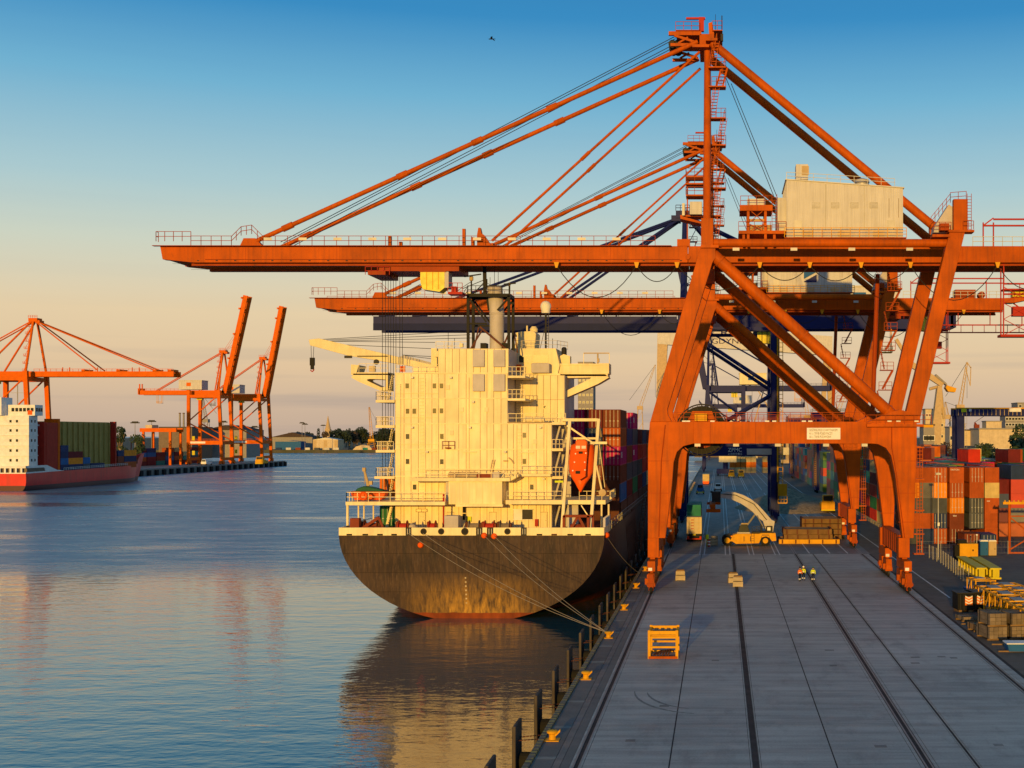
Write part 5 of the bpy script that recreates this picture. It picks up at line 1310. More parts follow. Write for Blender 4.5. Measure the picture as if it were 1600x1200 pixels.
# --- front of the yard block, column by column as in the photograph
YB = 224.0
cols_f = [(1425, ['slate', 'rust', 'slate', 'amber', 'rust'], 0), (1448, ['navy', 'rust', 'slate', 'grey', 'rust'], 0), (1468.5, ['rust', 'navy', 'slate', 'amber', 'rust'], 1), (1495, ['brown', 'brown', 'amber', 'rust', 'rust'], 1), (1526, ['brown', 'slate', 'slate', 'rust', 'rust'], 1), (1550, ['rust', 'rust', 'rust', 'cream', 'rust'], 0)]
for ci, (px, cs, d_) in enumerate(cols_f):
    x = fx(px, YB)
    for k, c in enumerate(cs):
        yy = YB + random.uniform(-.08, .08)
        if px == 1526 and k == 0: continue
        o = container(x, yy, k*CH, c, '{c} container, %s layer, %s stack of the yard front row from the crane leg' % (ORD[k], ORD[ci].replace('bottom', 'first')), 'containers in the front row of the yard', doors=d_ and (k+ci) % 3 != 1)
        if (px, k) in ((1495, 4), (1495, 1)):
            text('lettering', 'TRITON' if k == 4 else 'tex', .42 if k == 4 else .5, (-.35, -.09, 2.2), M['white'], o, local=True)
        if (px, k) == (1550, 2): text('lettering', 'tex', .42, (-.6, -.03, 2.1), M['white'], o, local=True)
# two single boxes standing in front of the row
container(fx(1519, 212), 212, 0, 'brown', 'brown container standing alone in front of the yard row beside a dark blue one', 'single containers before the yard row', 20, True)
container(fx(1545, 210.5), 210.5, 0, 'navy', 'dark blue container standing alone in front of the yard row beside a brown one', 'single containers before the yard row', 20, True)
# --- yard block behind, its water-side face running away along the quay
pal = ['rust', 'rust', 'orange', 'brown', 'maroon', 'navy', 'slate', 'red', 'green', 'magenta', 'grey', 'blue', 'teal', 'rust', 'maroon', 'cream', 'red', 'navy', 'lime']
rows = [34.4 + 2.84*i for i in range(12)]
fill = MB(); fcol = []
bay_y = [240.0 + 13.1*i for i in range(30)]
for bi, y in enumerate(bay_y):
    if bi in (6, 13, 20): continue
    for ri, x in enumerate(rows):
        hgt = random.choice([4, 5, 5, 5, 6]) if bi > 0 else random.choice([4, 5, 5])
        if ri == 0: hgt = random.choice([5, 5, 6])
        lo = 0 if ri == 0 and bi < 24 else max(0, hgt-1)
        if ri > 0 and (bi > 13 or (ri > 3 and bi > 8)): lo = 99
        if ri > 0 and bi > 4 and random.random() < .45: lo = 99
        for k in range(hgt):
            if k >= lo and CNT[0] < 158:
                c = random.choice(pal)
                container(x, y + random.uniform(-.1, .1), k*CH, c, '{c} container, %s layer, bay %s of the yard face along the quay road' % (ORD[k], ORD2[bi]) if ri == 0 else '{c} container topping the yard stacks, %s row in, %s bay along' % (ORD2[ri], ORD2[bi]), 'containers in the yard block', far=bi > 9)
            else:
                fill.box(x-CW/2, x+CW/2, y, y+CL, k*CH+.01, k*CH+CH-.01); fcol.append(random.choice(pal))
fo = fill.mesh('stacked_containers')
for c in COLN:
    pass
keys = list(COLN)
for c in keys:
    mm, nt, n, l, b = nodes('box_' + c); cc = COLN[c]
    l.new(mixc(n, l, 1.0, cc, cramp(n, l, noise(n, l, .5, 4), [(.3, .75), (.7, 1.08)]), 'MULTIPLY'), b.inputs['Base Color']); b.inputs['Roughness'].default_value = .6
    fo.materials.append(mm)
for i, c in enumerate(fcol):
    for j in range(6): fo.polygons[i*6+j].material_index = keys.index(c)
fo_ = bpy.data.objects.new('stacked_containers', fo); col.objects.link(fo_)
tag(fo_, 'mass of stacked containers filling the yard behind the front rows', 'containers', kind='stuff')
# --- block to the right, seen end-on and side-on beyond the orange gate
right = [(1585, 262, ['brown', 'maroon', 'green', 'rust', 'green', 'maroon']), (1568, 268, ['slate', 'rust', 'red', 'pink', 'rust']), (1603, 264, ['maroon', 'rust', 'green', 'brown', 'red']), (1622, 266, ['rust', 'navy', 'rust', 'red', 'slate'])]
for ci, (px, y, cs) in enumerate(right):
    for k, c in enumerate(cs):
        container(fx(px, y), y, k*CH, c, '{c} container, %s layer, %s stack behind the orange steel gate frame' % (ORD[k], ORD2[ci]), 'containers behind the gate frame', 20 if ci == 1 else 40, doors=(k+ci) % 2 == 0)
# --- on the ship
deckz = DK + 2.35
bayd = [184.0, 197.2, 210.4, 223.6, 236.8, 250.0]
sr = [SXC + SB - 1.55 - 2.52*i for i in range(12)]
colsS = [['blue', 'brown', 'magenta', 'rust', 'brown'], ['maroon', 'brown', 'slate', 'navy', 'maroon'], ['green', 'maroon', 'maroon', 'magenta', 'magenta'], ['maroon', 'magenta', 'magenta', 'magenta', 'magenta']]
for bi, y in enumerate(bayd):
    for ri, x in enumerate(sr):
        if bi > 0 and ri > 1: continue
        if ri > 3 and ri < 11: continue
        hh = 5 if ri < 4 else 2
        for k in range(hh):
            if bi == 0 and ri < 4: c = colsS[ri][k]
            elif bi == 1 and ri < 2: c = ['maroon', 'slate', 'brown', 'navy', 'maroon'][k]
            elif bi == 2: c = ['green', 'slate', 'magenta', 'slate', 'magenta'][k] if ri == 0 else 'brown'
            elif ri == 11: c = ['green', 'orange'][k]
            else: c = random.choice(pal)
            if bi == 1 and k == 4: continue
            if bi > 2 and (k == 4 or ri > 0): continue
            if ri == 11:
                lab = '{c} container on deck beyond the open water side of the cream superstructure'
            else:
                lab = '{c} container on the moored ship, %s layer, %s stack from quay, %s bay' % (ORD[k], ORD[ri].replace('bottom', 'first'), ORD[bi].replace('bottom', 'first'))
            o = container(x, y, deckz + k*CH*1.0, c, lab, 'containers on the deck of the moored ship', doors=bi == 0 or bi == 2)
            if c == 'magenta' and (bi, ri) in ((0, 0), (2, 0)):
                text('lettering', 'ONE', 1.2, (CW/2+.0, 2.4, 1.35), M['white'], o, local=True, rot=(R(90), 0, R(90)))
for k, (c, py) in enumerate((('green', 816), ('orange', 775))):
    o = container(fx(608, 171), 171.0, (DK-.05) if k == 0 else fz(784, 160)+.0, c, '{c} container end beside the port wall of the superstructure, %s' % ('under the boat deck' if k == 0 else 'on the boat deck'), 'containers beside the superstructure', 20, True)

# ---------------------------------------------------------------- other ship-to-shore cranes
def sts(label, x_sea, y0, sg, gauge, mats, group, zg=(43.2, 46.0), zap=70.5, out=62.0, back=33.0, up=None, zport=(12.4, 14.8), house=(8.0, 9.0), lean=2.0, detail=True, legw=1.9, housemat='house_white', span=18.0):
    """Generic quay crane. sg = +1 when the boom points to +x. Everything is local to the foot of the sea-side front leg."""
    t = thing('gantry_crane', label, 'crane', (x_sea, y0, 0), group)
    om = M[mats]
    X = lambda d: sg*d                              # d > 0 over the water, d < 0 to landward
    def bd(mb, name, m=None, par=t, **k): return mb.build(name, m or om, par, local=True, **k)
    for y in (0.0, span):
        for d, ln in ((0, -lean), (-gauge, 0)):
            bd(MB().beam((X(d), y, 1.2), (X(d+ln*.1), y, zport[0]-1.5), legw*.95, legw*.75, up=(0, 1, 0)), 'lower_leg')
            bd(MB().beam((X(d+ln*.1), y, zport[0]-1.6), (X(d+ln), y, zg[1]), legw, legw*.8, up=(0, 1, 0)), 'leg')
            bg = bd(MB().box(X(d)-.6, X(d)+.6, y-3.2, y+3.2, 1.5, 2.5).box(X(d)-.45, X(d)+.45, y-4, y-.8, .5, 1.5).box(X(d)-.45, X(d)+.45, y+.8, y+4, .5, 1.5), 'bogie')
            for q in (-3.3, -1.5, 1.5, 3.3): MB().cyl((X(d), y+q, .45), .45, .3, 'x', 10).build('wheel', M['steel_dark'], bg, local=True)
        a, b_ = sorted((X(-gauge), X(0)))
        bd(MB().box(a+.3, b_-.3, y-.6, y+.6, zport[0], zport[1]), 'portal_beam')
        bd(MB().tube((X(-gauge), y, zport[1]), (X(-gauge*.0-lean*.9), y, zg[0]), .42, 8) if False else MB().tube((X(-gauge), y, zport[1]+12), (X(-lean), y, zg[0]), .4, 8), 'brace')
        bd(MB().tube((X(-gauge), y, zport[1]+11), (X(-1.0), y, zport[1]+.3), .4, 8), 'brace')
        a, b_ = sorted((X(-gauge), X(-lean)))
        bd(MB().box(a, b_, y-.5, y+.5, zg[0]-(1.9 if mats != 'navy' else .8), zg[0]-.1), 'top_beam')
    for d, ln in ((0, -lean), (-gauge, 0)):
        bd(MB().box(X(d)-.55, X(d)+.55, .8, span-.8, 2.6, 4.4), 'sill_beam')
        bd(MB().box(X(d)-.45, X(d)+.45, .8, span-.8, zport[0]+.2, zport[1]-.2), 'cross_beam')
        bd(MB().box(X(d+ln)-.5, X(d+ln)+.5, .6, span-.6, zg[0]-(2.0 if mats != 'navy' else .9), zg[0]-.2), 'cross_beam')
    ya, yb = span/2-4, span/2+4
    xm = -lean
    for y in (ya, yb-.9):
        a, b_ = sorted((X(-gauge-back), X(xm+1)))
        bd(MB().box(a, b_, y, y+.9, zg[0], zg[1]), 'main_girder')
    for k in range(10):
        x = X(-gauge-back+.5+k*(gauge+back-1)/9.); bd(MB().box(x-.2, x+.2, ya+.9, yb-.9, zg[0]+.6, zg[1]-.4), 'cross_tie')
    hp = Vector((X(xm+1.3), 0, zg[0]+1.2))
    if up is None: tip = hp + Vector((X(out), 0, 0))
    else: tip = hp + Vector((X(out*math.cos(up)), 0, out*math.sin(up)))
    hb_ = zg[1]-zg[0]
    upv = (tip-hp).normalized().cross(Vector((0, 1, 0)))
    for y in (ya+.45, yb-.45): bd(MB().beam(hp+Vector((0, y, 0)), tip+Vector((0, y, 0)), .9, hb_, up=upv), 'boom_girder')
    for k in range(9):
        c = hp + (tip-hp)*(k+.5)/9; bd(MB().beam(c+Vector((0, ya+.9, 0)), c+Vector((0, yb-.9, 0)), .6, .8), 'cross_tie')
    d_ = (tip-hp).normalized(); nn = Vector((-d_.z, 0, d_.x)); nn = nn if nn.z > 0 or up is not None and nn.x*sg < 0 else -nn
    if up is not None: nn = Vector((-abs(d_.z)*sg, 0, abs(d_.x)))
    for s in (.35, .6, .86, .97):
        c = hp + (tip-hp)*s + nn*(hb_*.5+.4); bd(MB().box(c.x-.8, c.x+.8, ya, yb, c.z-.5, c.z+.5), 'stay_bracket')
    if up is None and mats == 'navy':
        bd(MB().box(min(hp.x, tip.x), max(hp.x, tip.x), ya-.12, ya-.01, zg[0]-.35, zg[0]+1.15), 'shade_strip', M['navy_shade'])  # dark strip painting the shade on the lower half of the boom face
    if up is None:
        for s0 in (.2, .25, .45, .7, .75):
            c = hp + (tip-hp)*s0; bd(MB().box(c.x-.15, c.x+.15, ya+.2, ya+.6, c.z, c.z+hb_*.5+1.8), 'rope_post')
        bd(MB().rail([hp+Vector((0, ya-.4, hb_*.5)), tip+Vector((0, ya-.4, hb_*.5))], 1.1, 2.5, .06), 'boom_railing')
    bd(MB().rail([(X(-gauge-back), ya-.3, zg[1]), (X(-gauge-1), ya-.3, zg[1])], 1.1, 2.5, .06), 'girder_railing')
    # mast and stays
    xa = xm - .4
    for y, yt in ((0, span/2-1.5), (span, span/2+1.5)):
        bd(MB().tube((X(xm), y, zg[1]-.3), (X(xa), yt, zap), .55, 10), 'mast')
        bd(MB().tube((X(xa-.5), yt, zap-.5), (X(-gauge-1 if up is None else -gauge*.35), y if up is None else yt, zg[1]), .42, 8), 'backstay')
        bd(MB().tube((X(xa-.5), yt, zap-.5), (X(-gauge-back*.7), yt, zg[1]), .3, 8), 'backstay')
        if up is None:
            for s in (.45, .86):
                c = hp + (tip-hp)*s; bd(MB().tube((X(xa+.5), yt, zap-.6), (c.x, ya+.5 if y == 0 else yb-.5, zg[1]+.5), .30, 8), 'forestay')
        else:
            c = hp + (tip-hp)*.62 + nn*hb_*.6; bd(MB().tube((X(xa+.5), yt, zap), (c.x, yt, c.z), .10, 5), 'boom_rope')
            bd(MB().tube((X(xa+.5), yt, zap), (c.x, yt+1, c.z-6), .10, 5), 'boom_rope')
    bd(MB().box(X(xa)-2, X(xa)+2, span/2-2.2, span/2+2.2, zap-1.0, zap+.6).box(X(xa+2)-1, X(xa+2)+1, span/2-2, span/2+2, zap-1.6, zap-.4), 'mast_head')
    bd(MB().rail([(X(xa)-2, span/2-2.2, zap+.6), (X(xa)+2, span/2-2.2, zap+.6)], 1.2, .9, .06), 'head_railing')
    mb = MB()
    for k in range(7):
        z = zg[1] + (zap-zg[1])*k/7.; mb.box(X(xm-2.2)-.9, X(xm-2.2)+.9, 3+k*.5, 4.6+k*.5, z, z+.15).rail([(X(xm-2.2)-.9, 3+k*.5, z), (X(xm-2.2)+.9, 3+k*.5, z)], 1.1, .9, .05)
        mb.beam((X(xm-2.2)-.8, 3.5+k*.5, z), (X(xm-2.2)+.8, 4.+k*.5, z+(zap-zg[1])/7.), .3, .1)
    bd(mb, 'stair_tower')
    # machinery house
    hx_, hw = X(-gauge-house[0]), house[1]
    a, b_ = sorted((hx_, hx_ - sg*hw*1.5))
    hs = bd(MB().box(a, b_, ya-1, yb+1, zg[1]+.5, zg[1]+6), 'machinery_house', M[housemat], bevel=.05)
    MB().box(a-.2, b_+.2, ya-1.2, yb+1.2, zg[1]+6, zg[1]+6.3).build('roof', M['galv'], hs, local=True)
    MB().box((a+b_)/2-2.4, (a+b_)/2+.4, ya-1.06, ya-1.0, zg[1]+2.6, zg[1]+4.8).build('emblem', M['orange_far' if mats != 'navy' else 'blue'], hs, local=True)
    for k in range(9): MB().box(a+k*(b_-a)/9+.1, a+k*(b_-a)/9+.22, ya-1.04, ya-1.0, zg[1]+.6, zg[1]+2.4).build('wall_rib', M['galv'], hs, local=True)
    # end gear, cab, service basket
    xe = X(-gauge-back)
    bd(MB().box(xe-.6, xe+.6, ya, yb, zg[0]+.3, zg[1]+1.3).box(xe-.3, xe+.3, ya+1, ya+1.6, zg[1], zg[1]+4).box(xe+sg*1.6-.3, xe+sg*1.6+.3, ya+1, ya+1.6, zg[1], zg[1]+4), 'end_frame')
    xs = X(-gauge-back*.62)
    mb = MB()
    for q in (-1.4, 1.4):
        for y in (ya+.4, ya+2.4): mb.beam((xs+q, y, zg[0]-5), (xs+q, y, zg[0]), .16)
    mb.box(xs-1.6, xs+1.6, ya+.2, ya+2.6, zg[0]-5.2, zg[0]-5).rail([(xs-1.6, ya+.2, zg[0]-5), (xs+1.6, ya+.2, zg[0]-5)], 1.2, .8, .06)
    bd(mb, 'service_basket', M['yellow'])
    xc = X(-gauge+4.5) if up is not None else X(-gauge+2)
    cb = bd(MB().box(xc-1.6, xc+1.6, ya, ya+2.4, zg[0]-3.2, zg[0]-.6), 'operator_cab', M['cab_glass_yellow'])
    for q in (-.6, .5): MB().box(xc+q-.08, xc+q+.08, ya-.05, ya, zg[0]-3.2, zg[0]-.6).build('window_bar', M['steel_dark'], cb, local=True)
    bd(MB().box(xc-2.4, xc+2.4, ya-.2, yb, zg[0]-.6, zg[0]-.2), 'trolley_frame')
    for z in ((zport[1]+.2, 6.0) if mats != 'navy' else ()):
        bd(MB().box(X(-gauge+3.3)-.8, X(-gauge+3.3)+.8, -.9, -.2, z, z+2.6), 'electric_cabinet', M['yellow_lemon'])
    if mats != 'navy': bd(MB().box(*sorted((X(-gauge+1.3), X(-gauge+10.5))), -.68, -.6, zport[0]+.7, zport[1]-.5), 'sign_board', M['white'])
    bd(MB().rail([(X(-gauge), -.6, zport[1]), (X(-1), -.6, zport[1])], 1.1, 2, .06), 'portal_railing')
    return t
gl = 'orange cranes on the opposite quay'
sts('orange quay crane with lowered boom standing behind the red ship', -307.0, 585.5, 1, 20.5, 'orange_far', gl, back=34, house=(14, 9), zg=(44.6, 47.0), out=62.5)
sts('orange quay crane with raised boom and white machinery house on the opposite quay', -307.0, 811.0, 1, 20.5, 'orange_far', gl, up=R(77.5), back=33, house=(-6.5, 9.5))
sts('orange quay crane with raised boom next to the far end of the opposite quay', -307.0, 882.0, 1, 20.5, 'orange_far', gl, up=R(79), back=24, house=(-4, 6))
gb = 'dark blue cranes along the quay'
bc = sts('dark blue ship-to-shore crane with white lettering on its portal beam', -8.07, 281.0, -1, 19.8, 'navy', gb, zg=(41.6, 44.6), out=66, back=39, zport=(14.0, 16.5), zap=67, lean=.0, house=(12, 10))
def bd(mb, name, m, par=bc): return mb.build(name, m, par)
bd(MB().box(fx(1205.5, 281), fx(1212, 281), 279.6, 280, 2, fz(523, 281)), 'ladder_back', M['navy'])
bd(MB().box(fx(1213.5, 281), fx(1215.6, 281), 279.4, 279.7, 8.5, fz(523, 281)), 'ladder_edge', M['yellow'])
mb = MB().ladder((fx(1219, 281), 279.6, 8), (fx(1219, 281), 279.6, fz(523, 281)), 1.0, .9, r=.07); bd(mb, 'ladder', M['yellow'])
bd(MB().box(fx(1215, 281), fx(1229, 281), 278.8, 280.2, fz(774, 281), fz(755.5, 281)), 'lift_car', M['yellow'], bc)
bd(MB().rail([(fx(1215, 281), 278.8, fz(785, 281)), (fx(1229, 281), 278.8, fz(785, 281))], 1.5, .6, .06).box(fx(1215, 281), fx(1229, 281), 278.8, 280.2, fz(786, 281), fz(784.5, 281)), 'lift_landing', M['yellow'])
text('lettering', 'ZPMC', 1.15, (fx(1148.5, 280.2), 280.3, fz(703.2, 280)), M['white'], bc, depth=.05)
text('lettering', '上海振华重工', .52, (fx(1148.5, 280.2), 280.3, fz(709.4, 280)), M['white'], bc, depth=.05)
bd(MB().box(fx(1167, 280.2), fx(1206, 280.2), 280.2, 280.35, fz(710.5, 280), fz(701, 280)), 'sign_board', M['galv'])
bd(MB().box(fx(1073, 280.2), fx(1081, 280.2), 280.2, 280.35, fz(709, 280), fz(701, 280)), 'sign_board', M['galv'])
sts('dark blue ship-to-shore crane with raised boom, seen small through the orange crane frame', -8.07, 655.0, -1, 19.8, 'navy', gb, up=R(78), zg=(40.5, 43.2), back=44, zport=(13.0, 15.5), house=(-2, 9), housemat='ship_cream', span=17)
sts('farthest dark blue ship-to-shore crane at the end of the quay', -8.07, 960.0, -1, 19.8, 'navy', gb, up=R(80), zg=(38.5, 41), back=50, zport=(13.0, 15.5), house=(-2, 9), span=17)
# ---------------------------------------------------------------- things on the near quay
def bollard_proto():
    t = thing('bollard', '', 'bollard', (0, 0, 0), 'yellow bollards along the quay edge')
    MB().lathe([(.42, 0), (.42, .06), (.30, .08), (.26, .35), (.30, .5), (.44, .58), (.46, .70), (.34, .78)], (0, 0, 0), 16).build('post', M['yellow'], t, smooth=True, local=True)
    MB().prism([(-.2, .5), (.2, .5), (.62, .86), (.62, .66), (.25, .30)], 'y', -.16, .16).build('horn', M['yellow'], t, local=True, bevel=.03)
    MB().box(-.62, .55, -.55, .55, 0, .06).build('base_plate', M['yellow'], t, local=True)
    return t
bp_ = bollard_proto(); bys = [80.1 - 20.1, 80.1, 100.1, 120.3, 139.7, 159.6, 179.6, 199.6, 219.5, 239.5]
names = ['beside the near fenders at the water edge', 'next one along from the near fenders', 'beside the wet patch on the edge strip', 'holding the pale stern ropes', 'first one past the roped bollard', 'between the roped bollard and the crane leg', 'beside the orange crane leg', 'just past the orange crane leg', 'alongside the ship hull', 'alongside the dark hull farther on']
for i, y in enumerate(bys):
    o = bp_ if i == 0 else copy_tree(bp_)
    o.location = (-10.2, y, .0); o.scale = (.78, .78, .78); o['label'] = 'yellow steel bollard on the quay edge, ' + names[i]
# fenders: tall black panels on chains
paint('fender', (.085, .07, .06), .7, var=.4)
def fender_proto():
    t = thing('fender', '', 'fender', (0, 0, 0), 'panel fenders along the quay wall')
    MB().box(-1.66, -1.46, -1.3, 1.3, -3.6, .8).build('panel', M['fender'], t, local=True, bevel=.06)
    MB().cyl((-.73, 0, -1.6), .55, 1.48, 'x', 16).build('rubber_cone', M['rubber'], t, local=True)
    for dy in (-.45, .45):
        mb = MB()
        for k in range(7):
            a = Vector((-1.5, dy, -.25)); b_ = Vector((0, dy*1.25, -.12)); mb.beam(a+(b_-a)*k/7, a+(b_-a)*(k+.8)/7, .10, .05)
        mb.build('chain', M['rust_iron'], t, local=True)
    MB().box(-1.69, -1.655, -1.2, 1.2, -3.5, .7).build('face_pad', M['steel_dark'], t, local=True)
    return t
fp_ = fender_proto()
fy = [62.5 + 9.5*i for i in range(20)]
for i, y in enumerate(fy):
    o = fp_ if i == 0 else copy_tree(fp_)
    o.location = (QX, y, .0)
    o['label'] = 'black panel fender on chains, %s along the quay wall from the camera end' % ['first', 'second', 'third', 'fourth', 'fifth', 'sixth', 'seventh', 'eighth', 'ninth', 'tenth', 'eleventh', 'twelfth', 'thirteenth', 'fourteenth', 'fifteenth', 'sixteenth', 'seventeenth', 'eighteenth', 'nineteenth', 'twentieth'][i]
# yellow lashing cage
p = G(1036, 1029); t = thing('lashing_cage', 'yellow steel lashing cage with an open frame standing alone on the concrete apron', 'cage', (p.x, p.y, 0))
w, dpt, hh = 1.15, 3.1, 2.35
Y_ = M['yellow']
def LB(mb, name, m=Y_, **k): return mb.build(name, m, t, local=True, **k)
for sx_ in (-1, 1):
    for yy in (0, dpt): LB(MB().box(sx_*w-.11, sx_*w+.11, yy-.11, yy+.11, 0, hh), 'post')
for yy in (0, dpt):
    for z in (.12, .95, 1.75): LB(MB().box(-w, w, yy-.07, yy+.07, z-.08, z+.08), 'cross_rail')
for sx_ in (-1, 1):
    for z in (.12, 1.75): LB(MB().box(sx_*w-.07, sx_*w+.07, .1, dpt-.1, z-.08, z+.08), 'side_rail')
LB(MB().box(-w-.05, w+.05, -.14, .02, 0, .2), 'kick_plate', M['orange'])
LB(MB().box(-w+.1, w-.1, .1, dpt-.1, 1.82, 1.92), 'tray')
mb = MB()
for i in range(4):
    for j in range(5): mb.box(-.8+i*.5, -.55+i*.5, .25+j*.6, .55+j*.6, 1.92, 2.12)
LB(mb, 'twistlock_row', M['timber_grey'])
LB(MB().box(-w, w, -.1, .1, 2.0, 2.3).box(-w, w, dpt-.1, dpt+.1, 2.0, 2.3).box(-w-.1, -w+.1, 0, dpt, 2.05, 2.2).box(w-.1, w+.1, 0, dpt, 2.05, 2.2), 'top_frame')
mb = MB()
for k in range(6): mb.path([(-.8+.25*k, .4, .25), (-.5+.2*k, 1.2, .35+.04*k), (-.2+.2*k, 2.2, .3)], .07, 5)
LB(mb, 'hose_coil', M['rust_iron'])
# stacked ballast blocks
def blocks(px, py, lab, n=2, skew=.0):
    p = G(px, py); t = thing('ballast_block', lab, 'block', (p.x, p.y, 0), 'pale stacked blocks on the apron', skew)
    z = 0.0
    for k in range(n):
        h_ = .62 if k == 0 else .5; w_ = .62 if k == 0 else .58
        MB().box(-w_, w_, 0, 1.1, z+.03, z+h_).box(-w_, -w_+.2, 0, 1.1, z, z+.03).box(w_-.2, w_, 0, 1.1, z, z+.03).build('block', M['concrete_block'], t, local=True, bevel=.05)
        z += h_ + .06
    MB().box(-.5, .5, .2, .9, z-.06, z+.1).build('pallet_board', M['wood'], t, local=True)
blocks(1063, 907, 'pale stack of two blocks on the apron beside the water-side crane leg')
blocks(1146, 911, 'pale stack of two blocks behind another on the dark trench line', 2, .1)
blocks(1153, 917, 'pale stack of two blocks in front of another on the dark trench line', 2, -.05)
# ---- people
def skin(name, verts, edges, rad, m, parent, root=0):
    me = bpy.data.meshes.new(name); me.from_pydata(verts, edges, []); o = bpy.data.objects.new(name, me); col.objects.link(o); o.parent = parent
    mo = o.modifiers.new('skin', 'SKIN'); mo.use_smooth_shade = True
    for i, r_ in enumerate(rad):
        sv = me.skin_vertices[0].data[i]; sv.radius = (r_, r_) if not isinstance(r_, tuple) else r_; sv.use_root = (i == root)
    ss = o.modifiers.new('sub', 'SUBSURF'); ss.levels = 2; ss.render_levels = 2
    me.materials.append(m); return o
def person(px, py, label, top, helm, rz, stride=.12, arm=.1, bands=True):
    p = G(px, py); t = thing('person', label, 'person', (p.x, p.y, 0), 'dock workers on the apron', rz)
    V = [(0,0,.96), (0,0,1.12), (0,-.01,1.30), (0,0,1.45), (0,0,1.53), (0,-.02,1.62), (0,-.02,1.74),
         (-.10,0,.92), (-.12,-stride*.4,.50), (-.13,-stride*.1,.09), (-.14,-stride*.1-.16,.04),
         (.10,0,.92), (.12,stride*.4,.50), (.13,stride,.09), (.14,stride-.16,.04),
         (-.20,0,1.42), (-.27,.02,1.15), (-.25,-arm,.92), (-.24,-arm-.04,.80), (.20,0,1.42), (.27,.02,1.15), (.24,-arm*1.5,.93), (.23,-arm*1.5-.06,.82)]
    E = [(0,1),(1,2),(2,3),(3,4),(4,5),(5,6),(0,7),(7,8),(8,9),(9,10),(0,11),(11,12),(12,13),(13,14),(3,15),(15,16),(16,17),(17,18),(3,19),(19,20),(20,21),(21,22)]
    rad = [(.13,.10), (.125,.095), (.155,.10), (.12,.08), .05, .10, .09, .10, .07, .05, .045, .10, .07, .05, .045, .07, .055, .045, .035, .07, .055, .045, .035]
    skin('body', V, E, rad, M['trousers'], t)
    sel = [0, 1, 2, 3, 15, 16, 17, 19, 20, 21]; mp = {v: i for i, v in enumerate(sel)}
    vt = [V[i] for i in sel]; vt[0] = (0, 0, .98)
    et = [(mp[a], mp[b_]) for a, b_ in E if a in mp and b_ in mp]
    rt = [(r_[0]+.018, r_[1]+.018) if isinstance(r_, tuple) else r_+.014 for r_ in (rad[i] for i in sel)]
    skin('jacket', vt, et, rt, M[top], t)
    MB().lathe([(.05, 1.52), (.085, 1.56), (.10, 1.63), (.105, 1.70), (.07, 1.79)], (0, -.025, 0), 12).build('head', M['skin'], t, smooth=True, local=True)
    MB().box(-.012, .012, -.15, -.11, 1.63, 1.67).build('nose', M['skin'], t, local=True)
    MB().lathe([(.15, 1.70), (.14, 1.72), (.135, 1.78), (.09, 1.85), (.02, 1.87)], (0, -.02, 0), 14).build('helmet', M[helm], t, smooth=True, local=True)
    MB().lathe([(.20, 1.08), (.205, 1.10), (.205, 1.15), (.20, 1.17)], (0, 0, 0), 14).build('reflective_band', M['white'], t, local=True)
    if bands:
        for x, yy in ((-.127, -stride*.18), (.127, stride*.75)):
            for z in (.22, .32): MB().lathe([(.085, z), (.09, z+.01), (.09, z+.05), (.085, z+.06)], (x, yy, 0), 10).build('reflective_band', M['white'], t, local=True)
    return t
person(1250, 908.5, 'dock worker in an orange jacket and dark trousers beside a yellow-jacketed one', 'hivis_orange', 'black', .5, .18)
person(1255.5, 907, 'dock worker in a yellow jacket and white helmet close beside the orange-jacketed one', 'hivis_yellow', 'white', -.4, .05)
person(1270.5, 908.5, 'dock worker in a yellow jacket and dark cap standing apart on the crane rail', 'hivis_yellow', 'green', 2.9, .08)

# ---------------------------------------------------------------- traffic under the cranes
# reach stacker
p = G(1165, 853); D0 = p.y
t = thing('reach_stacker', 'yellow reach stacker with a raised pale boom and red spreader in the crane lane', 'reach stacker', (p.x, D0, 0))
rx = lambda q: (q-1165)*D0/F
rz_ = lambda q: H + (VY-q)*D0/F
def RB(mb, name, m=Y_, **k): return mb.build(name, m, t, local=True, **k)
RB(MB().prism([(rx(1140),rz_(846)), (rx(1145),rz_(836)), (rx(1152),rz_(834)), (rx(1186),rz_(834)), (rx(1190),rz_(833)), (rx(1212),rz_(833)), (rx(1213),rz_(845)), (rx(1206),rz_(846)), (rx(1203),rz_(841)), (rx(1197),rz_(838)), (rx(1190),rz_(840)), (rx(1186),rz_(849)), (rx(1150),rz_(850)), (rx(1144),rz_(846))], 'y', 0, 3.2), 'chassis', bevel=.06)
for q, r_ in ((1135.5, .92), (1195, .86)):
    for y in (.1, 2.5):
        wl2 = RB(MB().cyl((rx(q)+.1, y+.3, r_), r_, .75, 'y', 22), 'wheel', M['rubber'], smooth=True)
        MB().cyl((rx(q)+.1, y-.09, r_), r_*.52, .05, 'y', 16).build('rim', M['yellow'], wl2, local=True)
RB(MB().prism([(rx(1132),rz_(846)), (rx(1133),rz_(836)), (rx(1140),rz_(834)), (rx(1146),rz_(840)), (rx(1146),rz_(848))], 'y', .9, 2.3), 'front_axle', M['steel_dark'])
cb = RB(MB().prism([(rx(1153),rz_(833)), (rx(1156),rz_(822)), (rx(1160),rz_(819)), (rx(1168),rz_(820)), (rx(1172),rz_(833))], 'y', .6, 2.2), 'cab', M['glass'], bevel=.05)
MB().box(rx(1152), rx(1172), .5, 2.3, rz_(836), rz_(832)).build('cab_base', M['ship_grey'], cb, local=True)
MB().box(rx(1158), rx(1169), .5, 2.3, rz_(819.5), rz_(818)).build('cab_roof', M['tan'], cb, local=True)
RB(MB().box(rx(1175), rx(1200), .3, 2.9, rz_(834), rz_(831)).box(rx(1198), rx(1207), .2, 3.0, rz_(834), rz_(822)), 'engine_deck', M['steel_dark'], bevel=.05)
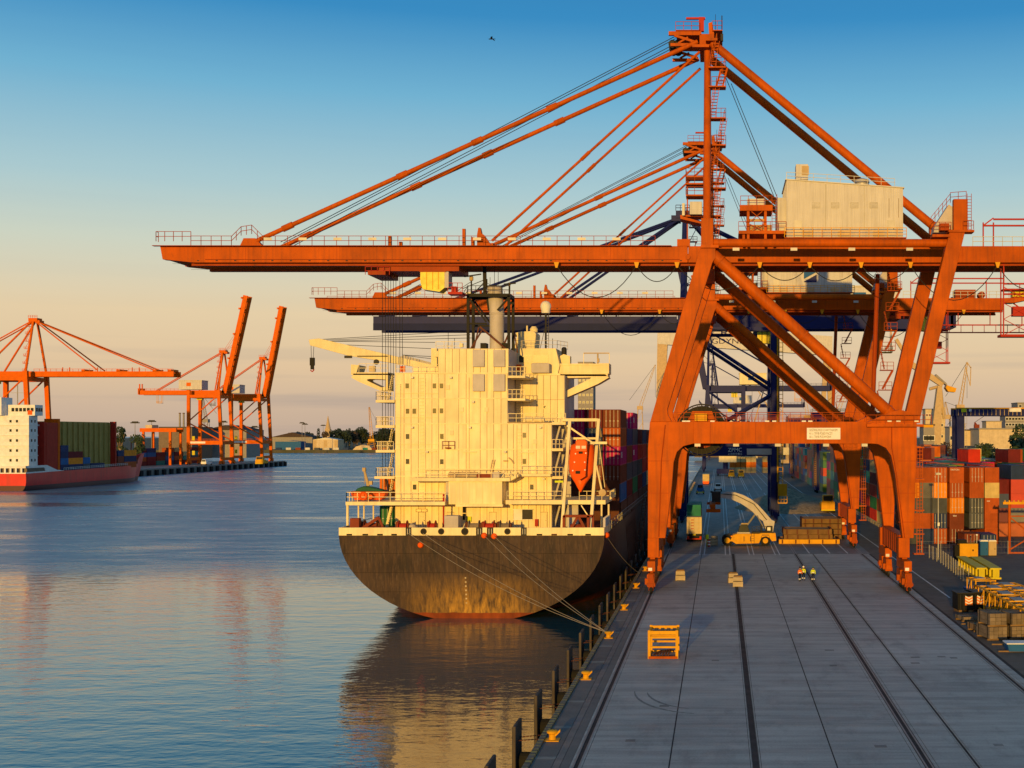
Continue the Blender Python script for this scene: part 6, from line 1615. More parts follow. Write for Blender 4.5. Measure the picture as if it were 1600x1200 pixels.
RB(MB().box(rx(1199), rx(1204), .15, .2, rz_(829), rz_(824)), 'number_plate', M['white'])
up_ = [(1207,814), (1200,806), (1193,798), (1184,788.5), (1174,780.5), (1162,774), (1148,769.5), (1137,768.5)]
lo_ = [(1201,823), (1193,815.5), (1184,809), (1176,800), (1168,794), (1157,787), (1143,781), (1125,778)]
pts = [(rx(a), rz_(b_)) for a, b_ in up_] + [(rx(a), rz_(b_)) for a, b_ in [(1124,773)] + lo_[::-1]]
RB(MB().prism(pts, 'y', .95, 2.15), 'boom', M['ship_grey'], bevel=.05)
RB(MB().prism([(rx(1198),rz_(832)), (rx(1208),rz_(832)), (rx(1211),rz_(815)), (rx(1204),rz_(812)), (rx(1192),rz_(814))], 'y', .7, 2.4), 'boom_bracket', M['ship_grey'], bevel=.04)
for y in (.8, 2.3): RB(MB().tube((rx(1163), y, rz_(828)), (rx(1180), y, rz_(805)), .13, 8).tube((rx(1194), y, rz_(826)), (rx(1183), y, rz_(806)), .10, 8), 'lift_cylinder', M['steel'])
RB(MB().box(rx(1112), rx(1126), .9, 2.2, rz_(785), rz_(769)).beam((rx(1110), 1.5, rz_(769)), (rx(1124), 1.5, rz_(772)), .3), 'rotator', M['steel_dark'])
RB(MB().box(rx(1109), rx(1118), -4.6, 7.5, rz_(790), rz_(786)).box(rx(1104), rx(1126), -4.8, -4.1, rz_(798), rz_(793)).box(rx(1104), rx(1126), 7, 7.7, rz_(792), rz_(788)).box(rx(1110), rx(1118), -4.5, -4.2, rz_(793), rz_(788)), 'spreader', M['orange'], bevel=.04)
RB(MB().rail([(rx(1175), .05, rz_(831)), (rx(1197), .05, rz_(831))], .9, .7, .03), 'railing', M['steel_dark'])
RB(MB().ladder((rx(1176), -.06, .5), (rx(1176), -.06, rz_(834)), .5, .35), 'ladder', M['steel_dark'])
for q in (1143, 1210): RB(MB().box(rx(q)-.12, rx(q)+.12, -.08, .02, rz_(839), rz_(837)), 'lamp', M['lens_amber'])
RB(MB().path([(rx(1200), .85, rz_(815)), (rx(1178), .85, rz_(788)), (rx(1150), .85, rz_(774)), (rx(1127), .85, rz_(772))], .06, 5), 'hose', M['black'])
RB(MB().box(rx(1156), rx(1184), -.03, 0, rz_(846), rz_(838)), 'side_panel', M['yellow']); RB(MB().box(rx(1162), rx(1163), -.05, -.03, rz_(846), rz_(838)).box(rx(1172), rx(1173), -.05, -.03, rz_(846), rz_(838)), 'panel_seam', M['steel_dark'])
for q in (1135.5, 1195): RB(MB().prism([(rx(q-7)+.1, rz_(841)), (rx(q-5)+.1, rz_(836.5)), (rx(q+5)+.1, rz_(836.5)), (rx(q+7)+.1, rz_(841)), (rx(q+7)+.1, rz_(840)), (rx(q+5)+.1, rz_(835.5)), (rx(q-5)+.1, rz_(835.5)), (rx(q-7)+.1, rz_(840))], 'y', -.05, .75), 'mudguard', M['steel_dark'])
RB(MB().tube((rx(1190), 2.4, rz_(831)), (rx(1190), 2.4, rz_(820)), .12, 8), 'exhaust', M['steel_dark'])
# box truck seen from behind
p = G(1085, 846); D0 = p.y; t = thing('truck', 'cream bodied lorry seen from behind in the crane lane beside the water-side leg', 'truck', (p.x, D0, 0))
tx = lambda q: (q-1085)*D0/F
tz = lambda q: H + (VY-q)*D0/F
bdy = RB(MB().box(tx(1073), tx(1096.5), 0, 7.5, tz(834), tz(808)), 'box_body', M['wall_cream'], bevel=.04)
for k in range(6):
    MB().box(tx(1073.5), tx(1096), -.04, .0, tz(834-k*4.3), tz(834-k*4.3-.5)).build('door_rail', M['galv'], bdy, local=True)
for q in (1077, 1084.5, 1092): MB().box(tx(q)-.05, tx(q)+.05, -.05, 0, tz(834), tz(808)).build('door_bar', M['tan'], bdy, local=True)
for k in range(4): MB().box(tx(1079.5), tx(1084), -.06, -.04, tz(813+k*4.5), tz(811.8+k*4.5)).build('red_mark', M['red'], bdy, local=True)
RB(MB().box(tx(1073), tx(1096.5), .1, 7.5, tz(840), tz(834.1)), 'chassis', M['black'])
RB(MB().box(tx(1073), tx(1096), -.06, .06, tz(843), tz(841)), 'bumper', M['red']); RB(MB().box(tx(1082.5), tx(1087), -.05, .1, tz(836.5), tz(834.5)), 'number_plate', M['yellow_lemon'])
for q in (1074, 1093):
    RB(MB().box(tx(q), tx(q+3), -.08, .05, tz(841), tz(838)), 'tail_lamp', M['red'])
    for y in (1.2, 2.6, 6.9): RB(MB().cyl((tx(q+1.2), y, .5), .5, .5, 'x', 16), 'wheel', M['rubber'])
RB(MB().box(tx(1075), tx(1095), 7.7, 9.8, .6, tz(798)), 'cab', M['white'], bevel=.1)
RB(MB().box(tx(1080), tx(1096), 5, 7.4, tz(808), tz(797)), 'wind_deflector', M['tan'], bevel=.1)
# container being carried, bench of tank beyond
p = G(1089, 812); tag(container(-4.6, 232, 3.6, 'teal', 'grey-green container carried by the reach stacker above the lorry', 'container held by the reach stacker'), 'grey-green container held above the lorry by the reach stacker spreader', 'container')
# tractor unit with a chassis ahead of it
t = thing('terminal_trailer', 'low dark terminal trailer parked ahead of the cream lorry', 'trailer', (-4.6, 231, 0))
RB(MB().box(-1.3, 1.3, 0, 13, 1.1, 1.5), 'bed', M['steel_dark']); RB(MB().box(-1.2, 1.2, 14, 16.5, .5, 3.2), 'cab', M['red'], bevel=.1)
for y in (2, 4, 13.5): 
    for x in (-1.0, 1.0): RB(MB().cyl((x, y, .5), .5, .5, 'x', 14), 'wheel', M['rubber'])
RB(MB().box(-1.2, -1.0, .5, .7, 1.5, 3.6).box(1.0, 1.2, .5, .7, 1.5, 3.6).box(-1.2, -1.0, 12, 12.2, 1.5, 3.6).box(1.0, 1.2, 12, 12.2, 1.5, 3.6), 'stake', M['rust_iron'])
# barrier and hut by the lorry
p = G(1107.5, 854); t = thing('warning_barrel', 'small red and white striped beacon with a yellow top beside the concrete weights', 'beacon', p)
for k in range(5): RB(MB().lathe([(.24, k*.24), (.24, k*.24+.23)], (0, 0, 0), 12), 'band', M['red'] if k % 2 == 0 else M['white'])
RB(MB().lathe([(.3, 1.2), (.3, 1.85), (.2, 2.0)], (-.3, .3, 0), 12).tube((-.3, .3, 0), (-.3, .3, 1.3), .1, 8), 'yellow_post', M['hivis_yellow'])
p = G(1116, 852); t = thing('concrete_weight', 'grey-brown stacked concrete weights beside the striped beacon', 'weight', p)
for k in range(3): RB(MB().box(-.65, .6, 0, 1.0, k*.52, k*.52+.48), 'weight', M['concrete_block'], bevel=.03)
# flat racks: each frame a thing
def flatrack(px0, px1, py1, D, z, h_, lab, m='rust_iron', L=6.0):
    x0, x1 = fx(px0, D), fx(px1, D)
    t = thing('flat_rack', lab, 'flat rack', ((x0+x1)/2, D, z), 'stacked steel flat racks')
    w_ = (x1-x0)/2
    MB().box(-w_, w_, 0, .25, .0, h_).box(-w_, w_, L-.25, L, 0, h_).build('side_beam', M['yellow'] if m == 'y' else M['rack_steel'], t, local=True, bevel=.03)
    MB().box(-w_, -w_+.3, .26, L-.26, .02, h_+.12).build('end_beam', M['rust_iron'], t, local=True); MB().box(w_-.3, w_, .26, L-.26, .02, h_+.12).build('end_beam', M['rust_iron'], t, local=True)
    for k in range(8): MB().box(-w_+.32, w_-.32, .3+k*.7, .92+k*.7, h_-.2, h_-.06).build('floor_plank', M['timber_grey'], t, local=True)
    for k in range(5): MB().box(-w_+.6+k*(2*w_-1.2)/4-.12, -w_+.6+k*(2*w_-1.2)/4+.12, -.04, 0, .05, h_-.05).build('pocket', M['rust_iron'], t, local=True)
flatrack(1217, 1312, 849, 224, 0, .75, 'flat rack at the bottom of the near stack of flat racks', 'y')
flatrack(1225, 1301, 840, 224.3, .78, .75, 'second flat rack of the near stack of flat racks')
flatrack(1224, 1300, 831, 224.2, 1.56, .9, 'topmost flat rack of the near stack with a reddish deck')
for k in range(4):
    flatrack(1253, 1315, 820, 233, k*.95, .85, ['lowest flat rack of the rear stack', 'second flat rack of the rear stack', 'third flat rack of the rear stack', 'topmost flat rack of the taller rear stack'][k])
# gravel heap with its own granular mesh
mb = MB(); N1, N2 = 40, 28
cx_, cy_, rx_, ry_, hz_ = 17.0, 330.0, 13.0, 22.0, 5.2
vs = []
for j in range(N2+1):
    for i in range(N1):
        a = 2*math.pi*i/N1; rr_ = j/N2; nx, ny = math.cos(a)*rr_, math.sin(a)*rr_
        lump = .25*math.sin(nx*9+1)*math.cos(ny*7) + random.uniform(-.12, .12)
        vs.append((cx_+nx*rx_*(1+.08*math.sin(3*a)), cy_+ny*ry_, max(-.02, hz_*(1-rr_)**.85 + lump*(1-rr_))))
fs = [(j*N1+i, j*N1+(i+1) % N1, (j+1)*N1+(i+1) % N1, (j+1)*N1+i) for j in range(N2) for i in range(N1)]
tag(mb.add(vs, fs).build('gravel_heap', paint('gravel', (.32, .25, .17), .95, var=.5, bump=.9, scale=1.5)), 'low grey-brown gravel heap on the road behind the flat racks', 'gravel', kind='stuff')
# loader on the road by the yard
def vehicle(px, py, lab, body, cat, name, w_=2.4, h_=2.6, L=5.5, group=None):
    p = G(px, py); t = thing(name, lab, cat, p, group)
    MB().box(-w_/2, w_/2, 0, L*.55, .7, h_*.62).box(-w_/2, w_/2, L*.56, L, .7, h_*.5).build('body', M[body], t, local=True, bevel=.08)
    cb = MB().prism([(-w_*.42, h_*.62), (w_*.42, h_*.62), (w_*.36, h_), (-w_*.36, h_)], 'y', .15, L*.4).build('cab', M[body], t, local=True, bevel=.05)
    MB().box(-w_*.34, w_*.34, .08, .16, h_*.66, h_*.94).build('windscreen', M['glass'], cb, local=True)
    for x in (-w_*.48, w_*.48):
        for y in (.9, L-1.0): MB().cyl((x, y, .48), .48, .4, 'x', 14).build('wheel', M['rubber'], t, local=True)
        MB().box(x*.8-.15, x*.8+.15, -.04, .0, .8, 1.05).build('lamp', M['lens_amber'], t, local=True)
    MB().box(-w_/2-.05, w_/2+.05, -.1, .05, .45, .75).build('bumper', M['yellow_lemon'] if body != 'white' else M['steel_dark'], t, local=True)
    return t
vehicle(1294, 801, 'yellow wheel loader facing the cranes on the road beside the yard stacks', 'yellow', 'loader', 'wheel_loader', 3.2, 4.2, 7)
vehicle(1122, 768, 'white van parked on the quay road beyond the reach stacker', 'white', 'van', 'van', 2.3, 2.6, 5)
vehicle(1094, 772, 'blue container hut truck on the quay road near the water edge', 'blue', 'truck', 'truck', 2.2, 3.0, 6)
vehicle(1143, 746, 'yellow terminal tractor far along the road, nearer the water', 'yellow', 'tractor', 'tractor', 2.6, 3.2, 6, 'tractors far along the road')
vehicle(1158, 746, 'yellow terminal tractor far along the road, nearer the yard', 'yellow', 'tractor', 'tractor', 2.6, 3.2, 6, 'tractors far along the road')
p = G(1103, 757); tag(container(p.x, p.y, 1.2, 'cream', '', 'far'), 'cream container on a red trailer far along the quay road', 'container', 'containers far along the quay road')
t = thing('trailer', 'red trailer under a cream container far along the quay road', 'trailer', p); RB(MB().box(-1.2, 1.2, -.3, 12.3, .7, 1.19).box(-1.1, 1.1, -.4, .1, .2, 1.0), 'bed', M['lifeboat'])
for y in (1, 3, 10): RB(MB().cyl((0, y, .45), .45, 2.2, 'x', 12), 'axle', M['rubber'])
# tan containers closing the road at the far end
for k in range(6):
    for j in range(3):
        p = (6 + k*2.6 if k < 5 else 22, 640 + .3*k, j*2.6)
        container(*p, ['cream', 'orange', 'cream'][j], '{c} container, %s layer, %s stack from the water in the far road-end wall' % (ORD[j], ORD2[k]), 'containers at the far end of the road', far=True)
# yellow cone line along the far quay edge
t = thing('edge_barrier', 'row of pale blocks along the far quay edge beyond the cranes', 'barrier', (-9.6, 300, 0))
for k in range(40): MB().box(-.3, .3, k*5., k*5.+2.5, 0, .7).build('block', M['yellow'] if k % 2 else M['concrete_block'], t, local=True)
# kerb of blocks along the yard
t = thing('yard_kerb', 'kerb of pale concrete blocks at the foot of the yard stacks', 'kerb', (32.2, 236, 0))
for k in range(60): MB().box(-.3, .3, k*2.2, k*2.2+1.5, 0, .6).build('block', M['concrete_block'] if k % 2 else M['concrete'], t, local=True)
# ---------------------------------------------------------------- storage area at the right
# two yellow lifting beams and a yellow crate
def ibeam(a, b_, w_, h_, lab, m):
    a, b_ = Vector(a), Vector(b_); t = thing('lifting_beam', lab, 'beam', a, 'yellow lifting beams')
    d = b_-a
    def q(mb, n_): return mb.build(n_, M[m], t, local=True)
    up = Vector((0, 0, 1)); z0 = Vector((0, 0, .25))
    q(MB().beam(z0+up*.1, d+z0+up*.1, w_, .2), 'bottom_flange'); q(MB().beam(z0+up*(h_-.1), d+z0+up*(h_-.1), w_, .2), 'top_flange'); q(MB().beam(z0+up*h_/2, d+z0+up*h_/2, w_*.55, h_-.41), 'web')
    for k in range(7):
        c = d*(k+.5)/7 + z0 + up*h_/2; q(MB().beam(c-d.normalized()*.04, c+d.normalized()*.04, w_*.92, h_-.42), 'stiffener')
    for s in (.1, .9): MB().beam(d*s+Vector((-.9, 0, .12)), d*s+Vector((.9, 0, .12)), .25, .22).build('sleeper', M['wood'], t, local=True)
ibeam(G(1502, 888), G(1534, 908), 1.3, 1.45, 'bright lemon-yellow box beam lying on the yard, beside the fence', 'yellow_lemon')
ibeam(G(1524, 888), G(1556, 908), 1.4, 1.4, 'dull olive-yellow box beam lying beside the brighter beam', 'yellow_lemon')
p = G(1514, 876); t = thing('equipment_box', 'tall yellow equipment box with a dark top behind the lifting beams', 'box', p)
RB(MB().box(-1.35, 1.35, 0, 2.2, .1, 2.5), 'box', M['yellow'], bevel=.05); RB(MB().box(-1.5, -.2, .6, 2.6, 2.45, 3.0).box(-2.0, -1.36, .4, 2, .0, 2.2), 'dark_top', M['black']); RB(MB().box(.5, .7, -.03, 0, 1.4, 1.65), 'handle', M['black'])
RB(MB().box(-1.2, -.9, .2, 2, 0, .12).box(.9, 1.2, .2, 2, 0, .12), 'foot', M['steel_dark'])
for px, m_, lab in ((1538, 'blue', 'blue portable toilet cabin in front of the stacks'), (1551, 'tan', 'tan portable toilet cabin beside the blue one')):
    p = G(px, 869); t = thing('toilet_cabin', lab, 'cabin', p, 'portable toilet cabins')
    RB(MB().box(-.6, .6, 0, 1.2, .1, 2.25), 'wall', M[m_], bevel=.04); RB(MB().prism([(-.65, 2.25), (.65, 2.25), (.5, 2.45), (-.5, 2.45)], 'y', -.05, 1.25), 'roof', M['white']); RB(MB().box(-.45, .45, -.04, 0, .2, 2.1), 'door', M[m_]); RB(MB().box(-.55, .55, .1, 1.1, 0, .1), 'base', M['steel_dark'])
    RB(MB().box(.3, .38, -.07, -.04, 1.0, 1.2), 'handle', M['steel_dark'])
# mesh fence running diagonally
t = thing('fence', 'low wire mesh fence with thin steel posts beside the yellow beams', 'fence', G(1452, 872))
f0 = G(1452, 872); fpts = [G(1452, 872), G(1470, 880), G(1486, 892), G(1505, 908), G(1522, 918)]
def wbuild(mb, name, m): return mb.build(name, m, t)
for a, b_ in zip(fpts, fpts[1:]):
    n_ = max(1, int((b_-a).length/2.4))
    for k in range(n_): 
        c = a + (b_-a)*k/n_; wbuild(MB().tube(c, c+Vector((0, 0, 2.0)), .04, 6), 'post', M['galv'])
    mb = MB()
    for z in (.2, .65, 1.1, 1.55, 1.95): mb.tube(a+Vector((0, 0, z)), b_+Vector((0, 0, z)), .007, 3)
    n2 = int((b_-a).length/.4)
    for k in range(n2): c = a + (b_-a)*k/n2; mb.tube(c+Vector((0, 0, .2)), c+Vector((0, 0, 1.95)), .004, 3)
    wbuild(mb, 'mesh_panel', M['galv'])
fq = [G(1440, 866), G(1500, 866), G(1575, 866), G(1640, 866)]
t = thing('fence', 'wire mesh fence with thin posts along the front of the container stacks', 'fence', fq[0])
for a, b_ in zip(fq, fq[1:]):
    n_ = max(1, int((b_-a).length/2.6))
    for k in range(n_): c = a + (b_-a)*k/n_; wbuild(MB().tube(c, c+Vector((0, 0, 2.1)), .04, 6), 'post', M['galv'])
    mb = MB()
    for z in (.2, 1.1, 2.0): mb.tube(a+Vector((0, 0, z)), b_+Vector((0, 0, z)), .014, 3)
    n2 = int((b_-a).length/.5)
    for k in range(n2): c = a + (b_-a)*k/n2; mb.tube(c+Vector((0, 0, .2)), c+Vector((0, 0, 2.0)), .004, 3)
    wbuild(mb, 'mesh_panel', M['galv'])
# lamp post
p = G(1466, 874); t = thing('lamp_post', 'thin grey lamp post in front of the container stacks', 'lamp post', p)
RB(MB().tube((0, 0, 0), (0, 0, 13.0), .11, 10, .06), 'pole', M['galv'], smooth=True); RB(MB().box(-.35, .35, -.25, .25, 12.6, 12.9), 'lamp_head', M['galv']); RB(MB().box(-.12, .18, -.18, -.05, 5.0, 5.5), 'switch_box', M['white']); RB(MB().lathe([(.25, 0), (.2, .3)], (0, 0, 0), 10), 'base', M['concrete'])
p = G(1526, 872); t = thing('post', 'thin pale post with a small lamp beside the yellow equipment box', 'post', p)
RB(MB().tube((0, 0, 0), (0, 0, 3.4), .06, 8), 'pole', M['galv']); RB(MB().box(-.12, .12, -.12, .12, 3.4, 3.6), 'lamp', M['white'])
# orange gate frame at the right edge
p = G(1577, 865); t = thing('gate_frame', 'orange steel gate frame with diagonal braces in front of the container stacks', 'frame', p)
gx = lambda q: (q-1577)*p.y/F
gz = lambda q: H + (VY-q)*p.y/F
O2 = M['orange']
for q in (1577, 1650): RB(MB().box(gx(q)-.17, gx(q)+.17, -.17, .17, 0, gz(786)), 'post', O2)
RB(MB().box(gx(1567), gx(1660), -.2, .2, gz(788), gz(784)), 'top_beam', M['yellow']); RB(MB().box(gx(1577)+.18, gx(1650)-.18, -.08, .08, gz(807.5), gz(805.5)), 'rail', O2); RB(MB().box(gx(1577)+.18, gx(1650)-.18, -.08, .08, 0, .25), 'rail', O2)
RB(MB().beam((gx(1579), 0, gz(809)), (gx(1615), 0, gz(838)), .2), 'brace', O2); RB(MB().beam((gx(1579), 0, gz(858)), (gx(1615), 0, gz(836)), .2), 'brace', O2)
mb = MB()
for k in range(12): mb.box(gx(1569+k*7), gx(1571+k*7), -.15, .15, gz(784), gz(781.5))
RB(mb, 'hook_row', M['yellow'])
# black weight boxes with chevrons
for k, (px, py, lab) in enumerate(((1509, 957, 'black weight box with white and orange chevron sign, nearer the crane rail'), (1527.5, 956, 'black weight box with white and orange chevron sign, beside the yellow lattice boom'))):
    p = G(px, py); t = thing('weight_box', lab, 'box', p, 'black boxes with chevron signs', .12)
    RB(MB().box(-.85, .85, 0, 2.0, .25, 1.95), 'box', M['black'], bevel=.06); RB(MB().box(-.95, .95, -.08, 2.1, 1.95, 2.08), 'lid', M['steel_dark'], bevel=.03)
    RB(MB().box(-.7, -.4, .1, 1.9, 0, .25).box(.4, .7, .1, 1.9, 0, .25), 'skid', M['wood'])
    sgn = RB(MB().box(-.08, .72, -.05, -.0, .75, 1.65), 'chevron_sign', M['hivis_orange'])
    for j in range(3):
        z = .82 + j*.3
        MB().prism([(-.06, z+.2), (.32, z), (.70, z+.2), (.70, z+.34), (.32, z+.14), (-.06, z+.34)], 'y', -.065, -.05).build('chevron', M['white'], sgn, local=True)
    for x in (-.6, -.2): RB(MB().box(x-.04, x+.04, -.04, 0, .3, 1.9), 'rib', M['steel_dark'])
# yellow lattice booms lying on the ground
def lattice(a, b_, w_, h_, lab, n_=9):
    a, b_ = Vector(a), Vector(b_); t = thing('lattice_boom', lab, 'lattice boom', a, 'yellow lattice boom sections')
    d = b_-a; s = Vector((d.y, -d.x, 0)).normalized()*w_/2; u = Vector((0, 0, h_)); g = Vector((0, 0, .35))
    def q(mb, n2, m='yellow'): return mb.build(n2, M[m], t, local=True)
    C_ = {}
    for i, (ss, uu) in enumerate(((-1, 0), (1, 0), (-1, 1), (1, 1))):
        o_ = s*ss + u*uu + g; C_[i] = o_; q(MB().tube(o_, d+o_, .10, 8), 'chord')
    for k in range(n_+1):
        c = d*k/n_
        q(MB().beam(c+C_[0], c+C_[2], .10).beam(c+C_[1], c+C_[3], .10).beam(c+C_[2], c+C_[3], .10).beam(c+C_[0], c+C_[1], .10), 'frame')
        if k < n_:
            c2 = d*(k+1)/n_
            q(MB().beam(c+C_[0], c2+C_[2], .08).beam(c+C_[1], c2+C_[3], .08), 'lacing')
            q(MB().beam(c+C_[2], c2+C_[3], .08), 'top_lacing')
            if k % 2 == 0: q(MB().beam(c+(C_[2]+C_[3])/2+Vector((0, 0, .08)), c2+(C_[2]+C_[3])/2+Vector((0, 0, .08)), w_*.45, .06), 'walk_plate', 'steel')
    for z in (.08, .92): q(MB().beam(d*z-s*1.3+Vector((0, 0, .14)), d*z+s*1.3+Vector((0, 0, .14)), .3, .28), 'sleeper', 'wood')
lattice(G(1548, 955), G(1640, 1010), 2.6, 2.3, 'long yellow lattice boom section lying beside the weight boxes')
lattice(G(1566, 948), G(1660, 985), 2.6, 2.2, 'yellow lattice boom section lying behind the longer one', 8)
lattice(G(1526, 938), G(1540, 944), 2.2, 2.2, 'short yellow lattice end piece with a chevron plate', 2)
p = G(1524, 941); t = thing('chevron_plate', 'small orange and white chevron plate fixed on the short lattice piece', 'sign', p)
RB(MB().box(-.35, .35, -.6, -.54, 1.0, 1.9).box(-.05, .05, -.53, -.45, 0, 1.0), 'plate', M['hivis_orange']); RB(MB().prism([(-.33, 1.5), (0, 1.25), (.33, 1.5), (.33, 1.68), (0, 1.43), (-.33, 1.68)], 'y', -.62, -.60), 'chevron', M['white'])
p = G(1548, 935); t = thing('hydraulic_pack', 'low row of small drums and pipes behind the short lattice piece', 'drums', p)
RB(MB().box(-2.0, 2.2, -.3, 1.2, 0, .8), 'skid', M['rust_iron'])
for k in range(5): RB(MB().cyl((-1.7+k*.8, .4, 1.1), .36, .9, 'y', 12), 'drum', [M['tan'], M['steel'], M['rust_iron'], M['yellow'], M['tan']][k])
p = G(1513, 925); t = thing('blue_crate', 'small blue crate on the ground near the chevron plate', 'crate', p); RB(MB().box(-.4, .5, 0, .8, 0, .5), 'box', M['blue'], bevel=.04); RB(MB().box(-.45, .55, -.05, .85, .45, .55), 'rim', M['blue'])
# bundles of timber and blocks, each bundle a thing
def bundle(px, py, w_, d_, h_, z, lab, m='timber_grey'):
    p = G(px, py); t = thing('timber_bundle', lab, 'timber', (p.x, p.y, z), 'strapped timber bundles', .18)
    nx, nz = max(2, int(w_/.42)), max(1, int(h_/.34))
    pr = None
    for i in range(nx):
        for k in range(nz):
            a = -w_/2 + i*w_/nx
            o = MB().box(a+.015, a+w_/nx-.015, random.uniform(0, .06), d_+random.uniform(-.05, .05), .16+k*h_/nz+.01, .16+(k+1)*h_/nz-.01).build('timber', M[m], t, local=True)
    for y in (.5, d_-.5): MB().box(-w_/2-.02, w_/2+.02, y-.05, y+.05, .14, .18+h_).build('strap', M['black'], t, local=True)
    for y in (.3, d_-.4): MB().box(-w_/2-.1, w_/2+.1, y-.1, y+.1, 0, .15).build('bearer', M['wood'], t, local=True)
bundle(1560, 1001, 1.7, 3.2, 1.05, 0, 'weathered timber bundle at the bottom of the stack beside the rail')
bundle(1560, 1001, 1.6, 3.0, 1.05, 1.23, 'weathered timber bundle on top of the stack beside the rail')
bundle(1596, 1000, 1.8, 3.2, 1.05, 0, 'weathered timber bundle under another next to the lattice boom')
bundle(1596, 1000, 1.7, 3.0, 1.0, 1.23, 'weathered timber bundle on another next to the lattice boom')
bundle(1536, 988, 1.4, 2.2, .55, 0, 'low brown pallet pile between the weight boxes and the timber stacks', 'wood')
bundle(1518, 972, 1.6, 2.4, .35, 0, 'flat dark pallet in front of the chevron boxes', 'timber_grey')
for px, py, w_, lab in ((1510, 976, 1.0, 'short loose yellow plank before the flat pallet'), (1570, 1008, 2.3, 'long loose pale plank before the timber stack'), (1580, 1019, 2.2, 'worn loose plank under the blue tub')):
    p = G(px, py); tag(MB().prism([(p.x-w_/2, .0), (p.x+w_/2, .0), (p.x+w_/2, .12), (p.x-w_/2+.05, .12)], 'y', p.y, p.y+.35).build('plank', M['wood'], None, bevel=.02), lab, 'plank')
p = G(1594, 1020); t = thing('tub', 'blue open tub at the foot of the timber stacks', 'tub', (p.x, p.y, .0))
RB(MB().prism([(-.9, .05), (1.4, .05), (1.6, .75), (-1.05, .75)], 'y', .2, 1.8), 'tub', M['blue'], bevel=.05); RB(MB().box(-1.1, 1.65, .12, 1.88, .70, .78), 'rim', M['white'])

# ---------------------------------------------------------------- yard gantry (dark) at the right
t = thing('yard_gantry', 'dark blue yard gantry crane straddling the container stacks', 'gantry crane', (fx(1501, 330), 330, 0))
yx = lambda q: fx(q, 330) - fx(1501, 330)
yz = lambda q: fz(q, 330)
for q in (1501, 1660):
    for y in (0, 7): RB(MB().box(yx(q)-.9, yx(q)+.9, y-.5, y+.5, 1.2, yz(650)), 'leg', M['navy'])
    for y in (0, 7): RB(MB().cyl((yx(q), y, .7), .7, .6, 'x', 16), 'wheel', M['rubber'])
    RB(MB().box(yx(q)-.7, yx(q)+.7, -2, 9, .9, 1.9), 'sill_beam', M['navy'])
for y in (-.2, 7.2):
    RB(MB().box(yx(1494), yx(1668), y-.5, y+.5, yz(650), yz(639)), 'top_beam', M['navy'])
    RB(MB().box(yx(1494), yx(1668), y-.55, y+.55, yz(639)+.01, yz(637)), 'top_flange', M['yellow'])
    for k in range(26): RB(MB().box(yx(1496)+k*1.05, yx(1496)+k*1.05+.14, y-.56, y-.5, yz(649), yz(640)), 'stiffener', M['tan'])
RB(MB().box(yx(1501), yx(1509), -.9, -.71, yz(644), yz(638.5)), 'lamp_panel', M['hivis_yellow']); RB(MB().box(yx(1513), yx(1517), -.9, -.71, yz(643), yz(639)), 'plate', M['white'])
sg_ = RB(MB().box(yx(1576), yx(1594), -.9, -.71, yz(643.5), yz(637.8)), 'number_sign', M['white'])
RB(MB().ladder((yx(1508), -.7, 3), (yx(1508), -.7, yz(650)), .6, .6), 'ladder', M['steel'])

def gantry(x0, x1, y, zt_, lab):
    t = thing('yard_gantry', lab, 'gantry crane', (x0, y, 0), 'dark blue yard gantries over the stacks')
    w_ = x1-x0
    for x in (0, w_):
        for yy in (0, 8): MB().box(x-.6, x+.6, yy-.5, yy+.5, 1.2, zt_).build('leg', M['navy'], t, local=True); MB().cyl((x, yy, .7), .7, .6, 'x', 14).build('wheel', M['rubber'], t, local=True)
        MB().box(x-.5, x+.5, -2, 10, .9, 1.9).build('sill_beam', M['navy'], t, local=True)
        MB().beam((x, 0, 8), (x, 8, zt_-1), .35).build('brace', M['navy'], t, local=True)
    for yy in (0, 8): MB().box(-1.5, w_+1.5, yy-.5, yy+.5, zt_+.01, zt_+1.7).build('top_beam', M['navy'], t, local=True); MB().rail([(-1.5, yy-.5, zt_+1.7), (w_+1.5, yy-.5, zt_+1.7)], 1.1, 2.2, .05).build('railing', M['yellow'], t, local=True)
    MB().box(w_*.4, w_*.4+4, -.3, 8.3, zt_+1.72, zt_+3.6).build('trolley', M['ship_cream'], t, local=True); MB().box(w_*.4-2, w_*.4-.4, -.2, 2, zt_-2.6, zt_).build('operator_cab', M['glass'], t, local=True)
    MB().ladder((-.7, -.6, 2), (-.7, -.6, zt_), .6, .6, r=.05).build('ladder', M['yellow'], t, local=True)
gantry(31.0, 57, 420, 24, 'dark blue yard gantry over the stacks, first one beyond the second orange crane')
gantry(31.0, 57, 560, 24, 'dark blue yard gantry over the stacks, far along the yard')
# ---------------------------------------------------------------- buildings, cranes and trees beyond the yard
def building(name, label, cat, x0, x1, y, dep, h_, wallm, roofm, wins=(), pitch=0.0, group=None, z0=0.0):
    t = thing(name, label, cat, ((x0+x1)/2, y, z0), group); w_ = (x1-x0)/2
    MB().box(-w_, w_, 0, dep, 0, h_).build('wall', M[wallm], t, local=True)
    if pitch: MB().prism([(-w_-.4, h_), (w_+.4, h_), (0, h_+pitch)], 'y', -.4, dep+.4).build('roof', M[roofm], t, local=True)
    else: MB().box(-w_-.3, w_+.3, -.3, dep+.3, h_+.002, h_+.6).build('roof', M[roofm], t, local=True)
    for (u, v, ww, wh) in wins:
        wd = MB().box(u-ww/2, u+ww/2, -.15, 0, v-wh/2, v+wh/2).build('window', M['white'], t, local=True)
        MB().box(u-ww/2+.25, u+ww/2-.25, -.2, -.14, v-wh/2+.25, v+wh/2-.25).build('pane', M['glass'], wd, local=True)
    return t
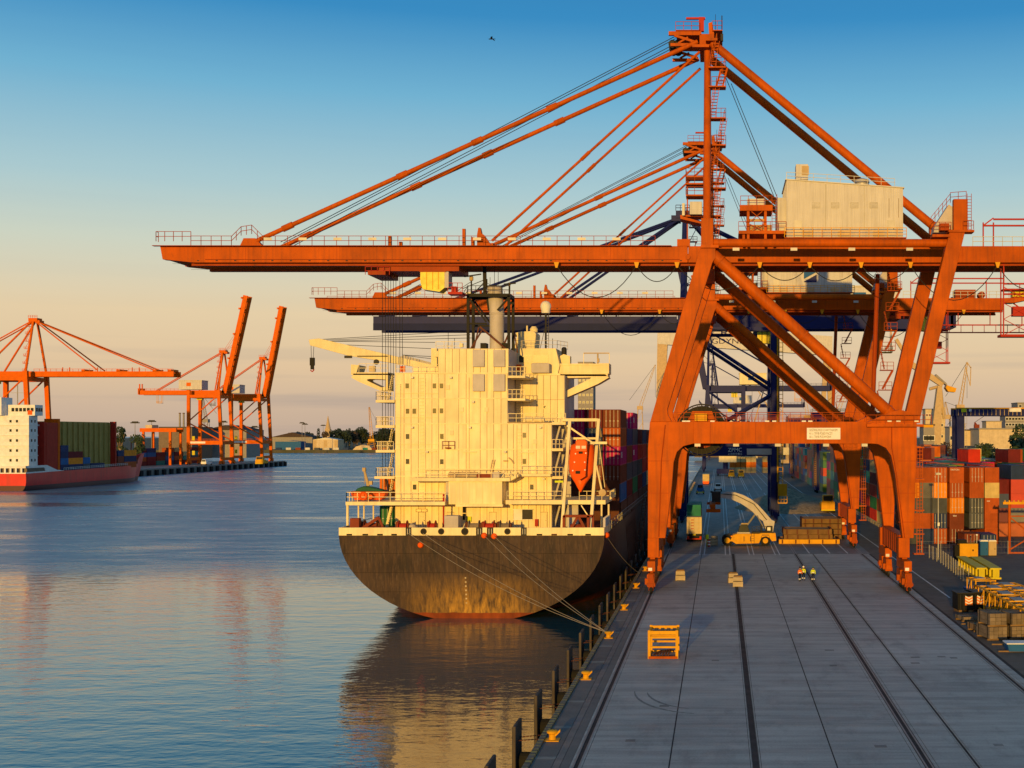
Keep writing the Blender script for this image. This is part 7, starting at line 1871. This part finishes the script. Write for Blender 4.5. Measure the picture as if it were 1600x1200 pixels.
def bpx(name, label, cat, px0, px1, ptop, D, dep, wallm, roofm, nwx=0, nwz=0, ws=(2, 2.4), pitch=0, group=None):
    x0, x1 = fx(px0, D), fx(px1, D); h_ = fz(ptop, D); w_ = (x1-x0)
    wins = [(-w_/2 + w_*(i+.5)/nwx, h_*(j+.5)/nwz, ws[0], ws[1]) for i in range(nwx) for j in range(nwz)]
    return building(name, label, cat, x0, x1, D, dep, h_, wallm, roofm, wins, pitch, group)
bpx('yellow_building', 'long cream building with square windows beyond the green bushes', 'building', 1530, 1598, 671, 560, 20, 'wall_cream', 'wall_grey', 6, 1, (3.2, 4.5))
bpx('yellow_building', 'lower cream building left of the long cream one, with a flat roof', 'building', 1505, 1533, 673, 580, 20, 'wall_cream', 'roof_dark', 3, 1, (2.4, 3.6))
bpx('roof_house', 'small cream rooftop building above the long cream one', 'building', 1541, 1565, 659, 760, 12, 'wall_cream', 'wall_grey', 4, 2, (1.6, 2))
bpx('tower_block', 'dark grey tower block behind the cream building', 'tower block', 1571, 1600, 650, 900, 18, 'wall_grey', 'roof_dark', 6, 8, (2.2, 2))
bpx('tower_block', 'taller dark tower block with rounded top at the edge of the yard', 'tower block', 1590, 1640, 630, 950, 20, 'wall_grey', 'wall_grey', 6, 10, (2.4, 2))
bpx('silo_tower', 'narrow cream concrete tower beside the shipyard crane', 'tower', 1467, 1477, 638, 820, 8, 'wall_cream', 'wall_cream', 1, 5, (1.5, 2))
bpx('office_block', 'cream office block with rows of windows behind the crane foot', 'building', 1446, 1469, 640, 800, 12, 'wall_cream', 'wall_grey', 5, 5, (1.4, 1.8))
bpx('office_block', 'grey block beside the orange crane platform', 'building', 1443, 1460, 665, 600, 12, 'wall_grey', 'roof_dark', 3, 2)
bpx('workshop', 'pale low workshop at the foot of the shipyard cranes', 'building', 1484, 1508, 668, 700, 15, 'wall_cream', 'wall_grey', 4, 2)
bpx('white_tower', 'tall pale grey slab building behind the bridge wing of the ship', 'building', 903, 927, 566, 1650, 30, 'wall_grey', 'wall_grey', 4, 12, (3, 3))
bpx('workshop', 'brown warehouse at the end of the quay road', 'warehouse', 1085, 1225, 668, 1080, 30, 'wall_brown', 'roof_dark', 10, 1, (6, 4))
bpx('workshop', 'long low brown shed beyond the yard stacks', 'warehouse', 1225, 1420, 667, 1150, 30, 'wall_brown', 'wall_grey', 14, 1, (5, 4))
# shipyard slewing crane with a box jib and counterweight
t = thing('shipyard_crane', 'cream shipyard slewing crane with tilted jib and counterweight box', 'crane', P(1462, 679, 760) - Vector((0, 0, H)))
sx2 = lambda q: (q-1462)*760/F
sz2 = lambda q: fz(q, 760)
ct = M['crane_tan']
RB(MB().prism([(sx2(1448),0), (sx2(1468),0), (sx2(1471),sz2(603)), (sx2(1464),sz2(603))], 'y', -3, 3), 'tower', ct)
RB(MB().beam((sx2(1425), 0, sz2(570)), (sx2(1473), 0, sz2(601)), 3.4, 3.2), 'jib', ct); RB(MB().prism([(sx2(1460),sz2(588)), (sx2(1480),sz2(604)), (sx2(1478),sz2(599)), (sx2(1462),sz2(585))], 'y', -2.6, 2.6), 'machine_house', M['wall_grey'])
RB(MB().prism([(sx2(1476),sz2(606)), (sx2(1478),sz2(602)), (sx2(1493),sz2(607)), (sx2(1491),sz2(613)), (sx2(1480),sz2(612))], 'y', -3.5, 3.5), 'counterweight', M['yellow'])
RB(MB().beam((sx2(1425), 0, sz2(570)), (sx2(1400), 0, sz2(530)), 2.0, 2.0), 'fly_jib', ct); RB(MB().tube((sx2(1470), 0, sz2(606)), (sx2(1475), 0, sz2(655)), .8, 8).tube((sx2(1452), 0, sz2(608)), (sx2(1466), 0, sz2(604)), .9, 8), 'strut', ct)
# lattice luffing crane
def luffer(px, pyb, tip, D, lab, name='lattice_crane', w_=2.2, m='crane_tan'):
    b0 = P(px, pyb, D); t = thing(name, lab, 'crane', (b0.x, D, 0), 'harbour cranes on the skyline')
    tp = P(*tip, D) - Vector((b0.x, D, 0)); bz = b0.z
    mb = MB()
    for s in (-1, 1):
        for q in (-1, 1): mb.beam((s*w_*1.6, q*w_*1.6, 0), (s*w_*.8, q*w_*.8, bz), .5)
    for k in range(4): mb.beam((-w_*1.4, -w_*1.4, bz*k/4), (w_*1.4, -w_*1.4, bz*(k+1)/4), .3)
    mb.build('tower', M[m], t, local=True)
    MB().box(-w_*1.1, w_*1.1, -w_, w_, bz, bz+3).build('machine_house', M[m], t, local=True)
    A = Vector((0, 0, bz+2)); d = tp-A; sd_ = Vector((d.z, 0, -d.x)).normalized()*w_*.5; mb = MB(); n_ = 12
    for s in (-1, 1):
        for q in (-.5, .5): mb.beam(A+sd_*s+Vector((0, q*w_, 0)), tp+sd_*s*.35+Vector((0, q*w_*.3, 0)), .3)
    for k in range(n_):
        a = A+d*k/n_; b2 = A+d*(k+1)/n_; mb.beam(a+sd_*(1-.65*k/n_), b2-sd_*(1-.65*k/n_), .22)
    mb.build('jib', M[m], t, local=True)
    mb = MB().tube(tp, A+Vector((-4*w_*(1 if d.x > 0 else -1), 0, 6)), .12, 4).tube(tp, tp-Vector((0, 0, tp.z*.35)), .10, 4)
    mb.build('rope', M['wire'], t, local=True); return t
t = luffer(1500, 640, (1511, 566), 800, 'tall thin lattice crane with hooked top above the yard gantry')
RB(MB().beam(P(1511,566,800)-Vector((fx(1500,800),800,0)), P(1517,575,800)-Vector((fx(1500,800),800,0)), .5).beam(P(1517,573,800)-Vector((fx(1500,800),800,0)), P(1516,603,800)-Vector((fx(1500,800),800,0)), .5).beam(P(1509,575,800)-Vector((fx(1500,800),800,0)), P(1516,603,800)-Vector((fx(1500,800),800,0)), .4), 'fly_jib', ct)
luffer(1480, 655, (1477, 628), 900, 'small leaning harbour crane beside the cream tower')
luffer(1526, 672, (1523, 660), 700, 'small red-brown jib crane on the roof of the cream building', m='red_brown', w_=1.2)
luffer(1000, 640, (1024, 570), 1100, 'cream lattice crane between the ship containers and the orange crane leg')
luffer(1262, 655, (1255, 600), 1150, 'pale lattice crane seen between the orange braces', w_=3)
luffer(1308, 650, (1330, 590), 1100, 'pale lattice crane behind the slanting orange legs', w_=3)
# goliath shipyard crane with lettering
t = thing('goliath_crane', 'huge pale shipyard gantry crane with dark blue lettering on its beam', 'crane', (fx(1030, 1150), 1150, 0))
qx = lambda q: fx(q, 1150) - fx(1030, 1150)
qz = lambda q: fz(q, 1150)
RB(MB().prism([(qx(1024),0), (qx(1046),0), (qx(1042),qz(560)), (qx(1045),qz(508)), (qx(1028),qz(508))], 'y', -4, 4), 'rigid_leg', ct)
RB(MB().beam((qx(1280), -14, 0), (qx(1292), 0, qz(530)), 4, 4).beam((qx(1304), 14, 0), (qx(1292), 0, qz(530)), 4, 4), 'hinged_leg', ct)
RB(MB().prism([(qx(1028),qz(538)), (qx(1300),qz(556)), (qx(1300),qz(526)), (qx(1028),qz(506))], 'y', -4.5, 4.5), 'main_beam', M['house_white'])
text('lettering', 'CRIST', 9.5, (qx(1140), -4.6, qz(521)), M['navy'], t, local=True, depth=.1, stretch=1.5); text('lettering', 'GDYNIA', 6.5, (qx(1140), -4.6, qz(534)), M['navy'], t, local=True, depth=.1, stretch=1.3)

def mobile_crane(x, y, lab, m='navy', h_=24.0, tip=(-14, 40)):
    t = thing('mobile_harbour_crane', lab, 'crane', (x, y, 0), 'mobile harbour cranes far along the quay')
    MB().box(-4, 4, -4, 4, .8, 3.0).build('chassis', M[m], t, local=True)
    for xx in (-3.4, 3.4):
        for yy in (-3, 0, 3): MB().cyl((xx, yy, .7), .7, .7, 'x', 12).build('wheel', M['rubber'], t, local=True)
    MB().tube((0, 0, 3), (0, 0, h_), 1.2, 10, .9).build('tower', M[m], t, local=True)
    MB().box(-3, 5, -2.4, 2.4, 6, 10.5).build('machine_house', M['ship_cream'], t, local=True); MB().box(-2.4, -.6, -1.6, .4, h_*.62, h_*.62+2.4).build('cab', M['glass'], t, local=True)
    A = Vector((0, 0, h_*.55)); T = Vector((tip[0], 0, tip[1])); d = T-A; mb = MB()
    for sy in (-1, 1):
        for sz in (-.8, .8): mb.beam(A+Vector((0, sy, sz)), T+Vector((0, sy*.3, sz*.3)), .28)
    for k in range(9):
        c, c2 = A+d*k/9, A+d*(k+1)/9; mb.beam(c+Vector((0, -1+.08*k, .8-.06*k)), c2+Vector((0, -1+.08*k, -.8+.06*k)), .18)
    mb.build('jib', M[m], t, local=True); MB().tube((0, 0, h_), T, .08, 4).tube(T, (T.x, 0, 8), .08, 4).build('rope', M['wire'], t, local=True)
mobile_crane(2.5, 600, 'dark mobile harbour crane far along the quay road, jib over the ship', 'navy', 22, (-12, 34))
mobile_crane(15, 700, 'cream mobile harbour crane beyond the far boxes', 'crane_tan', 26, (10, 48))
mobile_crane(42, 820, 'cream mobile harbour crane behind the yard stacks with jib leaning to the cranes', 'crane_tan', 30, (-22, 52))
for k, (px, D, w_, top) in enumerate(((1150, 1250, 26, 648), (1210, 1300, 30, 655), (1270, 1220, 22, 652), (1318, 1280, 28, 658))):
    tv = thing('docked_vessel', ['white tall ship superstructure rising behind the far cranes', 'low pale ship superstructure behind the far cranes', 'pale ship deckhouse between the orange braces', 'wide pale ship deckhouse behind the slanting legs'][k], 'ship', (fx(px, D), D, 0), 'vessels in the shipyard behind the cranes')
    hh_ = fz(top, D); ww = w_*D/F/2
    MB().box(-ww, ww, 0, 14, 0, hh_*.7).build('deckhouse', M['house_white'], tv, local=True); MB().box(-ww*.7, ww*.7, 1, 10, hh_*.7+.01, hh_*.88).build('bridge', M['white'], tv, local=True); MB().tube((0, 5, hh_*.88), (0, 5, hh_*1.1), .5, 6).build('mast', M['rust_iron'], tv, local=True)
    for r_ in range(3): MB().box(-ww*.85, ww*.85, -.1, 0, hh_*(.16+.18*r_), hh_*(.16+.18*r_)+1.0).build('window_row', M['glass'], tv, local=True)
    MB().prism([(-ww*2.2, -1), (ww*2.0, -1), (ww*2.4, hh_*.2), (-ww*2.4, hh_*.2)], 'y', -3, -.2).build('hull', M['rust_iron' if k % 2 else 'navy'], tv, local=True)
# ---------------------------------------------------------------- trees
def leaf_mat(name, c):
    m, nt, n, l, b = nodes(name)
    gm = n.new('ShaderNodeNewGeometry')
    l.new(cramp(n, l, noise(n, l, .35, 3, gm.outputs['Position']), [(.3, tuple(x*.55 for x in c)), (.7, tuple(x*1.5 for x in c))]), b.inputs['Base Color'])
    b.inputs['Roughness'].default_value = .7; M[name] = m
leaf_mat('leaf', (.035, .060, .016)); leaf_mat('leaf_dark', (.022, .036, .014)); leaf_mat('leaf_red', (.09, .055, .022))
def tree(px, pbase_z, ptop, D, wpx, label, m='leaf', dens=420, shape='round', group=None, name='tree'):
    h_ = fz(ptop, D) - pbase_z; r_ = wpx*D/F/2
    t = thing(name, label, 'tree', (fx(px, D), D, pbase_z), group)
    MB().tube((0, 0, 0), (0, 0, h_*.55), h_*.035, 8, h_*.015).tube((0, 0, h_*.35), (r_*.5, .2, h_*.7), h_*.014, 6, h_*.006).tube((0, 0, h_*.3), (-r_*.5, -.2, h_*.66), h_*.014, 6, h_*.006).tube((0, 0, h_*.4), (.1, -r_*.4, h_*.72), h_*.012, 6, h_*.005).build('trunk', M['timber_grey'], t, local=True)
    mb = MB(); rnd = random.Random(px*7+int(D))
    cl = []
    for k in range(9 if shape != 'column' else 7):
        if shape == 'column': c = (rnd.uniform(-.2, .2)*r_, rnd.uniform(-.2, .2)*r_, h_*(.2+.75*k/7)); q = r_*rnd.uniform(.6, .95)*(1-.5*k/7)
        else:
            a = rnd.uniform(0, 6.28); rr_ = rnd.uniform(.15, .75)*r_; c = (math.cos(a)*rr_, math.sin(a)*rr_, h_*rnd.uniform(.35, .8)); q = r_*rnd.uniform(.35, .62)
            if k == 0: c = (0, 0, h_*.78); q = min(r_*.6, h_*.22)
        cl.append((c, q))
    s = max(.22, r_*.13); dens = int(dens*1.7)
    for k in range(dens):
        c, q = rnd.choice(cl)
        a, z = rnd.uniform(0, 6.283), rnd.uniform(-1, 1); rr_ = q*rnd.uniform(.6, 1.06); hr = math.sqrt(1-z*z)
        p0 = Vector((c[0]+math.cos(a)*hr*rr_, c[1]+math.sin(a)*hr*rr_, min(h_, c[2]+z*rr_*(.9 if shape != 'column' else 1.4))))
        if p0.z < h_*.08: continue
        u = Vector((rnd.uniform(-1, 1), rnd.uniform(-1, 1), rnd.uniform(-1, 1))).normalized(); v = u.orthogonal().normalized()
        w_ = s*rnd.uniform(.6, 1.4); mb.add([p0-u*w_, p0+v*w_*.6, p0+u*w_, p0-v*w_*.6], [(0, 1, 2, 3)])
    mb.build('crown', M[m], t, local=True)
    return t
gt = 'bushy trees in front of the cream building'
tree(1534, 0, 688, 500, 42, 'broad dark green bush in front of the cream building', 'leaf', 900, group=gt)
tree(1516, 0, 696, 495, 24, 'low green bush before the cream building, nearest the yard gantry leg', 'leaf', 600, group=gt)
tree(1555, 0, 694, 505, 26, 'low green bush at the end of the hedge under the building windows', 'leaf', 600, group=gt)
tree(1462, 0, 684, 480, 26, 'feathery green tree beside the grey block near the orange crane', 'leaf', 400)
tree(1478, 0, 682, 520, 30, 'sparse pale-branched tree between the grey block and the yard gantry leg', 'leaf_red', 320)
tree(1596, 0, 648, 420, 44, 'tall dark tree at the edge of the yard under the gantry beam', 'leaf', 1100)
gf = 'trees along the far shore'
far = [(508, 670, 14, 'leaf_red', 'round', 'small reddish tree beside the pale shed on the far shore'), (497, 666, 9, 'leaf_dark', 'column', 'slim poplar directly behind the pale shed'), (522, 673, 26, 'leaf_dark', 'round', 'wide dark tree right behind the pale shed roof'), (536, 671, 22, 'leaf_dark', 'round', 'round dark tree next to the pale shed'),
       (546, 666, 8, 'leaf_dark', 'column', 'slim poplar in the middle of the far tree belt'), (553, 672, 18, 'leaf_red', 'round', 'brownish tree beside the middle poplar'), (564, 665, 22, 'leaf_dark', 'round', 'tallest dark tree in the middle of the far tree belt'), (574, 674, 18, 'leaf_red', 'round', 'brownish tree behind the yellow jib crane'), (596, 669, 24, 'leaf_dark', 'round', 'dark tree nearest the ship in the far tree belt'), (612, 670, 24, 'leaf_dark', 'round', 'dark tree partly behind the ship side decks'),
       (466, 671, 13, 'leaf', 'round', 'small green tree above the dark shed roof'), (586, 672, 16, 'leaf_dark', 'round', 'dark tree beside the yellow jib crane'), (625, 671, 22, 'leaf_dark', 'round', 'dark tree behind the ship superstructure corner'),
       (529, 668, 20, 'leaf_dark', 'round', 'tall dark tree rising over the pale shed gable'), (541, 670, 24, 'leaf_dark', 'round', 'broad dark tree between the pale shed and the middle poplar'), (558, 669, 24, 'leaf_dark', 'round', 'broad dark tree just past the middle poplar'), (570, 671, 22, 'leaf_dark', 'round', 'dark tree just before the yellow jib crane'),
       (604, 668, 24, 'leaf_dark', 'round', 'dark tree between the yellow jib crane and the ship'), (455, 675, 14, 'leaf_dark', 'round', 'low dark tree behind the dark shed roof'), (482, 674, 16, 'leaf_dark', 'round', 'low dark tree between the dark shed and the slim poplar')]
for k, (px, pt, w_, m_, sh, lab) in enumerate(far):
    tree(px, .4, pt, 1640 + 12*k, w_, lab, m_, 640, sh, gf)
tree(188, 0, 655, 700, 24, 'tall green tree behind the olive hatch covers of the red ship', 'leaf', 700)
tree(218, 0, 672, 760, 26, 'low green tree behind the bow of the red ship', 'leaf', 500)
tree(66, 0, 648, 720, 14, 'dark tree peeping out behind the bridge of the red ship', 'leaf_dark', 300)
# ---------------------------------------------------------------- far shore buildings
def shed(lab, px0, px1, ptop, D, wallm, roofm, pitch, dep=30, panels=0):
    t = bpx('shed', lab, 'shed', px0, px1, ptop, D, dep, wallm, roofm, 0, 0, pitch=pitch, group='sheds on the far shore')
    w_ = (px1-px0)*D/F
    for k in range(panels): MB().box(-w_/2+k*w_/panels+.3, -w_/2+(k+1)*w_/panels-.3, -.2, 0, .5, fz(ptop, D)-.8).build('door_panel', M['wall_cream' if k % 3 else 'tan'], t, local=True)
    return t
shed('pale cream hangar with wide door panels on the far shore', 489, 528, 687, 1575, 'wall_cream', 'galv', 2.5, 25, 7)
shed('long dark-roofed warehouse on the far shore beside the cream hangar', 424, 488, 683, 1640, 'wall_grey', 'roof_dark', 6, 40, 0)
shed('grey industrial hall behind the raised-boom cranes', 318, 385, 672, 1050, 'wall_grey', 'roof_dark', 4, 40, 0)
shed('brown grain store with flat roof behind the yard gantry of the opposite quay', 248, 300, 668, 1000, 'wall_brown', 'roof_dark', 0, 40, 0)
shed('low blue shed on the far shore behind the quay end', 430, 470, 690, 1590, 'blue', 'wall_grey', 1.5, 20, 0)
for px, h_ in ((281, 645), (287, 645)):
    t = thing('chimney', 'thin chimney above the brown grain store, %s of a pair' % ('one nearer the red ship' if px == 281 else 'one nearer the raised booms'), 'chimney', (fx(px, 1010), 1010, 0), 'twin chimneys'); RB(MB().tube((0, 0, 0), (0, 0, fz(h_, 1010)), .9, 10, .7), 'shaft', M['wall_grey']); RB(MB().lathe([(.9, 0), (.9, .6)], (0, 0, fz(h_, 1010)-.6), 10), 'cap', M['rust_iron'])
def mast(px, ptop, D, lab):
    global t
    t = thing('light_mast', lab, 'light mast', (fx(px, D), D, 0), 'tall light masts'); h_ = fz(ptop, D)
    RB(MB().tube((0, 0, 0), (0, 0, h_), .35, 8, .2), 'pole', M['steel']); RB(MB().box(-3.2, 3.2, -.8, .8, h_-1.2, h_-.4).box(-2.2, 2.2, -.6, .6, h_-.4, h_+.3), 'lamp_ring', M['steel_dark'])
mast(472, 660, 1600, 'tall light mast above the dark shed roof, nearer the cranes'); mast(476.5, 662, 1500, 'tall light mast above the dark shed roof, nearer the hangar'); mast(349, 658, 1100, 'tall light mast between the two raised-boom cranes'); mast(211, 659, 1000, 'tall light mast behind the red ship bow'); mast(505, 664, 1700, 'light mast behind the slim poplar'); mast(398, 666, 1150, 'light mast beside the farthest crane on the opposite quay'); mast(237, 657, 1020, 'thin light mast above the orange yard gantry')
t = thing('lighthouse', 'pale yellow tower with spire above the far tree belt', 'tower', (fx(512.5, 1900), 1900, 0)); zt_ = fz(650, 1900)
RB(MB().lathe([(6, 0), (4.5, zt_*.55), (2.4, zt_*.75), (1.2, zt_*.9), (.4, zt_)], (0, 0, 0), 12), 'tower', M['crane_tan']); RB(MB().box(-4, 4, -4, 4, zt_*.55, zt_*.55+1), 'gallery', M['crane_tan'])
t = luffer(581, 690, (577, 636), 1580, 'yellow harbour jib crane on the far shore in front of the trees', 'harbour_crane', 3.4, 'yellow')
luffer(322, 660, (316, 617), 1200, 'thin grey harbour crane behind the first raised-boom crane', 'harbour_crane', 2.4, 'wall_grey')
# clutter along the far shore and the opposite quay: boxes, boats
rb_ = random.Random(3)
for k in range(13):
    px = 424 + k*15; D = 1566
    cc_ = rb_.choice(['rust', 'brown', 'navy', 'slate', 'cream', 'maroon', 'teal', 'white'])
    container(fx(px, D), D+rb_.uniform(0, 4), .4, cc_, '{c} box on the far shore edge, %s one from the cranes' % ORD2[k], 'boxes on the far shore edge', 20, far=True, rz=R(90))
tag(MB().prism([(0, 0), (24, 0), (20, 4.5), (12, 6), (4, 4)], 'y', 1568, 1580).build('upturned_boat', M['wall_cream']), 'long pale upturned hull lying on the far shore', 'boat')
bpy.data.objects['upturned_boat'].location = (fx(551, 1568), 0, .4)
pal2 = ['maroon', 'brown', 'navy', 'slate', 'rust', 'teal', 'maroon', 'blue', 'cream']
for bi in range(7):
    for ri in range(1):
        for k in range(4 - (bi % 3 == 2)):
            container(-343 - ri*9, 772 + bi*13.2 - ri*3, k*2.6, rb_.choice(pal2), '{c} container, %s layer, %s stack along the opposite quay' % (ORD[k], ORD2[bi]), 'containers on the opposite quay', far=True)
t = thing('yard_gantry', 'orange yard gantry crane on the opposite quay behind the red ship bow', 'gantry crane', (fx(222, 800), 800, 0))
for px in (224, 229, 266, 272): RB(MB().box(fx(px, 800)-fx(222, 800)-.7, fx(px, 800)-fx(222, 800)+.7, -.5 if px in (224, 266) else 9, .5 if px in (224, 266) else 10, 0, fz(675, 800)), 'leg', M['orange_far'])
for y in (0, 9.5): RB(MB().box(fx(219, 800)-fx(222, 800), fx(276, 800)-fx(222, 800), y-.7, y+.7, fz(675, 800), fz(669, 800)), 'top_beam', M['orange_far'])
RB(MB().box(2, 6, 0, 9, fz(669, 800)+.02, fz(664, 800)), 'trolley', M['wall_cream'])
vehicle(405, 726, 'yellow straddle loader at the foot of the farthest crane on the opposite quay', 'yellow', 'loader', 'wheel_loader', 5, 5, 9)
vehicle(318, 727, 'white lorry between the legs of the first raised-boom crane', 'white', 'truck', 'truck', 3.2, 3.4, 9)

# ---------------------------------------------------------------- red ship across the basin
m, nt, n, l, b = nodes('hull_red')
gm = n.new('ShaderNodeNewGeometry'); pos = gm.outputs['Position']; sp = n.new('ShaderNodeSeparateXYZ'); l.new(pos, sp.inputs[0])
rd = cramp(n, l, noise(n, l, .15, 4, pos), [(.3, (.60, .024, .022)), (.7, (.74, .036, .032))])
rd = mixc(n, l, cramp(n, l, noise(n, l, .5, 4, pos, (1, 1, .12)), [(.5, 0.0), (.75, .4)]), rd, (.26, .05, .04))
lt = n.new('ShaderNodeMath'); lt.operation = 'LESS_THAN'; lt.inputs[1].default_value = -1.2; l.new(sp.outputs['Z'], lt.inputs[0])
l.new(mixc(n, l, lt.outputs[0], rd, (.10, .035, .03)), b.inputs['Base Color']); b.inputs['Roughness'].default_value = .45; M['hull_red'] = m
RX, RB_, RY0, RY1 = -277.0, 9.5, 507.0, 632.0
ship2 = thing('cargo_ship', 'red hulled container feeder ship with white superstructure across the basin', 'ship', (RX, RY0, WZ))
def SQ(mb, name, m, **k): return mb.build(name, m, ship2, **k)
shz = lambda t: 3.6 + 1.2*t + 5.0*sm(.84, 1, t)
SQ(hull_mesh(RY0, RY1, RX, RB_, shz, lambda t: -7.5+3.0*sm(.25, 0, t), lambda t: 3.6 - 1.9*sm(.6, 1, t), lambda t: 1-.95*sm(.66, 1, t)**1.3, lambda t, s: -9*min(s, .75)*sm(.82, 1, t)+1.0*s*(1-sm(0, .1, t)), ns=30), 'hull', M['hull_red'], smooth=True)
SQ(MB().box(RX-RB_+.5, RX+RB_-.5, RY0+.5, RY0+88, 2.6, 3.4), 'deck', M['red_brown'])
# white poop with openings
for k in range(9):
    x = RX-RB_+.1 + k*2.1
    SQ(MB().box(x, x+.7, RY0, RY0+.4, 3.55, 5.6), 'poop_post', M['white'])
SQ(MB().box(RX-RB_, RX+RB_, RY0-.05, RY0+.45, 5.6, 6.5), 'poop_band', M['white']); SQ(MB().box(RX-RB_, RX+RB_, RY0-.05, RY0+.45, 3.5, 3.9), 'poop_band', M['white'])
SQ(MB().box(RX-RB_+.2, RX+RB_-.2, RY0+1.2, RY0+14, 3.4, 5.55), 'poop_inner', M['wall_brown']); SQ(MB().box(RX-RB_+.1, RX+RB_-.1, RY0+.45, RY0+15, 5.7, 6.4), 'poop_deck', M['white'])
for x in (RX-RB_, RX+RB_-.3):
    SQ(MB().prism([(RY0, 3.5), (RY0+30, 3.9), (RY0+24, 4.4), (RY0+16, 6.5), (RY0, 6.5), (RY0, 5.6), (RY0+14, 5.6), (RY0+15, 4.2), (RY0, 4.0)], 'x', x, x+.3), 'side_bulwark', M['white'])
hs_ = SQ(MB().box(RX-RB_+2, RX+RB_-.9, RY0+4, RY0+10.5, 6.4, 26.0), 'superstructure', M['white'])
SQ(MB().box(RX-RB_-.3, RX+RB_+.4, RY0+6, RY0+12, 26.0, 30.2), 'bridge', M['white']); SQ(MB().box(RX-RB_+1, RX-1, RY0+2, RY0+10, 26, 33), 'funnel_casing', M['white'])
for z in (10.2, 14.2, 18.2, 22.2): MB().box(RX-RB_+1.8, RX+RB_-.7, RY0+3.6, RY0+10.8, z, z+.25).build('deck_edge', M['white'], hs_)
for z in (8.6, 12.4, 16.3, 20.2, 23.8):
    for x in (RX+1.5, RX+4.0): MB().box(x-.4, x+.4, RY0+3.9, RY0+4.0, z-.5, z+.5).build('window', M['glass'], hs_)
    for y in (6, 8.5): MB().box(RX+RB_-.9, RX+RB_-.8, RY0+y-.4, RY0+y+.4, z-.5, z+.5).build('window', M['glass'], hs_)
for k in range(6): SQ(MB().box(RX+.8+k*1.5, RX+1.9+k*1.5, RY0+5.92, RY0+6, 27.6, 29.0), 'bridge_window', M['glass'])
for k in range(3): SQ(MB().box(RX+RB_+.4, RX+RB_+.46, RY0+6.8+k*1.8, RY0+8.2+k*1.8, 27.6, 29.0), 'bridge_window', M['glass'])
SQ(MB().box(RX+RB_-2.4, RX+RB_-.6, RY0+5.9, RY0+6, 26.3, 28), 'emblem', M['lifeboat'])
mb = MB().tube((RX+1, RY0+10, 30), (RX+1, RY0+10, 38), .2, 6).beam((RX-1.5, RY0+10, 35), (RX+3.5, RY0+10, 35), .15).tube((RX+5, RY0+10, 30), (RX+5, RY0+10, 33), .08, 5)
SQ(mb, 'mast', M['steel'])
SQ(MB().box(RX-RB_+1, RX+RB_-.6, RY0+15, RY0+16.5, 3.5, 23.6), 'hold_bulkhead', M['red']); SQ(MB().box(RX+RB_-1.1, RX+RB_-.5, RY0+16.5, RY0+25.5, 3.5, 23.4), 'hold_wing_wall', M['red'])
mb = MB()
for k in range(8): mb.box(RX-7+k*1.9, RX-6.3+k*1.9, RY0+14.9, RY0+15, 22.0, 22.6)
SQ(mb, 'lamp_row', M['white'])
cov = SQ(MB().box(RX-RB_+1, RX+RB_-3.2, RY0+29, RY0+76, 4.0, 24.0), 'hatch_cover_stack', M['cab_glass_yellow'] if False else paint('olive', (.40, .30, .085), .6, streak=.3))
for k in range(11): MB().box(RX+RB_-3.25, RX+RB_-2.6, RY0+29.2+k*4.6, RY0+29.9+k*4.6, 4.0, 23.8).build('cover_rib', M['olive'], cov)
for k in range(9): MB().box(RX-RB_+1.2+k*2.0, RX-RB_+1.6+k*2.0, RY0+28.6, RY0+29, 4.0, 23.8).build('cover_rib', M['olive'], cov)
SQ(MB().box(RX+3, RX+RB_-.8, RY0+26.5, RY0+28, 3.5, 25.0), 'cover_tower', M['orange_far']); SQ(MB().box(RX+RB_-3, RX+RB_-.6, RY0+76.3, RY0+77.6, 3.5, 24.3), 'end_tower', M['red'])
mb = MB().rail([(RX+RB_-.3, RY0+30, 3.9), (RX+RB_-.4, RY0+88, 4.6)], 1.1, 2, .05); SQ(mb, 'deck_railing', M['white'])
SQ(MB().box(RX-5, RX+4, RY0+100, RY0+110, 5.0, 7.8).tube((RX, RY0+112, 6), (RX, RY0+112, 15), .25, 6), 'forecastle_gear', M['red_brown'])
lay = [(17, ['navy', 'brown'], 6), (28.4, ['navy', 'blue', 'navy', 'navy'], 5), (34.6, ['navy', 'amber', 'maroon'], 12), (47.2, ['slate', 'blue'], 6), (54, ['navy'], 12), (79, ['brown', 'brown', 'navy'], 6), (85.4, ['rust', 'navy', 'amber'], 12)]
for y, cs, L in lay:
    for k, c in enumerate(cs):
        container(RX+RB_-1.85, RY0+y, 3.7+k*2.62, c, '{c} container, %s layer, %s bay from the bridge of the red ship' % (ORD[k], ORD2[[q_[0] for q_ in lay].index(y)]), 'containers on the red ship', 40 if L == 12 else 20, far=True)
# ---------------------------------------------------------------- bird in the sky
c = P(768.5, 61, 200); t = thing('bird', 'small dark gull gliding in the blue sky over the ship', 'bird', c)
sk = paint('feather', (.03, .035, .045), .8)
MB().add([(-.55, 0, 0), (-.35, -.09, .05), (-.35, .09, .05), (-.35, 0, -.08), (.15, -.08, .05), (.15, .08, .05), (.15, 0, -.07), (.55, -.12, .02), (.55, .12, .02), (.5, 0, -.01)],
         [(0,1,2), (0,3,1), (0,2,3), (1,4,5,2), (3,6,4,1), (2,5,6,3), (4,7,8,5), (6,9,7,4), (5,8,9,6), (7,9,8)]).build('body', sk, t, local=True)
for s in (-1, 1):
    MB().add([(-.22, s*.06, .04), (.12, s*.06, .04), (.18, s*.55, .16), (-.1, s*.55, .17), (.32, s*1.15, .05), (.2, s*1.15, .06), (-.05, s*.3, .0)], [(0,1,2,3), (3,2,4,5), (0,3,6), (1,0,6), (2,1,6)]).build('wing', sk, t, local=True)
